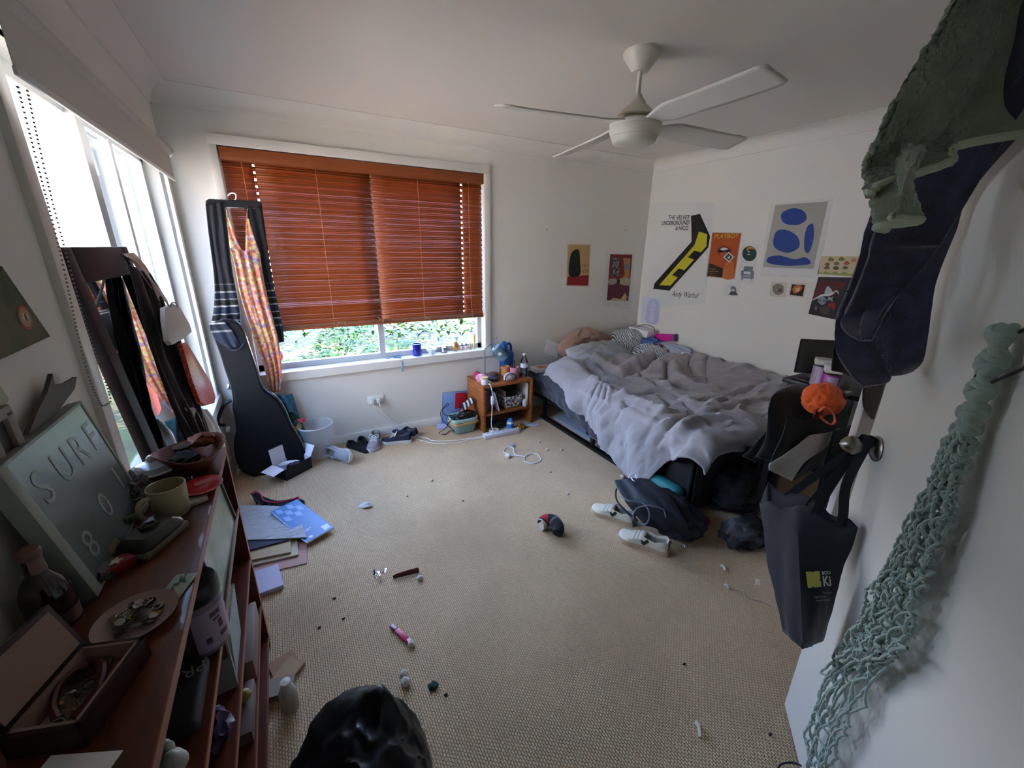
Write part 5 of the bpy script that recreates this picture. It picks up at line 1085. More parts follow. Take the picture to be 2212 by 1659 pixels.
# ---------------------------------------------------------------- open door and what hangs on it
DL = V((1.853, -2.93, 0)); dv = V((-.763, -.647, 0)).normalized(); dn = V((-dv.y, dv.x, 0)); dn = dn if dn.y > 0 else -dn
def dpt(s, z, o): return DL+dv*s+dn*o+V((0, 0, z))
def ond(u, v, o): return onpl(u, v, DL+dn*o, dn)
Md = Matrix((dv, dn, (0, 0, 1))).transposed().to_4x4(); Md.translation = DL     # local: x along door, y out of its face, z up
if Md.determinant() < 0: pass
dr_ = bpy.data.objects.new('door_1', None); COL.objects.link(dr_); dr_.location = DL+dv*.41; struct(dr_)
m_door = mat('door paint', '#dfe0da', .4, bump=.03, bscale=60)
MB().box((0, -.036, .008), (.82, 0, 2.035), 0, .002, Md).build('door_leaf', m_door, dr_)
m_nick = mat('satin nickel', '#8f8a82', .28, metal=1.)
kz = 1.052; kc = Md @ V((.056, 0, kz)); Mk = frame(kc, dv, (0, 0, 1)); 
if (Mk.to_3x3() @ V((0, 0, 1))).dot(dn) < 0: Mk = frame(kc, -dv, (0, 0, 1))
kn = MB(); kn.lathe([(0, .0005), (.033, .0005), (.034, .004), (.028, .008), (.014, .010), (.010, .016), (.010, .030), (.016, .034), (.023, .044), (.026, .055), (.022, .068), (.012, .078), (.0, .084)], (0, 0, 0), 36, 0, Mk)
kno = kn.build('door_knob', m_nick, dr_)
# tote bag on the knob
m_tote = mat('navy non-woven fabric', '#0e1020', .75, bump=.15, bscale=400, bdist=.0008, sheen=.2)
tb_ = thing('tote_bag', 'navy tote bag hanging by its straps from the door knob', 'bag', tuple(ond(1740, 1250, .1)))
TL, KE, TRR, BK = ond(1641, 1088, .205), ond(1722, 1092, .135), ond(1852, 1140, .022), ond(1760, 1060, .06)
TL0 = ond(1660, 1042, .185)
bL, bK, bR = ond(1690, 1362, .150), ond(1734, 1402, .125), ond(1776, 1385, .03); bB = ond(1700, 1360, .05)
top = [TL, KE, TRR, TRR.lerp(TL0, .35)+V((0, 0, .012)), TL0]; bot = [bL, bK, bR, bR.lerp(bL, .4), bL.lerp(bR, .05)]
def ring(P, n=14):
    out_ = []
    for i in range(len(P)):
        for j in range(n): out_.append(P[i].lerp(P[(i+1) % len(P)], j/n))
    return out_
rt, rbm = ring(top), ring(bot); NN = len(rt)
def bagf(u, v):
    i = int(round(u*NN)) % NN; p = rt[i].lerp(rbm[i], v); c_ = sum(rt, V())/NN; d = (p-(c_.lerp(sum(rbm, V())/NN, v))); d.z = 0
    k = .002*sin(i*.55+v*4)+.004*fbm(i*.13, v*3.0, 2); 
    return p+d.normalized()*(k*(.3+ss(0, .3, v))+.003*sin(pi*v))+V((0, 0, .010*sin(i*.45)*(1-ss(0, .25, v))))
b = MB(); b.grid(NN, 24, bagf, 0, True, True); b.add(rbm, [tuple(range(NN))], 0, False); b.build('body', m_tote, tb_, solid=.002, off=0)
fp = [KE.lerp(TRR, .15), KE.lerp(TRR, .8), KE.lerp(TRR, .8)+V((0, 0, -.06)), KE.lerp(TRR, .1)+V((0, 0, -.05))]
kt = kc+dn*.030
for q_, e_ in ((KE.lerp(TRR, .35), KE.lerp(TRR, .75)),): 
    MB().tube(spline([q_+V((0, 0, -.02)), q_+V((0, 0, .02)), q_.lerp(kt, .55)+dn*.012, kt+V((0, 0, .017))+dv*-.012, kt+V((0, 0, .017))+dv*.012, e_.lerp(kt, .5)+dn*.012, e_+V((0, 0, .02)), e_+V((0, 0, -.02))], 8), lambda t: (.012, .0016), 6, flat=dn).build('strap', m_tote, tb_)
q_, e_ = top[3].lerp(TL0, .2), top[3].lerp(TL0, .6)
MB().tube(spline([q_+V((0, 0, -.02)), q_.lerp(kt, .5), kt+dn*-.010+V((0, 0, .016))+dv*.01, kt+dn*-.010+V((0, 0, .016))-dv*.01, e_.lerp(kt, .5), e_+V((0, 0, -.02))], 8), lambda t: (.012, .0016), 6, flat=dn).build('strap', m_tote, tb_)
# printed logo on the front panel
def bagpt(f, v): i = int(f*14)+14; return V(bagf(i/NN, v))
L0, L1 = ond(1742, 1268, .120), ond(1806, 1262, .075); pn = (KE-TRR).normalized()
fc = V(bagf((14+7)/NN, .5)); A_ = V(bagf((14+1)/NN, .5)); B_ = V(bagf((14+13)/NN, .5)); U_ = V(bagf((14+7)/NN, .25)); D_ = V(bagf((14+7)/NN, .75))
nn = (B_-A_).cross(U_-D_).normalized(); nn = nn if nn.dot(CAM-fc) > 0 else -nn
pxx = (B_-A_).normalized(); py = nn.cross(pxx); py = py if py.z > 0 else -py
def decal(u, v, o=.012): return onpl(u, v, fc+nn*o, nn)
Ml = frame(decal(1745, 1270), decal(1800, 1266)-decal(1745, 1270), py); sc_ = (decal(1773, 1266)-decal(1745, 1270)).length
m_yel = mat('pale yellow ink', '#b9b45a', .6); m_wi = mat('white ink print', '#c9c8bd', .6)
k = sc_*1.05; nt_ = [(0, 0), (.30*k, .0), (.36*k, .07*k), (.48*k, .0), (k, 0), (k, .40*k), (.92*k, .52*k), (k, .6*k), (k, 1.15*k), (.62*k, 1.15*k), (.52*k, 1.07*k), (.42*k, 1.15*k), (0, 1.15*k)]
b = MB(); b.poly(nt_, 0, Ml, 0); b.build('logo_block', m_yel, tb_)
b = MB(); b.text('BOO', k*.36, Ml @ TR((1.15*k, .86*k, 0)), sxy=(.8, 1)); b.text('Ki', k*1.0, Ml @ TR((1.13*k, .05*k, 0)), sxy=(.7, 1), bold=.0006); b.build('lettering', m_wi, tb_)
b = MB(); b.text('The Store', k*.2, Ml @ TR((1.0*k, -.5*k, 0)), sxy=(.8, 1)); b.text('English Books', k*.2, Ml @ TR((.35*k, -.75*k, 0)), sxy=(.8, 1)); b.text('Art and Design', k*.2, Ml @ TR((.5*k, -1.0*k, 0)), sxy=(.8, 1)); b.build('small_print', mat('grey ink', '#7b7a78', .6), tb_)
A2, B2 = V(bagf(2/NN, .5)), V(bagf(12/NN, .5)); n2 = (B2-A2).cross(V(bagf(7/NN, .25))-V(bagf(7/NN, .75))).normalized(); n2 = n2 if n2.dot(CAM-A2) > 0 else -n2
p2 = onpl(1637, 1262, A2+n2*.006, n2); MB().text('ya', k*.9, frame(p2-(B2-A2).normalized()*k*.30, B2-A2, n2.cross((B2-A2).normalized())*(1 if n2.cross((B2-A2).normalized()).z > 0 else -1)), sxy=(.7, 1)).build('lettering', m_wi, tb_)

# towels
m_grn = mat('green terry towel', '#7b8a75', .95, sheen=.5, bump=.8, bscale=110, bdist=.006, var=.12, vscale=25)
m_hem = mat('pale green hem', '#b4c2ab', .9, bump=.3, bscale=100)
m_nvt = mat('navy terry towel', '#33324c', .95, sheen=.5, bump=.6, bscale=260, bdist=.003, var=.28, vscale=34)
gt = thing('green_towel', 'thick green towel with pale hem draped over the top of the door', 'towel', tuple(ond(2000, 300, .12)))
GL = [ond(2092, -40, .18), ond(2040, 65, .20), ond(1990, 165, .225), ond(1925, 300, .245), ond(1892, 370, .245), ond(1900, 402, .24), ond(1912, 424, .235)]
GR = [ond(2275, -60, .05), ond(2255, 20, .055), ond(2232, 90, .06), ond(2216, 150, .06), ond(2208, 200, .06), ond(2202, 250, .06), ond(2194, 290, .06)]
LS, RS = spline(GL, 10), spline(GR, 10)
def gtf(u, v):
    a = samp(LS, v); c_ = samp(RS, v)
    p = a.lerp(c_, u); vv = v
    f = .030*sin(u*9.0+.8)*(.3+.7*v)+.018*fbm(u*4, v*2, 1)+.0055*fbm(u*34, v*44, 3, 2)
    lift = .012*sin(pi*u)*ss(.72, 1., v)
    return p+dn*(f*(1-.3*u)+.02*sin(pi*u))+V((0, 0, lift))
b = MB(); b.grid(120, 150, gtf); g_o = b.build('cloth', m_grn, gt, solid=.012, off=0)
MB().tube([gtf(i/60, 1.) for i in range(61)], lambda t: (.008, .0075), 8).build('hem', m_hem, gt)
BLx = [ond(1925, 300, .235), ond(1887, 385, .235), ond(1887, 425, .235), ond(1896, 470, .232), ond(1914, 497, .228)]
BRx = [ond(2000, 320, .20), ond(1990, 350, .21), ond(1984, 385, .22), ond(1976, 425, .225), ond(1964, 466, .225)]
BLs, BRs = spline(BLx, 10), spline(BRx, 10)
def bkf(u, v):
    a = samp(BLs, v); c_ = samp(BRs, v)
    return a.lerp(c_, u)+dn*(.022*sin(u*7.5)*v+.008*fbm(u*4, v*3, 8)+.004*fbm(u*12, v*24, 5, 2))
MB().grid(40, 40, bkf).build('back_layer', m_grn, gt, solid=.009, off=0)
MB().tube([bkf(i/40, 1.) for i in range(41)], .0065, 8).build('hem', m_hem, gt)
nv = thing('navy_towel', 'long dark navy towel hanging behind the green one on the door', 'towel', tuple(ond(1900, 650, .08)))
NL = [dpt(.12, 2.04, .06), dpt(.05, 1.85, .10), ond(1884, 470, .16), ond(1858, 560, .17), ond(1830, 640, .18), ond(1808, 700, .18), ond(1810, 760, .17), ond(1836, 805, .15), ond(1868, 836, .13)]
NR = [dpt(.50, 2.04, .02), dpt(.42, 1.9, .02), ond(2120, 380, .02), ond(2062, 500, .02), ond(2022, 600, .02), ond(2012, 660, .02), ond(2004, 720, .02), ond(1992, 775, .02), ond(1968, 800, .02)]
LS2, RS2 = spline(NL, 10), spline(NR, 10)
def nvf(u, v):
    a = samp(LS2, v); c_ = samp(RS2, v); p = a.lerp(c_, u)
    f = .016*sin(u*8+.5+v*2)+.016*fbm(u*3.5, v*4, 6)
    f += .003*fbm(u*30, v*50, 4, 2)
    for vb in (.58, .64): f -= .006*exp(-((v-vb)/.012)**2)
    return p+dn*(f*sin(pi*min(1, u*1.05+.05)))
MB().grid(100, 150, nvf).build('cloth', m_nvt, nv, solid=.010, off=0)
FL_ = [dpt(.14, 1.95, .10), ond(1905, 470, .19), ond(1878, 560, .20), ond(1846, 640, .205), ond(1822, 690, .205), ond(1830, 715, .20), ond(1862, 733, .185)]
FR_ = [dpt(.38, 1.95, .06), ond(2060, 480, .07), ond(2020, 545, .09), ond(1975, 600, .115), ond(1930, 652, .14), ond(1900, 693, .16), ond(1873, 734, .18)]
hang('front_fold', m_nvt, FL_, FR_, dn, .008, 2, 34, 60, .009, 2., nv)
# black hanger wire and net
wh = thing('hanger_wire', 'dark wire hanger hooked on the door face', 'hanger', tuple(dpt(.40, 1.36, .02)))
W_ = [dpt(.50, 1.50, .012), ond(2212, 712, .018), ond(2160, 752, .020), ond(2124, 790, .022), ond(2107, 815, .024), ond(2108, 832, .026), ond(2124, 834, .028), ond(2160, 818, .03), ond(2212, 795, .03), dpt(.52, 1.44, .03)]
MB().tube(spline(W_, 8), .0028, 8).build('wire', mat('dark brown wire', '#2a2122', .35), wh)
nb_ = thing('net_bag', 'long mint green knotted net hanging from the wire hanger down the door', 'net', tuple(dpt(.36, .2, .03)))
m_net = mat('mint cotton cord', '#99aca3', .9, sheen=.4, bump=.6, bscale=300, bdist=.001)
NLp = [(2172, 708), (2135, 800), (2104, 880), (2080, 940), (2058, 1000), (2040, 1045), (2000, 1100), (1968, 1178), (1934, 1243), (1893, 1284), (1886, 1332), (1846, 1383), (1826, 1423), (1792, 1468), (1764, 1538), (1751, 1590), (1752, 1662)]
NRp = [(2204, 708), (2172, 800), (2142, 880), (2122, 930), (2106, 995), (2090, 1060), (2078, 1112), (2060, 1160), (2046, 1212), (2030, 1256), (2013, 1310), (2000, 1362), (1984, 1418), (1930, 1446), (1862, 1552), (1842, 1592), (1800, 1662)]
nl, nr = spline([ond(u, v, .018) for u, v in NLp], 8), spline([ond(u, v, .018) for u, v in NRp], 8); NT = len(nl)-1
def netp(u, t, o): i = max(0, min(NT-1, int(t*NT))); f = t*NT-i; return nl[i].lerp(nl[i+1], f).lerp(nr[i].lerp(nr[i+1], f), u)+dn*o
R3 = random.Random(11); b = MB()
for k in range(3):     # braided upper end
    pts = [netp(.5+.32*sin(2*pi*j/9+k*2.094), .0+.28*j/60, .010+.010*cos(4*pi*j/9+k*2.094)) for j in range(61)]
    b.tube(spline(pts, 3), .0088, 10)
b.build('braid', m_net, nb_)
b = MB(); cols = 9; rows = 40
def node(c, r, jit=1.):
    t = .20+.80*r/rows; q = R3
    return (c+.5*(r % 2))/(cols-.5), t
import functools
@functools.lru_cache(None)
def npos(c, r, layer):
    u, t = node(c, r); s_ = ss(.25, .55, t)
    rr = random.Random(c*131+r*17+layer*7919)
    u2 = .5+(u-.5)*(.92)+rr.uniform(-.05, .05)*(.5+s_); t2 = t+rr.uniform(-.006, .006)*(.5+s_)
    return netp(u2, min(1, max(0, t2)), (.004 if layer == 0 else .016)+rr.uniform(0, .010)*(.4+s_)+.012*sin(pi*u)*(1-s_*.5))
for layer in (0, 1):
    nc = cols if layer == 0 else 6
    cc_ = cols; 
    for r in range(rows):
        for c in range(cols):
            if layer == 1 and (c % 2 or r > 30): continue
            for dc in ((0, -1) if r % 2 == 0 else (0, 1)):
                c2 = c+dc
                if 0 <= c2 < cols:
                    a, d = npos(c, r, layer), npos(c2, r+1, layer)
                    rr = random.Random(c*7+r*101+dc+layer); m_ = a.lerp(d, .5)+dn*rr.uniform(-.001, .005)+dv*rr.uniform(-.006, .006)
                    b.tube(spline([a, a.lerp(m_, .6)+dn*.002, m_, d.lerp(m_, .6)+dn*.002, d], 3), .0031, 6, cap=False)
    for r in range(0, rows+1):
        for c in range(cols):
            if layer == 0 and R3.random() < .8: b.blob(npos(c, r, 0), .0042, 1)
for i in range(34):      # loose loops
    t = R3.uniform(.2, .8); u = R3.uniform(.1, .9); c0 = netp(u, t, .022); r_ = R3.uniform(.007, .015)
    b.tube([c0+dv*(r_*cos(a))+V((0, 0, r_*1.3*sin(a)))+dn*(.004*sin(2*a)) for a in [k*2*pi/14 for k in range(12)]], .0026, 5)
b.build('mesh', m_net, nb_)
cb = MB(); cb.tube(spline([ond(2006, 1102, .02), ond(1985, 1120, .025), ond(1972, 1165, .025), ond(1955, 1190, .025), ond(1930, 1225, .024), ond(1928, 1240, .024), ond(1945, 1232, .028), ond(1962, 1195, .028), ond(1968, 1168, .027)], 6), .0022, 6)
tag(cb.build('hair_elastic', mat('dark cord', '#2c2322', .6)), 'dark thin cord loop caught on the edge of the mint net', 'cord')
# leather belt
bt_ = thing('leather_belt', 'brown embossed leather strap hanging over the white panel by the door edge', 'belt', tuple(ond(1885, 860, .01)))
hang('strap', mat('embossed leather', '#3a2f2c', .5, bump=.6, bscale=70), [on(1868, 800, 1, -2.766), on(1864, 850, 1, -2.766), on(1866, 880, 1, -2.766), on(1884, 905, 1, -2.766)], [on(1918, 800, 1, -2.766), on(1906, 850, 1, -2.766), on(1896, 880, 1, -2.766), on(1888, 906, 1, -2.766)], dn, .002, 1, 8, 20, .003, 1., bt_)

# ---------------------------------------------------------------- behind the door: white cabinet end, desk, chair with clothes
dk = thing('desk', 'black desk against the wall beyond the foot of the bed', 'desk', (3.55, -2.65, 0))
m_dkb = mat('black desk top', '#15151a', .45)
MB().box((3.02, -2.66, .815), (3.985, -2.115, .84), 0, .003).build('desk_top', m_dkb, dk)
for x_, y_ in ((3.10, -2.14), (3.10, -2.63), (3.95, -2.14), (3.95, -2.63)): MB().box((x_-.02, y_-.02, 0), (x_+.02, y_+.02, .815)).build('leg', m_bmetal, dk)
mn = thing('monitor', 'small dark mirror-like monitor standing on the black desk', 'monitor', (3.1, -2.2, .8405))
ml_, mr_ = on(1715, 805, 2, .875), on(1790, 810, 2, .875); mr_ = ml_+(mr_-ml_)*1.0; Mn = frame(ml_, mr_-ml_, (.02, .06, 1)); mw_ = (mr_-ml_).length; mh_ = (on(1727, 734, 1, ml_.y)-on(1715, 805, 1, ml_.y)).length
MB().box((0, 0, -.012), (mw_, mh_, 0), 0, .008, Mn).build('bezel', mat('black bezel', '#0e0f12', .3), mn)
MB().box((.006, .006, .0), (mw_-.006, mh_-.006, .001), 0, 0, Mn).build('screen', mat('grey screen', '#33342f', .12, spec=.8), mn)
p_ = Mn @ V((mw_*.55, 0, -.02)); b = MB(); b.box((p_.x-.02, p_.y-.012, .845), (p_.x+.02, p_.y+.012, p_.z+.04)); b.box((p_.x-.10, p_.y-.06, .8405), (p_.x+.10, p_.y+.06, .852), 0, .004); b.build('stand', m_dkb, mn)
def tub2(c_, r, h, col, label):
    t_ = thing('supplement_jar', label, 'jar', c_, 'supplement jars on the desk')
    MB().lathe([(0, 0), (r*.96, 0), (r, .006), (r, h*.70), (r*.9, h*.76), (0, h*.76)], c_, 28).build('body', mat('jar '+col, col, .4), t_)
    MB().lathe([(r*1.01, h*.05), (r*1.01, h*.66)], c_, 20, a0=-3.1, a1=-1.9).build('label_band', mat('lilac label', '#b9a3c9', .5), t_)
    b = MB(); b.box((-r*.95, -r*.95, h*.78), (r*.95, r*.95, h), 0, .006, TR(c_, .5)); b.build('lid', mat('white jar lid', '#cfcfca', .4), t_)
    MB().lathe([(r*.97, h*.72), (r*.99, h*.79), (0, h*.79)], c_, 28).build('collar', m_dkb, t_)
q1 = on(1786, 852, 2, .8405); q2 = on(1766, 830, 2, .8405)
tub2((q1.x, q1.y, .8405), .040, .155, '#8a2a86', 'magenta supplement jar with white square lid nearest the orange cloth'); tub2((q2.x, q2.y, .8405), .040, .150, '#8c7f93', 'lilac supplement jar with white lid behind the magenta one')
# chair with a heap of clothes
ch = thing('chair', 'black chair buried under clothes at the foot of the bed', 'chair', (2.95, -2.42, 0))
for x_, y_ in ((2.79, -2.13), (2.93, -2.13), (2.79, -2.25), (2.93, -2.25)): MB().box((x_-.012, y_-.012, 0), (x_+.012, y_+.012, .45)).build('leg', m_bmetal, ch)
MB().box((2.78, -2.262, .44), (2.94, -2.12, .47), 0, .01).build('seat', m_dkb, ch); MB().box((2.78, -2.262, .58), (2.95, -2.24, .79), 0, .008).build('backrest', m_dkb, ch)
PX = lambda u, v, y: on(u, v, 1, y)
def heap(name, label, cat, mt, px_l, px_r, y0, y1, amp, k, seed, puff, parent=None, nu=34, nv=44, solid=.006):
    n_ = len(px_l); yl = [lerp(y0, y1, i/(n_-1)) for i in range(n_)]
    o = hang(name, mt, [PX(u, v, y) for (u, v), y in zip(px_l, yl)], [PX(u, v, y) for (u, v), y in zip(px_r, yl)], (-.35, -.9, .25), amp, k, nu, nv, solid, seed, parent, puff=puff)
    return tag(o, label, cat) if parent is None else o
m_bc = mat('black jersey', '#09090c', .9, sheen=.15, bump=.2, bscale=20, bdist=.01); m_bn = mat('near-black navy jersey', '#0c0e18', .9, sheen=.2, bump=.2, bscale=16, bdist=.01)
heap('black_jumper', 'black jumper draped over the chair below the desk monitor', 'jumper', m_bn, [(1706, 832), (1672, 850), (1660, 880), (1656, 915), (1650, 950), (1630, 985)], [(1800, 820), (1830, 850), (1828, 890), (1822, 940), (1800, 985), (1770, 1020)], -2.30, -2.42, .03, 2.2, 1., .10)
oc = thing('orange_hat', 'bright orange cloth hat on top of the clothes heap', 'hat', tuple(PX(1785, 875, -2.5)))
m_or = mat('orange cotton', '#d4561b', .85, sheen=.2, bump=.15, bscale=60)
cc = PX(1778, 862, -2.5); rr_ = .092
def capf(p):
    d = V(p); return d*(1+.10*noise.noise(V(p)*9)+.05*noise.noise(V(p)*20))
b = MB(); b.blob(cc, (rr_, rr_*.85, rr_*.82), 5, .14, 1.8, seed=3., fn=lambda p: capf(p)); b.build('crown', m_or, oc)
MB().tube(spline([PX(1766, 892, -2.575), PX(1782, 880, -2.60), PX(1798, 890, -2.60), PX(1804, 908, -2.60), PX(1796, 917, -2.60), PX(1780, 908, -2.60), PX(1770, 898, -2.585)], 6, True), lambda t: (.006, .004), 8, closed=True).build('strap', m_or, oc)
b = MB(); b.blob(PX(1768, 893, -2.575), (.034, .012, .024), 3, .1, 2); b.build('opening', mat('dark orange inside', '#5c1608', .9), oc)
heap('grey_hoodie', 'black and grey hoodie hanging down below the orange cap', 'hoodie', m_bc, [(1700, 900), (1690, 940), (1668, 985), (1664, 1005), (1670, 1020)], [(1822, 925), (1800, 960), (1770, 1000), (1740, 1020), (1712, 1036)], -2.52, -2.56, .02, 2., 3., .04)
m_gj = mat('grey sweat fabric', '#a3a19c', .9, sheen=.2)
heap('grey_tracksuit_hem', 'pale grey hem sticking out under the black hoodie', 'clothes', m_gj, [(1748, 940), (1722, 962), (1690, 985), (1664, 1000), (1662, 1016)], [(1812, 925), (1806, 940), (1775, 972), (1738, 996), (1708, 1038)], -2.57, -2.60, .006, 1.2, 5., .02, None, 20, 24)
heap('black_sleeve', 'black sleeve reaching from the clothes heap towards the duvet', 'clothes', m_bc, [(1660, 925), (1638, 950), (1618, 972), (1602, 985)], [(1690, 950), (1672, 968), (1645, 985), (1628, 998)], -2.30, -2.28, .012, 1.5, 7., .04, None, 16, 24)
heap('black_trousers', 'black trousers hanging straight down between clothes heap and door', 'trousers', m_bc, [(1800, 930), (1785, 980), (1768, 1040), (1750, 1120)], [(1846, 900), (1830, 950), (1806, 1030), (1785, 1120)], -2.62, -2.66, .02, 3., 9., .04)
q_ = on(1590, 1050, 2, .14); lump('shadow_lump', 'black lump added for the dark shadow on the carpet under the clothes at the end of the bed', 'shadow stand-in', m_blackf, (q_.x, q_.y, .13), (.20, .17, .14), .3, 1.8, 4, 3.)  # black lump added where only deep shadow lies below the clothes
# black hanging bag strip above the monitor and small things on the desk
heap('dark_jacket', 'dark jacket hanging on the wall behind the navy towel', 'jacket', m_bc, [(1818, 700), (1806, 730), (1798, 760), (1796, 800)], [(1880, 700), (1880, 740), (1880, 780), (1880, 830)], -2.75, -2.75, .02, 2., 13., .02, None, 14, 20)
for i in range(3):
    a_ = on(1806+9*i, 842+7*i, 2, .845); c_ = on(1822+11*i, 822+13*i, 2, .875)
    tag(MB().tube([a_, c_], lambda t: (.008, .004), 6).build('brush', mat('grey bristle tool', '#54515d', .4)), 'grey tool handle fanned out under the navy towel', 'brush', 'tools under the navy towel')
q_ = on(1832, 848, 2, .85); tag(MB().blob((q_.x, q_.y, .8495), (.022, .018, .009), 3).build('mouse', mat('white mouse shell', '#b4b6bc', .3)), 'white rounded computer mouse near the navy towel', 'mouse')
pa, pb2 = on(1862, 838, 1, -2.74), on(1799, 1063, 1, -2.74); px0 = (pa.x+pb2.x)/2
tag(MB().box((px0, -2.76, 0), (px0+.35, -2.738, 1.5), 0, .002).build('tall_panel', mat('white laminate', '#d6d3d4', .4)), 'tall white panel standing edge-on behind the door', 'panel')
# ---------------------------------------------------------------- paper on the walls
FR = frame((W-.0005, 0, 0), (0, -1, 0), (0, 0, 1)); FB = frame((0, -.0005, 0), (1, 0, 0), (0, 0, 1))
def loc2(wall, u, v):
    q = on(u, v, 0, W-.001) if wall == 'R' else on(u, v, 1, -.001)
    return (-q.y, q.z) if wall == 'R' else (q.x, q.z)
def ellp(cx, cy, rx, ry, n=22, rot=0.): return [(cx+rx*cos(a)*cos(rot)-ry*sin(a)*sin(rot), cy+rx*cos(a)*sin(rot)+ry*sin(a)*cos(rot)) for a in [i*2*pi/n for i in range(n)]]
def smooth(pts, n=5): return [(q.x, q.y) for q in spline([(x, y, 0) for x, y in pts], n, True)]
def poster(name, label, cat, wall, layers, texts=(), group=None, dz=0.):
    F = (FR if wall == 'R' else FB) @ Matrix.Translation((0, 0, dz)); b = MB(); mats = []
    for i, (m_, px) in enumerate(layers):
        if m_ not in mats: mats.append(m_)
        P = [loc2(wall, u, v) for u, v in px]
        b.poly(P, mats.index(m_), F, .0006+.00035*i, .0008 if i == 0 else 0)
    for (m_, t, p0, p1, hgt, kw) in texts:      # text from pixel p0 to p1, cap height in pixels
        if m_ not in mats: mats.append(m_)
        a = loc2(wall, *p0); e_ = loc2(wall, *p1); up = loc2(wall, p0[0], p0[1]-hgt)
        bb = MB().text(t, 1, ext=.0001); xs = [q[0] for q in bb.v]; ys = [q[1] for q in bb.v]
        wd, h0 = max(xs)-min(xs), max(ys)-min(ys) if kw.get('full') else .69
        vx = V((e_[0]-a[0], e_[1]-a[1], 0)); H_ = (up[1]-a[1])
        S = F @ Matrix.Translation((a[0], a[1], .0006+.00035*len(layers))) @ Matrix.Rotation(math.atan2(vx.y, vx.x), 4, 'Z')
        b.text(t, 1, S, mats.index(m_), .0001, sxy=(vx.length/wd, H_/h0), bold=kw.get('bold', 0.), shear=kw.get('shear', 0.))
    return tag(b.build(name, mats), label, cat, group)
P = lambda n, c, **k: mat('print '+n, c, .65, **k)
pw = P('white', '#d9d9d4'); pk = P('black', '#121212'); py_ = P('yellow', '#c9bf2c')
tx = []
poster('album_poster', 'white poster with a slanting yellow and black striped block and black lettering', 'poster', 'R',
       [(pw, [(1398, 440), (1544, 436), (1522, 656), (1384, 668)]),
        (pk, [(1493, 466), (1512, 462), (1534, 510), (1530, 535), (1446, 628), (1411, 624), (1414, 612), (1494, 522)]),
        (py_, [(1510, 500), (1528, 506), (1526, 532), (1448, 617), (1424, 616), (1500, 530)]),
        (pk, [(1452, 594), (1466, 580), (1480, 584), (1466, 600)]), (pk, [(1486, 556), (1500, 541), (1514, 545), (1500, 561)])],
       [(pk, 'THE VELVET', (1443, 474), (1489, 474), 8.5, dict(bold=.015)), (pk, 'UNDERGROUND', (1429, 486), (1488, 485), 8.5, dict(bold=.015)), (pk, '& NICO', (1459, 497), (1486, 497), 8.5, dict(bold=.015)), (pk, 'Andy Warhol', (1451, 640), (1507, 644), 12, dict(shear=.35))])
po = P('orange skin', '#b4501a', var=.12, vscale=6); pd_ = P('dark brown', '#2a1512'); pr = P('lip red', '#8c2a1c')
poster('magazine_cover', 'orange magazine cover with a close-up mouth and yellow title', 'poster', 'R',
       [(P('cream edge', '#cfc4b4'), [(1538, 501), (1603, 502), (1587, 604), (1526, 599)]), (po, [(1539, 503), (1601, 504), (1586, 602), (1528, 597)]), (pd_, [(1533, 568), (1562, 580), (1560, 599), (1528, 597)]), (P('skin light', '#c56b33'), smooth([(1566, 570), (1583, 565), (1584, 600), (1562, 600)])),
        (pr, smooth([(1549, 542), (1562, 530), (1580, 540), (1572, 552), (1558, 553)])), (pd_, smooth([(1551, 543), (1562, 535), (1577, 541), (1566, 546)])), (pw, smooth([(1556, 539), (1563, 535), (1573, 538), (1564, 541)])), (P('tongue', '#b25438'), smooth([(1556, 548), (1566, 544), (1575, 549), (1564, 556)])),
        (pw, [(1574, 544), (1586, 555), (1576, 567), (1563, 556)]), (P('stamp', '#3d4658'), [(1574, 547), (1583, 555), (1576, 564), (1566, 556)]), (pw, [(1571, 557), (1578, 552), (1576, 560)])],
       [(P('gold', '#c99a35'), 'PLAYBOY', (1543, 515), (1595, 514), 9, dict(bold=.03))]+[(P('gold', '#c99a35'), 'xxxxxxx'[:n_].replace('x', '-'), (1533, y_), (1533+w__, y_+.5), 3, dict(bold=.05)) for n_, y_, w__ in ((5, 582, 12), (7, 587, 19), (6, 592, 13), (6, 597, 15))])
poster('round_print', 'round dark green landscape print beside the orange magazine cover', 'print', 'R', [(pw, [(1603, 528), (1640, 528), (1634, 570), (1598, 568)]), (P('deep green', '#1c3a2e', var=.2, vscale=20), ellp(1619, 548, 15.5, 16.5)), (P('sunset', '#c08a45'), [(1612, 535), (1620, 532), (1628, 535), (1631, 540), (1622, 537), (1614, 541)]), (P('river', '#a9c0b4'), [(1612, 541), (1621, 543), (1616, 548), (1624, 550), (1613, 551), (1618, 546)])])
pg = P('pencil grey', '#6f747c'); 
poster('chair_sketch', 'ink sketch of an armchair pinned under the round green print', 'drawing', 'R', [(pw, [(1597, 570), (1634, 572), (1628, 612), (1593, 610)]), (pg, [(1608, 575), (1627, 576), (1626, 584), (1629, 586), (1628, 602), (1625, 602), (1625, 606), (1623, 606), (1623, 602), (1605, 601), (1604, 606), (1602, 606), (1601, 585), (1606, 584)]), (pw, [(1607, 586), (1622, 587), (1621, 593), (1606, 592)]), (P('pencil light', '#9aa0a8'), [(1606, 594), (1622, 595), (1621, 599), (1605, 598)])])
pb1 = P('cut blue', '#26428f'); pgr = P('warm grey', '#a9a99f')
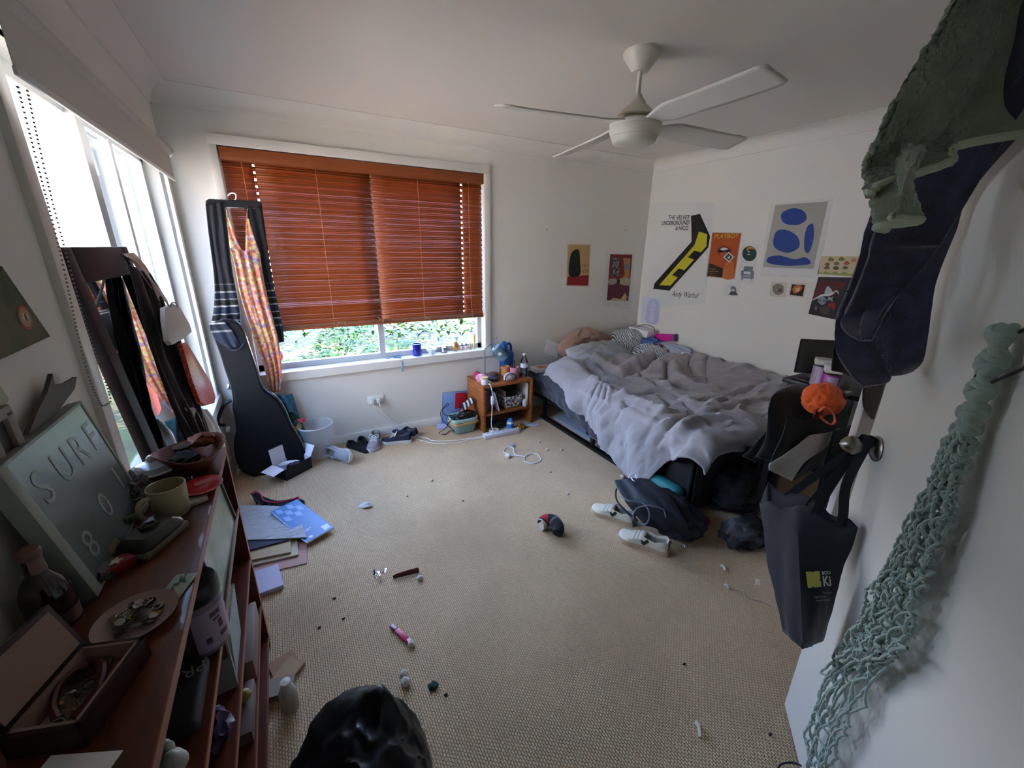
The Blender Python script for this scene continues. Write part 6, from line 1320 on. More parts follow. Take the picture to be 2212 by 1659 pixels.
poster('blue_abstract', 'large print of rounded blue paper cut shapes on grey', 'poster', 'R',
       [(pw, [(1664, 441), (1801, 427), (1765, 602), (1640, 598)]), (pgr, [(1675, 443), (1789, 435), (1757, 581), (1648, 577)]),
        (pb1, smooth([(1688, 462), (1712, 450), (1736, 456), (1742, 474), (1722, 486), (1694, 482)])), (pb1, smooth([(1744, 490), (1756, 484), (1758, 512), (1748, 545), (1738, 540), (1738, 512)])),
        (pb1, smooth([(1676, 502), (1696, 496), (1722, 510), (1726, 534), (1700, 546), (1672, 532)])), (pb1, smooth([(1660, 556), (1684, 552), (1716, 560), (1740, 556), (1750, 570), (1700, 574), (1660, 568)]))],
       [(pg, '--- --', (1650, 593), (1664, 594), 4, {}), (pg, '------', (1688, 596), (1706, 597), 4, {}), (pg, '-- ---', (1730, 598), (1748, 598), 4, {})])
poster('bust_sketch', 'tiny ink sketch of a masked head and shoulders below the magazine cover', 'drawing', 'R', [(pw, [(1565, 612), (1600, 613), (1596, 641), (1562, 640)]), (pg, smooth([(1578, 622), (1583, 618), (1590, 622), (1591, 632), (1594, 638), (1573, 637), (1579, 632)])), (pw, [(1580, 626), (1586, 624), (1587, 628), (1581, 629)]), (P('ink', '#33394a'), [(1578, 630), (1590, 631), (1592, 637), (1575, 637)])])
poster('sepia_sketch', 'small sepia sketch on cream paper under the blue print', 'drawing', 'R', [(P('cream', '#cfc8b5'), [(1666, 609), (1701, 610), (1697, 643), (1662, 640)]), (P('sepia', '#8d7f72', var=.3, vscale=60), smooth([(1671, 617), (1682, 613), (1692, 618), (1692, 632), (1680, 637), (1670, 630)])), (P('sepia dark', '#5d4f46'), smooth([(1682, 624), (1689, 623), (1688, 630), (1681, 630)]))])
poster('portrait_photo', 'small square portrait photo in orange and black with a white border', 'photo', 'R', [(P('cream', '#cfc8b5'), [(1708, 611), (1743, 612), (1737, 643), (1703, 641)]), (P('photo dark', '#1d1210'), [(1711, 614), (1739, 616), (1734, 640), (1706, 637)]), (P('photo orange', '#b8652f'), smooth([(1716, 618), (1726, 615), (1734, 622), (1724, 632), (1716, 634), (1712, 625)])), (P('photo light', '#d7a878'), smooth([(1720, 622), (1728, 621), (1726, 629), (1718, 629)]))])
mush = [(P('chart cream', '#c7b992'), [(1776, 553), (1860, 554), (1846, 598), (1765, 592)]), (P('chart green', '#7f9a4c'), [(1768, 586), (1776, 590), (1784, 586), (1794, 591), (1804, 586), (1814, 592), (1824, 587), (1836, 593), (1846, 589), (1845, 596), (1768, 591)])]
for cx_, cy_, c_ in ((1787, 570, '#8d6a48'), (1807, 569, '#7c6249'), (1829, 568, '#a8503a'), (1786, 578, '#6f5a45'), (1806, 578, '#5c4c40'), (1826, 578, '#6a5746'), (1795, 560, '#6f6a2c'), (1818, 559, '#7a6f2c'), (1844, 562, '#b07a58')): mush.append((P('chart '+c_, c_), smooth([(cx_-6, cy_+2), (cx_, cy_-4), (cx_+7, cy_+1), (cx_+1, cy_+4)], 4)))
poster('mushroom_chart', 'cream chart of drawn mushrooms beside the navy towel', 'poster', 'R', mush)
poster('dark_art_poster', 'dark red and black poster of a pale face under a white brimmed hat', 'poster', 'R',
       [(P('near black', '#1a1318'), [(1768, 598), (1875, 600), (1850, 700), (1746, 678)]), (P('deep red', '#5a1512', var=.3, vscale=8), [(1770, 608), (1800, 606), (1830, 612), (1800, 640), (1756, 645), (1760, 625)]), (P('near black2', '#241a20'), [(1756, 650), (1800, 640), (1815, 690), (1748, 677)]),
        (P('grey white', '#b9c0bf'), smooth([(1781, 634), (1788, 618), (1798, 628), (1800, 634), (1790, 636)])), (pw, smooth([(1752, 650), (1775, 636), (1795, 634), (1808, 627), (1813, 638), (1806, 630), (1796, 638), (1775, 641)])), (P('face grey', '#8e9aa0'), smooth([(1767, 645), (1776, 641), (1785, 646), (1783, 655), (1776, 659), (1769, 654)])), (pk, [(1768, 647), (1774, 648), (1774, 650), (1768, 649)]), (pk, [(1778, 649), (1784, 649), (1783, 651), (1778, 651)]), (P('grey star', '#9aa5a2'), [(1790, 640), (1795, 643), (1801, 640), (1798, 646), (1800, 652), (1793, 648), (1787, 650), (1789, 645)]),
        (P('bright red', '#8f1420'), smooth([(1788, 656), (1804, 654), (1803, 668), (1795, 665)])), (P('taupe', '#4a4038'), smooth([(1772, 664), (1792, 662), (1790, 678), (1776, 678)])), (P('pale cross', '#8f8a85'), [(1762, 660), (1764, 660), (1764, 665), (1767, 666), (1764, 668), (1763, 673), (1762, 668), (1759, 666), (1762, 665)])])
plil = P('lilac wash', '#b4b8d6'); 
poster('girl_drawing', 'pale lilac pencil drawing of a girl with long hair low in the corner', 'drawing', 'R', [(P('pale paper', '#ccd0e2'), [(1391, 638), (1429, 648), (1420, 702), (1384, 697)]), (plil, smooth([(1402, 652), (1412, 646), (1424, 656), (1421, 698), (1396, 694), (1398, 668)])), (P('lilac skin', '#c3c7e0'), smooth([(1404, 660), (1411, 653), (1418, 660), (1414, 676), (1408, 677)])), (P('lilac skin', '#c3c7e0'), [(1405, 676), (1415, 678), (1414, 696), (1403, 694)]), (P('lilac line', '#8f94b8'), [(1405, 663), (1409, 664), (1409, 665), (1405, 664)]), (P('lilac line', '#8f94b8'), [(1413, 665), (1417, 665), (1417, 666), (1413, 666)]), (P('lilac line', '#8f94b8'), [(1409, 673), (1413, 674), (1411, 675)])], dz=.006)
poster('black_shape_poster', 'small tan poster with a tall black block above a red band', 'poster', 'B',
       [(P('tan edge', '#cdbb9c'), [(1226, 527), (1276, 528), (1272, 619), (1223, 618)]), (P('tan', '#bfa06c'), [(1228, 529), (1274, 530), (1271, 596), (1227, 598)]), (P('band red', '#8c1d22'), [(1226, 598), (1272, 594), (1270, 617), (1224, 616)]), (pk, smooth([(1236, 544), (1250, 540), (1253, 566), (1252, 594), (1230, 596), (1230, 566)]))],
       [(P('ochre ink', '#7b5a25'), 'CHAT', (1256, 577), (1271, 577), 7, {}), (P('ochre ink', '#7b5a25'), 'NOIR', (1256, 589), (1271, 589), 7, {})])
pm = P('brick red', '#7d2a2c', var=.1, vscale=6)
poster('red_collage_poster', 'tall white-bordered poster of red with grey and ochre panels near the corner', 'poster', 'B',
       [(pw, [(1309, 543), (1372, 546), (1362, 668), (1302, 662)]), (pm, [(1318, 549), (1366, 550), (1357, 650), (1311, 649)]), (P('ink panel', '#8f9290', kind='voronoi', vscale=40, col2='#3a3c3c'), [(1323, 557), (1339, 557), (1337, 596), (1321, 595)]), (P('ochre panel', '#b48247'), [(1346, 557), (1362, 558), (1359, 600), (1350, 601)]), (P('grey shape', '#7d8486'), smooth([(1348, 572), (1356, 569), (1360, 578), (1350, 584)])), (P('ochre2', '#b9853f'), [(1345, 598), (1357, 582), (1360, 586), (1350, 602)]),
        (P('table', '#5f2a38'), [(1314, 612), (1360, 612), (1358, 640), (1312, 640)]), (P('pale plates', '#a79d90'), smooth([(1315, 604), (1330, 602), (1331, 612), (1316, 615)])), (P('flowers', '#b0a488'), smooth([(1336, 604), (1348, 600), (1361, 603), (1360, 616), (1340, 614)])), (pk, [(1333, 605), (1339, 603), (1338, 612), (1333, 613)]), (P('cream leaf', '#b5a478'), [(1316, 649), (1325, 643), (1340, 646), (1350, 632), (1354, 640), (1352, 650)])],
       [(pg, '---', (1310, 659), (1317, 660), 3, {}), (pg, '----', (1328, 659), (1338, 660), 3, {}), (pg, '---', (1346, 658), (1354, 658), 3, {})])
m_nail = mat('dark steel nail', '#3b3a38', .4, metal=.8)
for i, (u, v) in enumerate(((1181, 496), (1350, 498), (1073, 730))):
    q = on(u, v, 1, 0); tag(MB().tube([q, q+V((-.012, -.022, .002))], .0022, 6).tube([q+V((-.012, -.022, .002)), q+V((-.0125, -.0235, .002))], .0045, 8).build('nail', m_nail), ['bare nail in the back wall above the tan poster', 'bare nail in the back wall above the red collage poster', 'bare nail low in the back wall next to the window edge'][i], 'nail')

# ---------------------------------------------------------------- shoes
def shoe(name, label, mu, ms, M, L=.255, Wd=.092, ha=.075, hv=.07, ht=.038, sole=.022, ml=None, laces=None, extra=None, low=False, group=None, soletip=None, mtab=None):
    root = thing(name, label, 'shoe', tuple(M.translation), group)
    wf = lambda t: Wd/2*(interp([(0, .55), (.03, .68), (.12, .76), (.35, .74), (.55, .86), (.72, 1.), (.86, .92), (.95, .66), (1, .30)], t))
    off = lambda t: .010*ss(.3, .9, t)-.012*ss(.75, 1, t)
    hf = lambda t: interp([(0, ha*.86), (.02, ha), (.10, ha*.97), (.25, ha*.74), (.40, ha*.84), (.47, hv), (.60, hv*.76), (.76, ht*1.12), (.92, ht*.9), (1, ht*.42)], t)
    def up(t, a, o=0.):
        c_, s_ = cos(a), sin(a); w_ = wf(t); h = hf(t)
        y = off(t)+w_*(abs(c_)**.8)*(1 if c_ > 0 else -1)*(1-.16*s_*ss(.5, .0, t)); z = sole*.6+(h-sole*.6)*s_**.75
        return V((t*L, y*(1+o*9), z+o))
    dk_ = .95 if low else .62
    def K(t): return ss(.02, .07, t)*(ss(.72, .62, t) if low else ss(.51, .43, t))
    def fn(u, v):
        t = u; a = pi*v; p = up(t, a); k = K(t)
        if k > 0:
            d = abs(a-pi/2); sg = 1 if a < pi/2 else -1; w_ = wf(t); hc = hf(t)*.97
            if d > dk_:
                q = (pi/2-d)/(pi/2-dk_); po = V((t*L, off(t)+sg*w_*(1-.13*q*q), lerp(sole*.6, hc, q)))
            else:
                q = 1-d/dk_; po = V((t*L, off(t)+sg*w_*.80*(1-q)**.6, lerp(hc-.002, sole+.006, min(1, q*2.6))))
            p = p.lerp(po, k)
        return p
    b = MB(); b.grid(64, 40, fn, 0, True, M=M)
    for q in range(len(b.f)):
        i, j = q % 64, q//64; t, a = (i+.5)/64, pi*(j+.5)/40
        if K(t) > .5 and abs(a-pi/2) < dk_-.06: b.m[q] = 1
    b.build('upper', [mu, ml or mat('shoe lining', '#77716a', .9)], root, solid=.002, off=-1)
    ol = [(t*L*1.0-.0, off(t)+wf(t)+.004) for t in [i/24 for i in range(25)]]+[(L+.006, off(1)*1.0)]+[(t*L, off(t)-wf(t)-.004) for t in [1-i/24 for i in range(25)]]
    ol = [(x-.004 if x < .004 else x, y) for x, y in ol]
    MB().poly(ol, 0, M, sole, sole).build('sole', ms, root)
    if laces:
        lm = MB()
        for i in range(5):
            t = .48+.045*i; lm.tube([M @ up(t+.01*((-1)**j)*.5, pi/2-.5+j*.25, .003) for j in range(5)], .003, 5)
        for sg in (-1, 1): lm.tube(spline([M @ up(.47, pi/2, .006), M @ (up(.45, pi/2+.5*sg, .02)), M @ (up(.50, pi/2+.9*sg, .016)), M @ up(.53, pi/2+.6*sg, .006), M @ up(.48, pi/2, .006)], 5), .0025, 5)
        lm.build('laces', laces, root)
    def surf(t, a, o=0.):
        p = V(fn(t, a/pi)); return p+V((0, o*(1 if a < pi/2 else -1)*1.2, o*.6))
    if extra: extra(root, surf, M)
    return root
m_wht = mat('cream white leather', '#c9c4b2', .45, bump=.1, bscale=60); m_gum = mat('worn cream sole', '#b09c82', .7)
def veja(root, up, M):
    for sg, a_ in ((1, 0), (-1, pi)):
        def sp(t, h): return M @ up(t, (h if sg > 0 else pi-h), .0022)
        b = MB()
        b.tube([sp(.37, .86), sp(.40, .66), sp(.43, .46), sp(.455, .26)], lambda t: (.009, .0016), 6, flat=M.to_3x3() @ V((1, 0, 0))); b.tube([sp(.455, .26), sp(.475, .46), sp(.495, .64), sp(.515, .80)], lambda t: (.0055, .0016), 6, flat=M.to_3x3() @ V((1, 0, 0)))
        b.build('side_mark', pk, root)
    for i in range(3):
        t = .50+.075*i; MB().tube([M @ up(t, pi/2+.95-.2375*j, .004) for j in range(9)], lambda q: (.0125, .003), 8, flat=M.to_3x3() @ V((1, 0, 0))).build('strap', m_wht, root)
    MB().tube([M @ up(.0, pi/2-.6+.3*j, .003)+M.to_3x3() @ V((-.003, 0, -.008)) for j in range(5)], lambda q: (.004, .012), 8, flat=M.to_3x3() @ V((1, 0, 0))).build('heel_tab', pk, root)
def place(toe, heel, z=0.):
    t, h = V((*toe, 0)), V((*heel, 0)); d = (t-h); M = TR((h.x, h.y, z), math.atan2(d.y, d.x)); return M
shoe('velcro_sneaker', 'white velcro sneaker with black side mark, lying beyond the other against the navy backpack', m_wht, m_gum, place((2.02, -1.715), (2.125, -1.925)), .27, .098, .085, .078, .042, .026, mat('grey lining', '#8c867c', .9), None, veja, group='white velcro sneakers')
shoe('velcro_sneaker', 'white velcro sneaker with black side mark, the nearer one before the navy backpack', m_wht, m_gum, place((1.995, -1.985), (2.105, -2.195)), .275, .10, .085, .078, .042, .026, mat('grey lining', '#8c867c', .9), None, veja, group='white velcro sneakers')
m_gr = mat('grey mesh', '#8e9096', .7, bump=.2, bscale=160); m_grs = mat('white rubber', '#c4c6c9', .6); m_bl = mat('black canvas', '#121216', .85); m_nv = mat('navy canvas', '#23283a', .85, bump=.2, bscale=200)
shoe('running_shoe', 'grey running shoe tipped on its side beside the waste bin', m_gr, m_grs, TR((.715, -.275, .048), radians(-62), radians(74), 0) @ TR((-.10, 0, 0)), .25, .09, .08, .07, .045, .028, None, None)
shoe('ballet_flat', 'black slip-on flat lying next to the tipped grey shoe', m_bl, pk, TR((.805, -.075, 0), radians(-58)), .235, .08, .05, .04, .03, .010, mat('dark lining', '#1d1b1b', .9), None, low=True)
shoe('ballet_flat', 'black slip-on flat standing behind the laced grey running shoe', m_bl, pk, TR((.905, -.035, 0), radians(-86)), .235, .08, .05, .04, .03, .010, mat('dark lining', '#1d1b1b', .9), None, low=True)
shoe('running_shoe', 'grey running shoe with white laces facing the room', m_gr, m_grs, TR((1.035, -.045, 0), radians(-112)), .26, .095, .085, .08, .05, .03, None, m_wc)
shoe('canvas_sneaker', 'navy canvas sneaker with white sole, turned towards the grey runner', m_nv, m_grs, TR((1.275, -.23, 0), radians(158)), .25, .09, .082, .075, .038, .026, None, m_wc)
shoe('canvas_sneaker', 'navy canvas sneaker with white sole, heel out by the white cables', m_nv, m_grs, TR((1.335, -.185, 0), radians(128)), .25, .09, .082, .075, .038, .026, None, m_wc)

# ---------------------------------------------------------------- backpack and neighbours
m_bp = mat('navy nylon', '#121724', .55, bump=.25, bscale=14, bdist=.012); m_pip = mat('grey piping', '#56606e', .5)
bp_ = thing('backpack', 'slumped navy nylon backpack on the carpet behind the white sneakers', 'backpack', (2.28, -1.98, 0))
def bpf(p):
    p = V(p); return V((p.x+.02*noise.noise(p*11), p.y+.02*noise.noise(p*9+V((3, 1, 2))), max(-.098, p.z*(1+.16*noise.noise(p*8))+.012*max(0, 1-5*abs(noise.noise(p*7+V((5, 5, 1))))))))
b = MB(); b.blob((2.285, -2.045, .1), (.135, .20, .115), 5, .16, 1.7, seed=1., fn=bpf); b.build('body', m_bp, bp_)
def flr(u, v, z): return on(u, v, 2, z)
hang('flap', m_bp, [flr(1328, 1038, .20), flr(1340, 1062, .21), flr(1352, 1085, .19), flr(1374, 1112, .14), flr(1396, 1136, .07)], [flr(1400, 1035, .24), flr(1440, 1065, .25), flr(1464, 1095, .24), flr(1482, 1128, .19), flr(1490, 1160, .10)], (-.4, -.5, .7), .018, 2.2, 30, 40, .006, 2., bp_, puff=.03)
MB().tube(spline([flr(1327, 1040, .205), flr(1350, 1078, .232), flr(1385, 1085, .25), flr(1402, 1105, .235), flr(1398, 1130, .19), flr(1380, 1132, .16), flr(1368, 1120, .18), flr(1374, 1100, .21), flr(1400, 1092, .25), flr(1432, 1100, .25), flr(1438, 1118, .22)], 6), .004, 6).build('piping', m_pip, bp_)
MB().tube(spline([flr(1335, 1050, .2), flr(1330, 1064, .17), flr(1334, 1084, .13), flr(1352, 1104, .12), flr(1376, 1124, .11)], 6), lambda t: (.022, .005), 8).build('shoulder_strap', m_bp, bp_)
MB().tube(spline([flr(1354, 1042, .22), flr(1360, 1028, .25), flr(1372, 1024, .26), flr(1376, 1038, .24)], 6), .004, 6).tube(spline([flr(1362, 1032, .24), flr(1368, 1038, .25), flr(1374, 1042, .24)], 6), .004, 6).build('white_cord', m_wc, bp_)
kr = thing('key_ring', 'steel key ring and chain hanging off the navy backpack', 'key ring', tuple(flr(1480, 1165, .02)))
c_ = flr(1481, 1157, .045); MB().tube([c_+V((.016*cos(a), .005*cos(a), .016*sin(a))) for a in [i*pi/10 for i in range(20)]], .002, 6, closed=True).build('ring', m_chr, kr)
MB().tube([flr(1478, 1166, .03), flr(1476, 1174, .02), flr(1480, 1182, .01)], .0045, 6).build('chain', mat('dull chain', '#8d8d8a', .3, metal=1), kr); MB().tube([flr(1474, 1146, .07), flr(1479, 1150, .06)], .002, 5).tube([flr(1489, 1145, .07), flr(1484, 1150, .06)], .002, 5).build('cord', m_pip, kr)
b = MB(); b.box((2.385, -1.99, .0), (2.475, -1.70, .185), 0, .035, seg=4); tag(b.build('teal_bag', mat('teal nylon', '#1d6f73', .6, bump=.2, bscale=20)), 'teal soft bag wedged between the navy backpack and the end of the bed', 'bag')
tag(MB().blob((2.50, -2.13, .026), (.03, .025, .03), 2, .2, 3).build('red_pouch', mat('red orange cloth', '#9c2a1c', .8)), 'small red pouch glimpsed in the dark beside the teal bag', 'pouch')
lump('patterned_bag', 'black and grey patterned bag lying on the carpet beside the hanging tote', 'bag', mat('black grey print', '#0e0e10', .8, kind='voronoi', vscale=7, col2='#4b4a4c'), tuple(flr(1610, 1150, .05)), (.16, .10, .06), .3, 2., 4, 3.)

# ---------------------------------------------------------------- papers by the bookcase end
def slabpx(name, label, cat, mt, px, z0, z1, root=None, group=None):
    P_ = [on(u, v, 2, z1) for u, v in px]; b = MB(); b.poly([(p.x, p.y) for p in P_], 0, None, z1, z1-z0)
    o = b.build(name, mt, root); return tag(o, label, cat, group) if root is None else o
slabpx('pink_folder', 'pink card folder at the bottom of the paper pile by the bookcase', 'folder', mat('pink card', '#b38b80', .7), [(500, 1180), (640, 1150), (663, 1172), (662, 1216), (560, 1240), (510, 1236)], 0, .006)
slabpx('notebook', 'cream notebook, the lower of two under the silver sleeve', 'notebook', mat('cream cover', '#bcae92', .7), [(500, 1150), (640, 1128), (644, 1198), (520, 1226), (505, 1215)], .0065, .016)
slabpx('notebook', 'kraft notebook, the upper of two under the silver sleeve', 'notebook', mat('kraft cover', '#b09b78', .7), [(500, 1130), (628, 1120), (628, 1192), (520, 1214), (505, 1205)], .0165, .027)
slabpx('exercise_book', 'dark blue book directly under the silver sleeve', 'book', mat('dark blue cover', '#1d2038', .4), [(500, 1100), (626, 1100), (622, 1166), (520, 1193), (505, 1186)], .0275, .036)
m_slv = mat('silver plastic sleeve', '#a9abb0', .22, bump=.9, bscale=9, stretch=(1, 5, 1), bdist=.02)
slabpx('plastic_sleeve', 'shiny silver plastic sleeve on top of the paper pile', 'sleeve', m_slv, [(512, 1091), (576, 1092), (640, 1096), (662, 1160), (590, 1164), (520, 1166), (500, 1130)], .0365, .042)
nbk = thing('notebook', 'blue spiral notebook with white label on the paper pile', 'notebook', tuple(on(645, 1130, 2, .045)), rz=0)
PN = [on(568, 1114, 2, .058), on(626, 1087, 2, .058), on(721, 1139, 2, .03), on(663, 1172, 2, .03)]
Mn = frame(PN[3], PN[2]-PN[3], PN[0]-PN[3]); nw, nh = (PN[2]-PN[3]).length, (PN[0]-PN[3]).length
m_nb = mat('blue cover', '#3f6fae', .4); MB().box((0, 0, -.010), (nw, nh, -.001), 0, 0, Mn).build('pages', m_page, nbk)
b = MB(); b.box((-.001, -.001, -.001), (nw+.001, nh+.001, .0005), 0, 0, Mn)
for i in range(4):
    for j in range(3):
        if (i+j) % 2 == 0: b.poly([(nw*(.1+.2*i), nh*(.62+.12*j)), (nw*(.28+.2*i), nh*(.58+.12*j)), (nw*(.30+.2*i), nh*(.70+.12*j)), (nw*(.12+.2*i), nh*(.74+.12*j))], 1, Mn, .0008)
b.poly([(nw*.72, nh*.04), (nw*.95, nh*.04), (nw*.95, nh*.15), (nw*.72, nh*.15)], 2, Mn, .001); b.poly([(nw*.18, nh*.05), (nw*.30, nh*.05), (nw*.30, nh*.09), (nw*.18, nh*.09)], 2, Mn, .001)
for k in range(2): b.poly([(nw*.2, nh*(.24-.03*k)), (nw*(.5-.1*k), nh*(.24-.03*k)), (nw*(.5-.1*k), nh*(.25-.03*k)), (nw*.2, nh*(.25-.03*k))], 2, Mn, .001)
b.build('cover', [m_nb, mat('pale blue print', '#7aa0cd', .4), m_paper], nbk)
b = MB()
for i in range(26): c_ = V((-.001, nh*(i+.5)/26, -.004)); b.tube([Mn @ (c_+V((.0055*cos(a), 0, .0055*sin(a)))) for a in [k*pi/4 for k in range(8)]], .0009, 4, closed=True)
b.build('spiral', m_chr, nbk)
slabpx('paperback_book', 'lilac-white paperback on the carpet at the near end of the paper pile', 'book', mat('lilac white cover', '#b9b4cf', .5), [(535, 1240), (600, 1218), (611, 1255), (612, 1263), (545, 1288)], 0, .022)
b = MB(); hang('', None, [flr(542, 1066, .03), flr(548, 1078, .02), flr(556, 1092, .01)], [flr(560, 1064, .05), flr(572, 1076, .03), flr(580, 1090, .01)], (0, 0, 1), .02, 1.5, 12, 16, seed=1., mb=b)
hang('', None, [flr(568, 1072, .02), flr(600, 1082, .015), flr(640, 1076, .03), flr(658, 1082, .015)], [flr(565, 1088, .012), flr(600, 1094, .01), flr(636, 1094, .012), flr(656, 1092, .01)], (0, 0, 1), .012, 1.5, 12, 24, seed=2., mb=b)
sw_ = b.build('garment', mat('dark jersey', '#26242c', .85), None, solid=.003); tag(sw_, 'dark garment with crimson edging lying behind the paper pile', 'clothes')
MB().tube(spline([flr(541, 1068, .035), flr(552, 1062, .06), flr(563, 1068, .05), flr(572, 1082, .03), flr(600, 1085, .022), flr(632, 1078, .035), flr(645, 1074, .04), flr(644, 1084, .03), flr(630, 1086, .02)], 6), .004, 6).build('edging', mat('crimson edging', '#b5284a', .7), sw_)

# ---------------------------------------------------------------- tub, folders and cables left of the bedside shelf
tbx, tby = 1.745, -.235
tub = thing('storage_tub', 'mint and grey plastic tub with tan carry handle beside the bedside shelf', 'tub', (tbx, tby, 0))
def tubf(z0, z1, s0, s1):
    def f(u, v):
        a = 2*pi*u; k = lerp(s0, s1, v); cx_ = (abs(cos(a))**.45)*(1 if cos(a) > 0 else -1); cy_ = (abs(sin(a))**.45)*(1 if sin(a) > 0 else -1)
        return (tbx+.115*k*cx_, tby+.085*k*cy_, lerp(z0, z1, v))
    return f
m_mint = mat('mint plastic', '#8fb0ad', .35, alpha=.85); m_mint2 = mat('mint rim', '#a9c9c2', .35)
b = MB(); b.grid(56, 6, tubf(.002, .105, .78, 1.0), 0, True, True); n_ = 56; b.add([tubf(.002, .1, .78, 1)(i/n_, 0) for i in range(n_)], [tuple(range(n_))[::-1]]); b.build('body', m_mint, tub, solid=.003)
MB().grid(56, 3, tubf(.105, .145, 1.02, 1.06), 0, True, True).build('rim_band', m_mint2, tub, solid=.004)
MB().tube([tubf(.1, .1, 1.08, 1.08)(i/56, 0) for i in range(56)], lambda t: (.011, .003), 8, closed=True, flat=(0, 0, 1)).build('handle', mat('tan plastic', '#c9a066', .5), tub)
lump('iron', 'black and orange steam iron case in the mint tub', 'iron', mat('black glossy plastic', '#1a1316', .25), (1.775, -.25, .15), (.085, .065, .045), .12, 2, 3, 1.)
tag(MB().grid(20, 10, lambda u, v: (1.70+.13*u, -.285+.05*v+.02*u, .160+.035*sin(pi*u)*(.4+v)), 0).build('orange_cover', mat('orange plastic', '#cf5a2e', .35), None, solid=.006), 'orange plastic cover on the black iron case', 'cover')
b = MB(); b.grid(24, 18, lambda u, v: (1.735+.115*u, -.235+.09*(v-.5)+.03*u, .20+.06*u+.05*sin(pi*v)*(1-.4*u)), 0, True); o = b.build('striped_shoe', mat('white and black stripe', '#d8d4d6', .5, kind='wave', vscale=9, col2='#23222c'), None, solid=.008); tag(o, 'white and black striped shoe on top of the mint tub', 'shoe')
bf = thing('document_folder', 'clear blue document folder leaning on the window wall behind the mint tub', 'folder', (1.70, -.03, 0))
P4 = [on(952, 848, 1, -.022), on(1003, 838, 1, -.022), on(1004, 918, 1, -.035), on(954, 924, 1, -.035)]
Mfo = frame(P4[3], P4[2]-P4[3], P4[0]-P4[3]); wq, hq = (P4[2]-P4[3]).length, (P4[0]-P4[3]).length
MB().box((0, 0, 0), (wq, hq, .008), 0, .002, Mfo).build('sleeve', mat('clear blue plastic', '#86a6d8', .25, var=.12, vscale=3), bf)
MB().box((wq*.52, hq*.52, .009), (wq*.98, hq*.96, .012), 0, .002, Mfo).build('red_sheet', mat('red card', '#b01c2c', .5), bf)
MB().tube([Mfo @ V((0, 0, .006)), Mfo @ V((0, hq, .006)), Mfo @ V((wq, hq, .006)), Mfo @ V((wq, hq*.5, .006))], .003, 6).build('edge_clip', mat('grey plastic edge', '#5a6478', .4), bf)
slabpx('lilac_box', 'flat lilac box on the carpet behind the mint tub cable', 'box', mat('lilac card', '#b9bce0', .6), [(943, 916), (964, 912), (967, 922), (946, 926)], 0, .014)
b = MB(); b.tube(spline([V((1.80, -.30, .19)), on(978, 905, 1, -.33), on(962, 925, 1, -.38), on(948, 936, 2, .006), on(962, 938, 2, .006), on(972, 930, 2, .01), V((1.63, -.31, .05)), on(958, 910, 1, -.30), on(952, 890, 1, -.28), on(966, 872, 1, -.26), on(968, 876, 1, -.25), on(956, 885, 1, -.28), on(965, 898, 1, -.3), V((1.69, -.22, .16))], 7), .0032, 6)
tag(b.build('black_cable', mat('black cord', '#15171f', .5)), 'black cord looping out of the mint tub to the carpet', 'cord')

# ---------------------------------------------------------------- litter on the carpet
m_cot = mat('cotton white', '#cfc9bd', .95)
def bit(name, label, cat, u, v, r, amp=.3, mt=None, group=None, seed=0., fl=1.):
    q = flr(u, v, r*fl*.8); return lump(name, label, cat, mt or m_cot, (q.x, q.y, r*fl*.85), (r, r, r*fl), amp, 2.5, 3, seed, group=group)
for i, (u, v, r, lb_) in enumerate(((888, 1391, .014, 'white cotton ball touching the pink lighter'), (872, 1455, .015, 'white cotton ball, the farther of two touching ones'), (876, 1473, .017, 'white cotton ball, the nearer of two touching ones'), (907, 1248, .014, 'white cotton ball beside the brown hair clip'), (1182, 971, .011, 'white cotton tuft near the bed rail, closer to the coiled cable'), (1212, 971, .010, 'white cotton tuft nearest the bed rail'), (1226, 1066, .010, 'lone cotton tuft on bare carpet before the first velcro sneaker'), (1345, 1029, .016, 'cotton ball beside the backpack and the end of the bed rail'), (1165, 955, .009, 'cotton scrap just beyond the two tufts near the bed rail'), (932, 1037, .011, 'cotton scrap alone in the middle of the carpet'))):
    bit('cotton_ball', lb_, 'cotton ball', u, v, r, .25, group='cotton balls on the carpet', seed=i*1.3, fl=.8)
o = MB(); hang('', None, [flr(774, 1094, .004), flr(784, 1086, .02), flr(800, 1084, .02)], [flr(782, 1098, .004), flr(794, 1096, .012), flr(806, 1094, .004)], (0, 0, 1), .012, 2, 12, 16, seed=3., mb=o)
tag(o.build('tissue', mat('white tissue', '#dcdad6', .9), None, solid=.002), 'crumpled white tissue alone on the carpet near the blue notebook', 'tissue')
A_, B_ = flr(849, 1247, .008), flr(905, 1232, .010); hc = thing('hair_clip', 'long brown hair clip on the carpet', 'hair clip', tuple(A_))
MB().tube([A_, B_], lambda t: (.008+.003*t, .003), 8).build('bar', mat('brown acetate', '#4a2620', .3), hc); MB().tube([A_+V((.01, 0, .006)), A_.lerp(B_, .6)+V((0, 0, .012)), B_+V((-.004, 0, .012))], lambda t: (.006, .002), 6).build('spring_arm', mat('reddish acetate', '#6b2a26', .3), hc)
o = MB(); hang('', None, [flr(800, 1232, .01), flr(808, 1245, .02), flr(812, 1256, .004)], [flr(836, 1226, .01), flr(830, 1238, .02), flr(822, 1250, .004)], (0, 0, 1), .012, 2, 12, 14, seed=5., mb=o)
tag(o.build('clear_wrapper', glass('cellophane', (.97, .97, .96), .05, .35), None), 'crinkled clear wrapper beside the brown hair clip', 'wrapper')
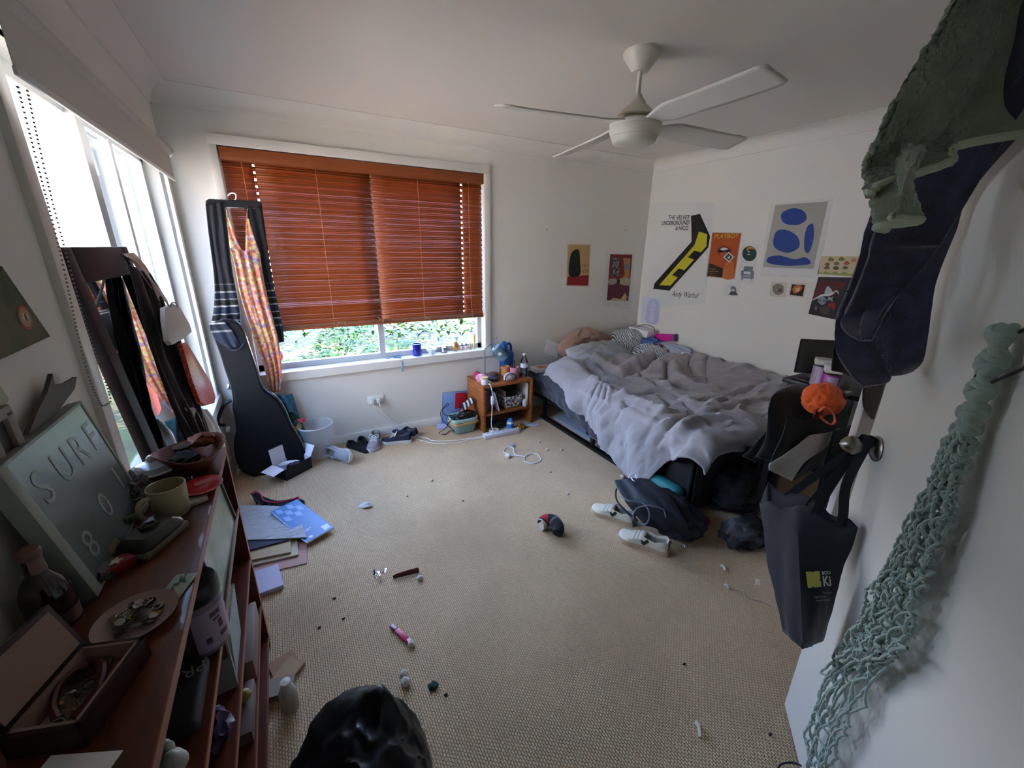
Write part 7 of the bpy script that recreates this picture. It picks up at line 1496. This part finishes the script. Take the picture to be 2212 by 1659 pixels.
A_, B_ = flr(845, 1350, .009), flr(886, 1388, .009); lg = thing('lighter', 'hot pink and white lighter on the carpet', 'lighter', tuple(A_)); d_ = math.atan2((B_-A_).y, (B_-A_).x); Lg = (B_-A_).length; Ml = TR((A_.x, A_.y, 0), d_)
MB().box((.035, -.011, 0), (Lg, .011, .014), 0, .004, Ml).build('body', mat('hot pink plastic', '#c31f52', .35), lg); MB().box((0, -.010, .001), (.036, .010, .013), 0, .003, Ml).build('head', mat('pink tin', '#b0355c', .4), lg)
MB().box((.004, -.006, .013), (.034, .006, .0155), 0, .001, Ml).build('label_strip', m_paper, lg); MB().box((Lg-.018, -.004, .0138), (Lg-.002, .010, .0146), 0, 0, Ml).build('sticker', m_paper, lg)
sk_ = thing('socks', 'rolled pair of black socks with red and white bands', 'socks', tuple(flr(1190, 1145, .03)))
cp = spline([flr(1170, 1133, .035), flr(1180, 1124, .045), flr(1196, 1126, .05), flr(1206, 1140, .045), flr(1204, 1152, .035)], 6)
MB().tube(cp, lambda t: .030+.006*sin(pi*t), 16).build('roll', m_blackf, sk_)
MB().tube(cp[3:9], .0355, 16, cap=False).build('red_band', mat('red knit', '#a82a38', .9), sk_); MB().tube([cp[0]+V((-.006, 0, 0)), cp[0], cp[2]], .0325, 16).build('white_toe', mat('white knit', '#c9c2b8', .9), sk_); MB().tube(cp[12:15], .0362, 16, cap=False).build('grey_band', mat('grey knit', '#5a5b60', .9), sk_)
ck = thing('phone_charger', 'white plug charger with coiled cable on the carpet in front of the power board', 'charger', tuple(flr(1098, 985, 0)))
q = flr(1096, 985, .012); MB().box((-.022, -.016, 0), (.022, .016, .026), 0, .004, TR((q.x, q.y, 0), radians(50))).build('plug', m_pl, ck)
cc_ = [flr(1100, 984, .012), flr(1112, 984, .006), flr(1132, 986, .004), flr(1133, 996, .004), flr(1150, 1001, .004), flr(1168, 994, .004), flr(1160, 981, .004), flr(1145, 980, .004), flr(1132, 986, .007), flr(1112, 981, .008), flr(1109, 968, .005), flr(1095, 966, .005), flr(1088, 976, .005), flr(1102, 982, .008)]
MB().tube(spline(cc_, 7), .0035, 6).build('cable', m_wc, ck)
bit('crumpled_paper', 'grey crumpled paper behind the coiled charger cable', 'paper', 1108, 962, .020, .4, mat('grey paper', '#a4a6b0', .8), None, 2., .6)
bit('yarn_tuft', 'dark green tuft of yarn on the carpet near the rubbish bag', 'yarn', 935, 1482, .016, .6, mat('dark green yarn', '#1f3a33', .9), None, 4., .35)
for i, (u0, v0, u1, v1, lb_) in enumerate(((908, 1588, 916, 1572, 'white plastic sliver beside the black rubbish bag'), (1502, 1560, 1512, 1592, 'white thread lying on the carpet in front of the door'), (1556, 1222, 1566, 1232, 'bent white scrap between the sneakers and the tote bag'), (1564, 1264, 1574, 1272, 'white scrap at the end of the thread by the tote bag'))):
    a, c_ = flr(u0, v0, .005), flr(u1, v1, .005); tag(MB().tube(spline([a, a.lerp(c_, .5)+V((.006, .003, .008)), c_], 4), lambda t: (.0065, .0025), 6).build('scrap', m_cot), lb_, 'scrap')
tag(MB().tube(spline([flr(1572, 1270, .004), flr(1600, 1278, .003), flr(1618, 1292, .004), flr(1645, 1300, .003), flr(1672, 1312, .004)], 6), .0022, 5).build('thread', mat('beige thread', '#b8a994', .9)), 'beige thread trailing over the carpet under the tote bag', 'thread')
tag(MB().tube(spline([flr(1678, 1662, .006), flr(1690, 1650, .02), flr(1712, 1648, .03), flr(1732, 1655, .02), flr(1742, 1668, .006)], 6), .0028, 6).build('cord', mat('black cord', '#15171f', .5)), 'black cord curling on the carpet under the mint net', 'cord')
for i, (u, v) in enumerate(((690, 1355), (742, 1336), (722, 1292), (880, 1072), (1000, 1082), (1478, 1434), (1664, 1586), (963, 1500), (1190, 1020))):
    q = flr(u, v, .003); tag(MB().blob((q.x, q.y, .003), (.008, .004, .003), 2, .4, 3, seed=i).build('crumb', mat('dark crumb', '#3a2f25', .9)), 'dark crumb of dirt on the carpet', 'crumb', 'dark crumbs on the carpet')
# black rubbish bag
m_bag = mat('black bin liner', '#0a090a', .36, spec=.3, bump=.2, bscale=14, bdist=.012)
def rub(p):
    p = V(p); d = p.normalized(); k = 1+.13*noise.noise(d*1.9+V((1, 2, 3)))+.045*max(0, 1-3*abs(noise.noise(d*3)))+.012*max(0, 1-3*abs(noise.noise(d*7+V((4, 0, 0)))))
    q = p*k
    if q.z > 0: q.z *= .55+.75*ss(-.16, .13, q.x)+.35*exp(-((q.x-.10)**2+(q.y-.13)**2)/.006)
    q.z = max(q.z, -.165); return q
b = MB(); c0 = V((.475, -2.585, .168)); b.blob(c0, (.185, .29, .17), 6, 0., 2, fn=rub)
rbag = b.build('rubbish_bag', m_bag); tag(rbag, 'full black plastic rubbish bag on the carpet beside the bookcase', 'rubbish bag')
bpy.context.view_layer.update()
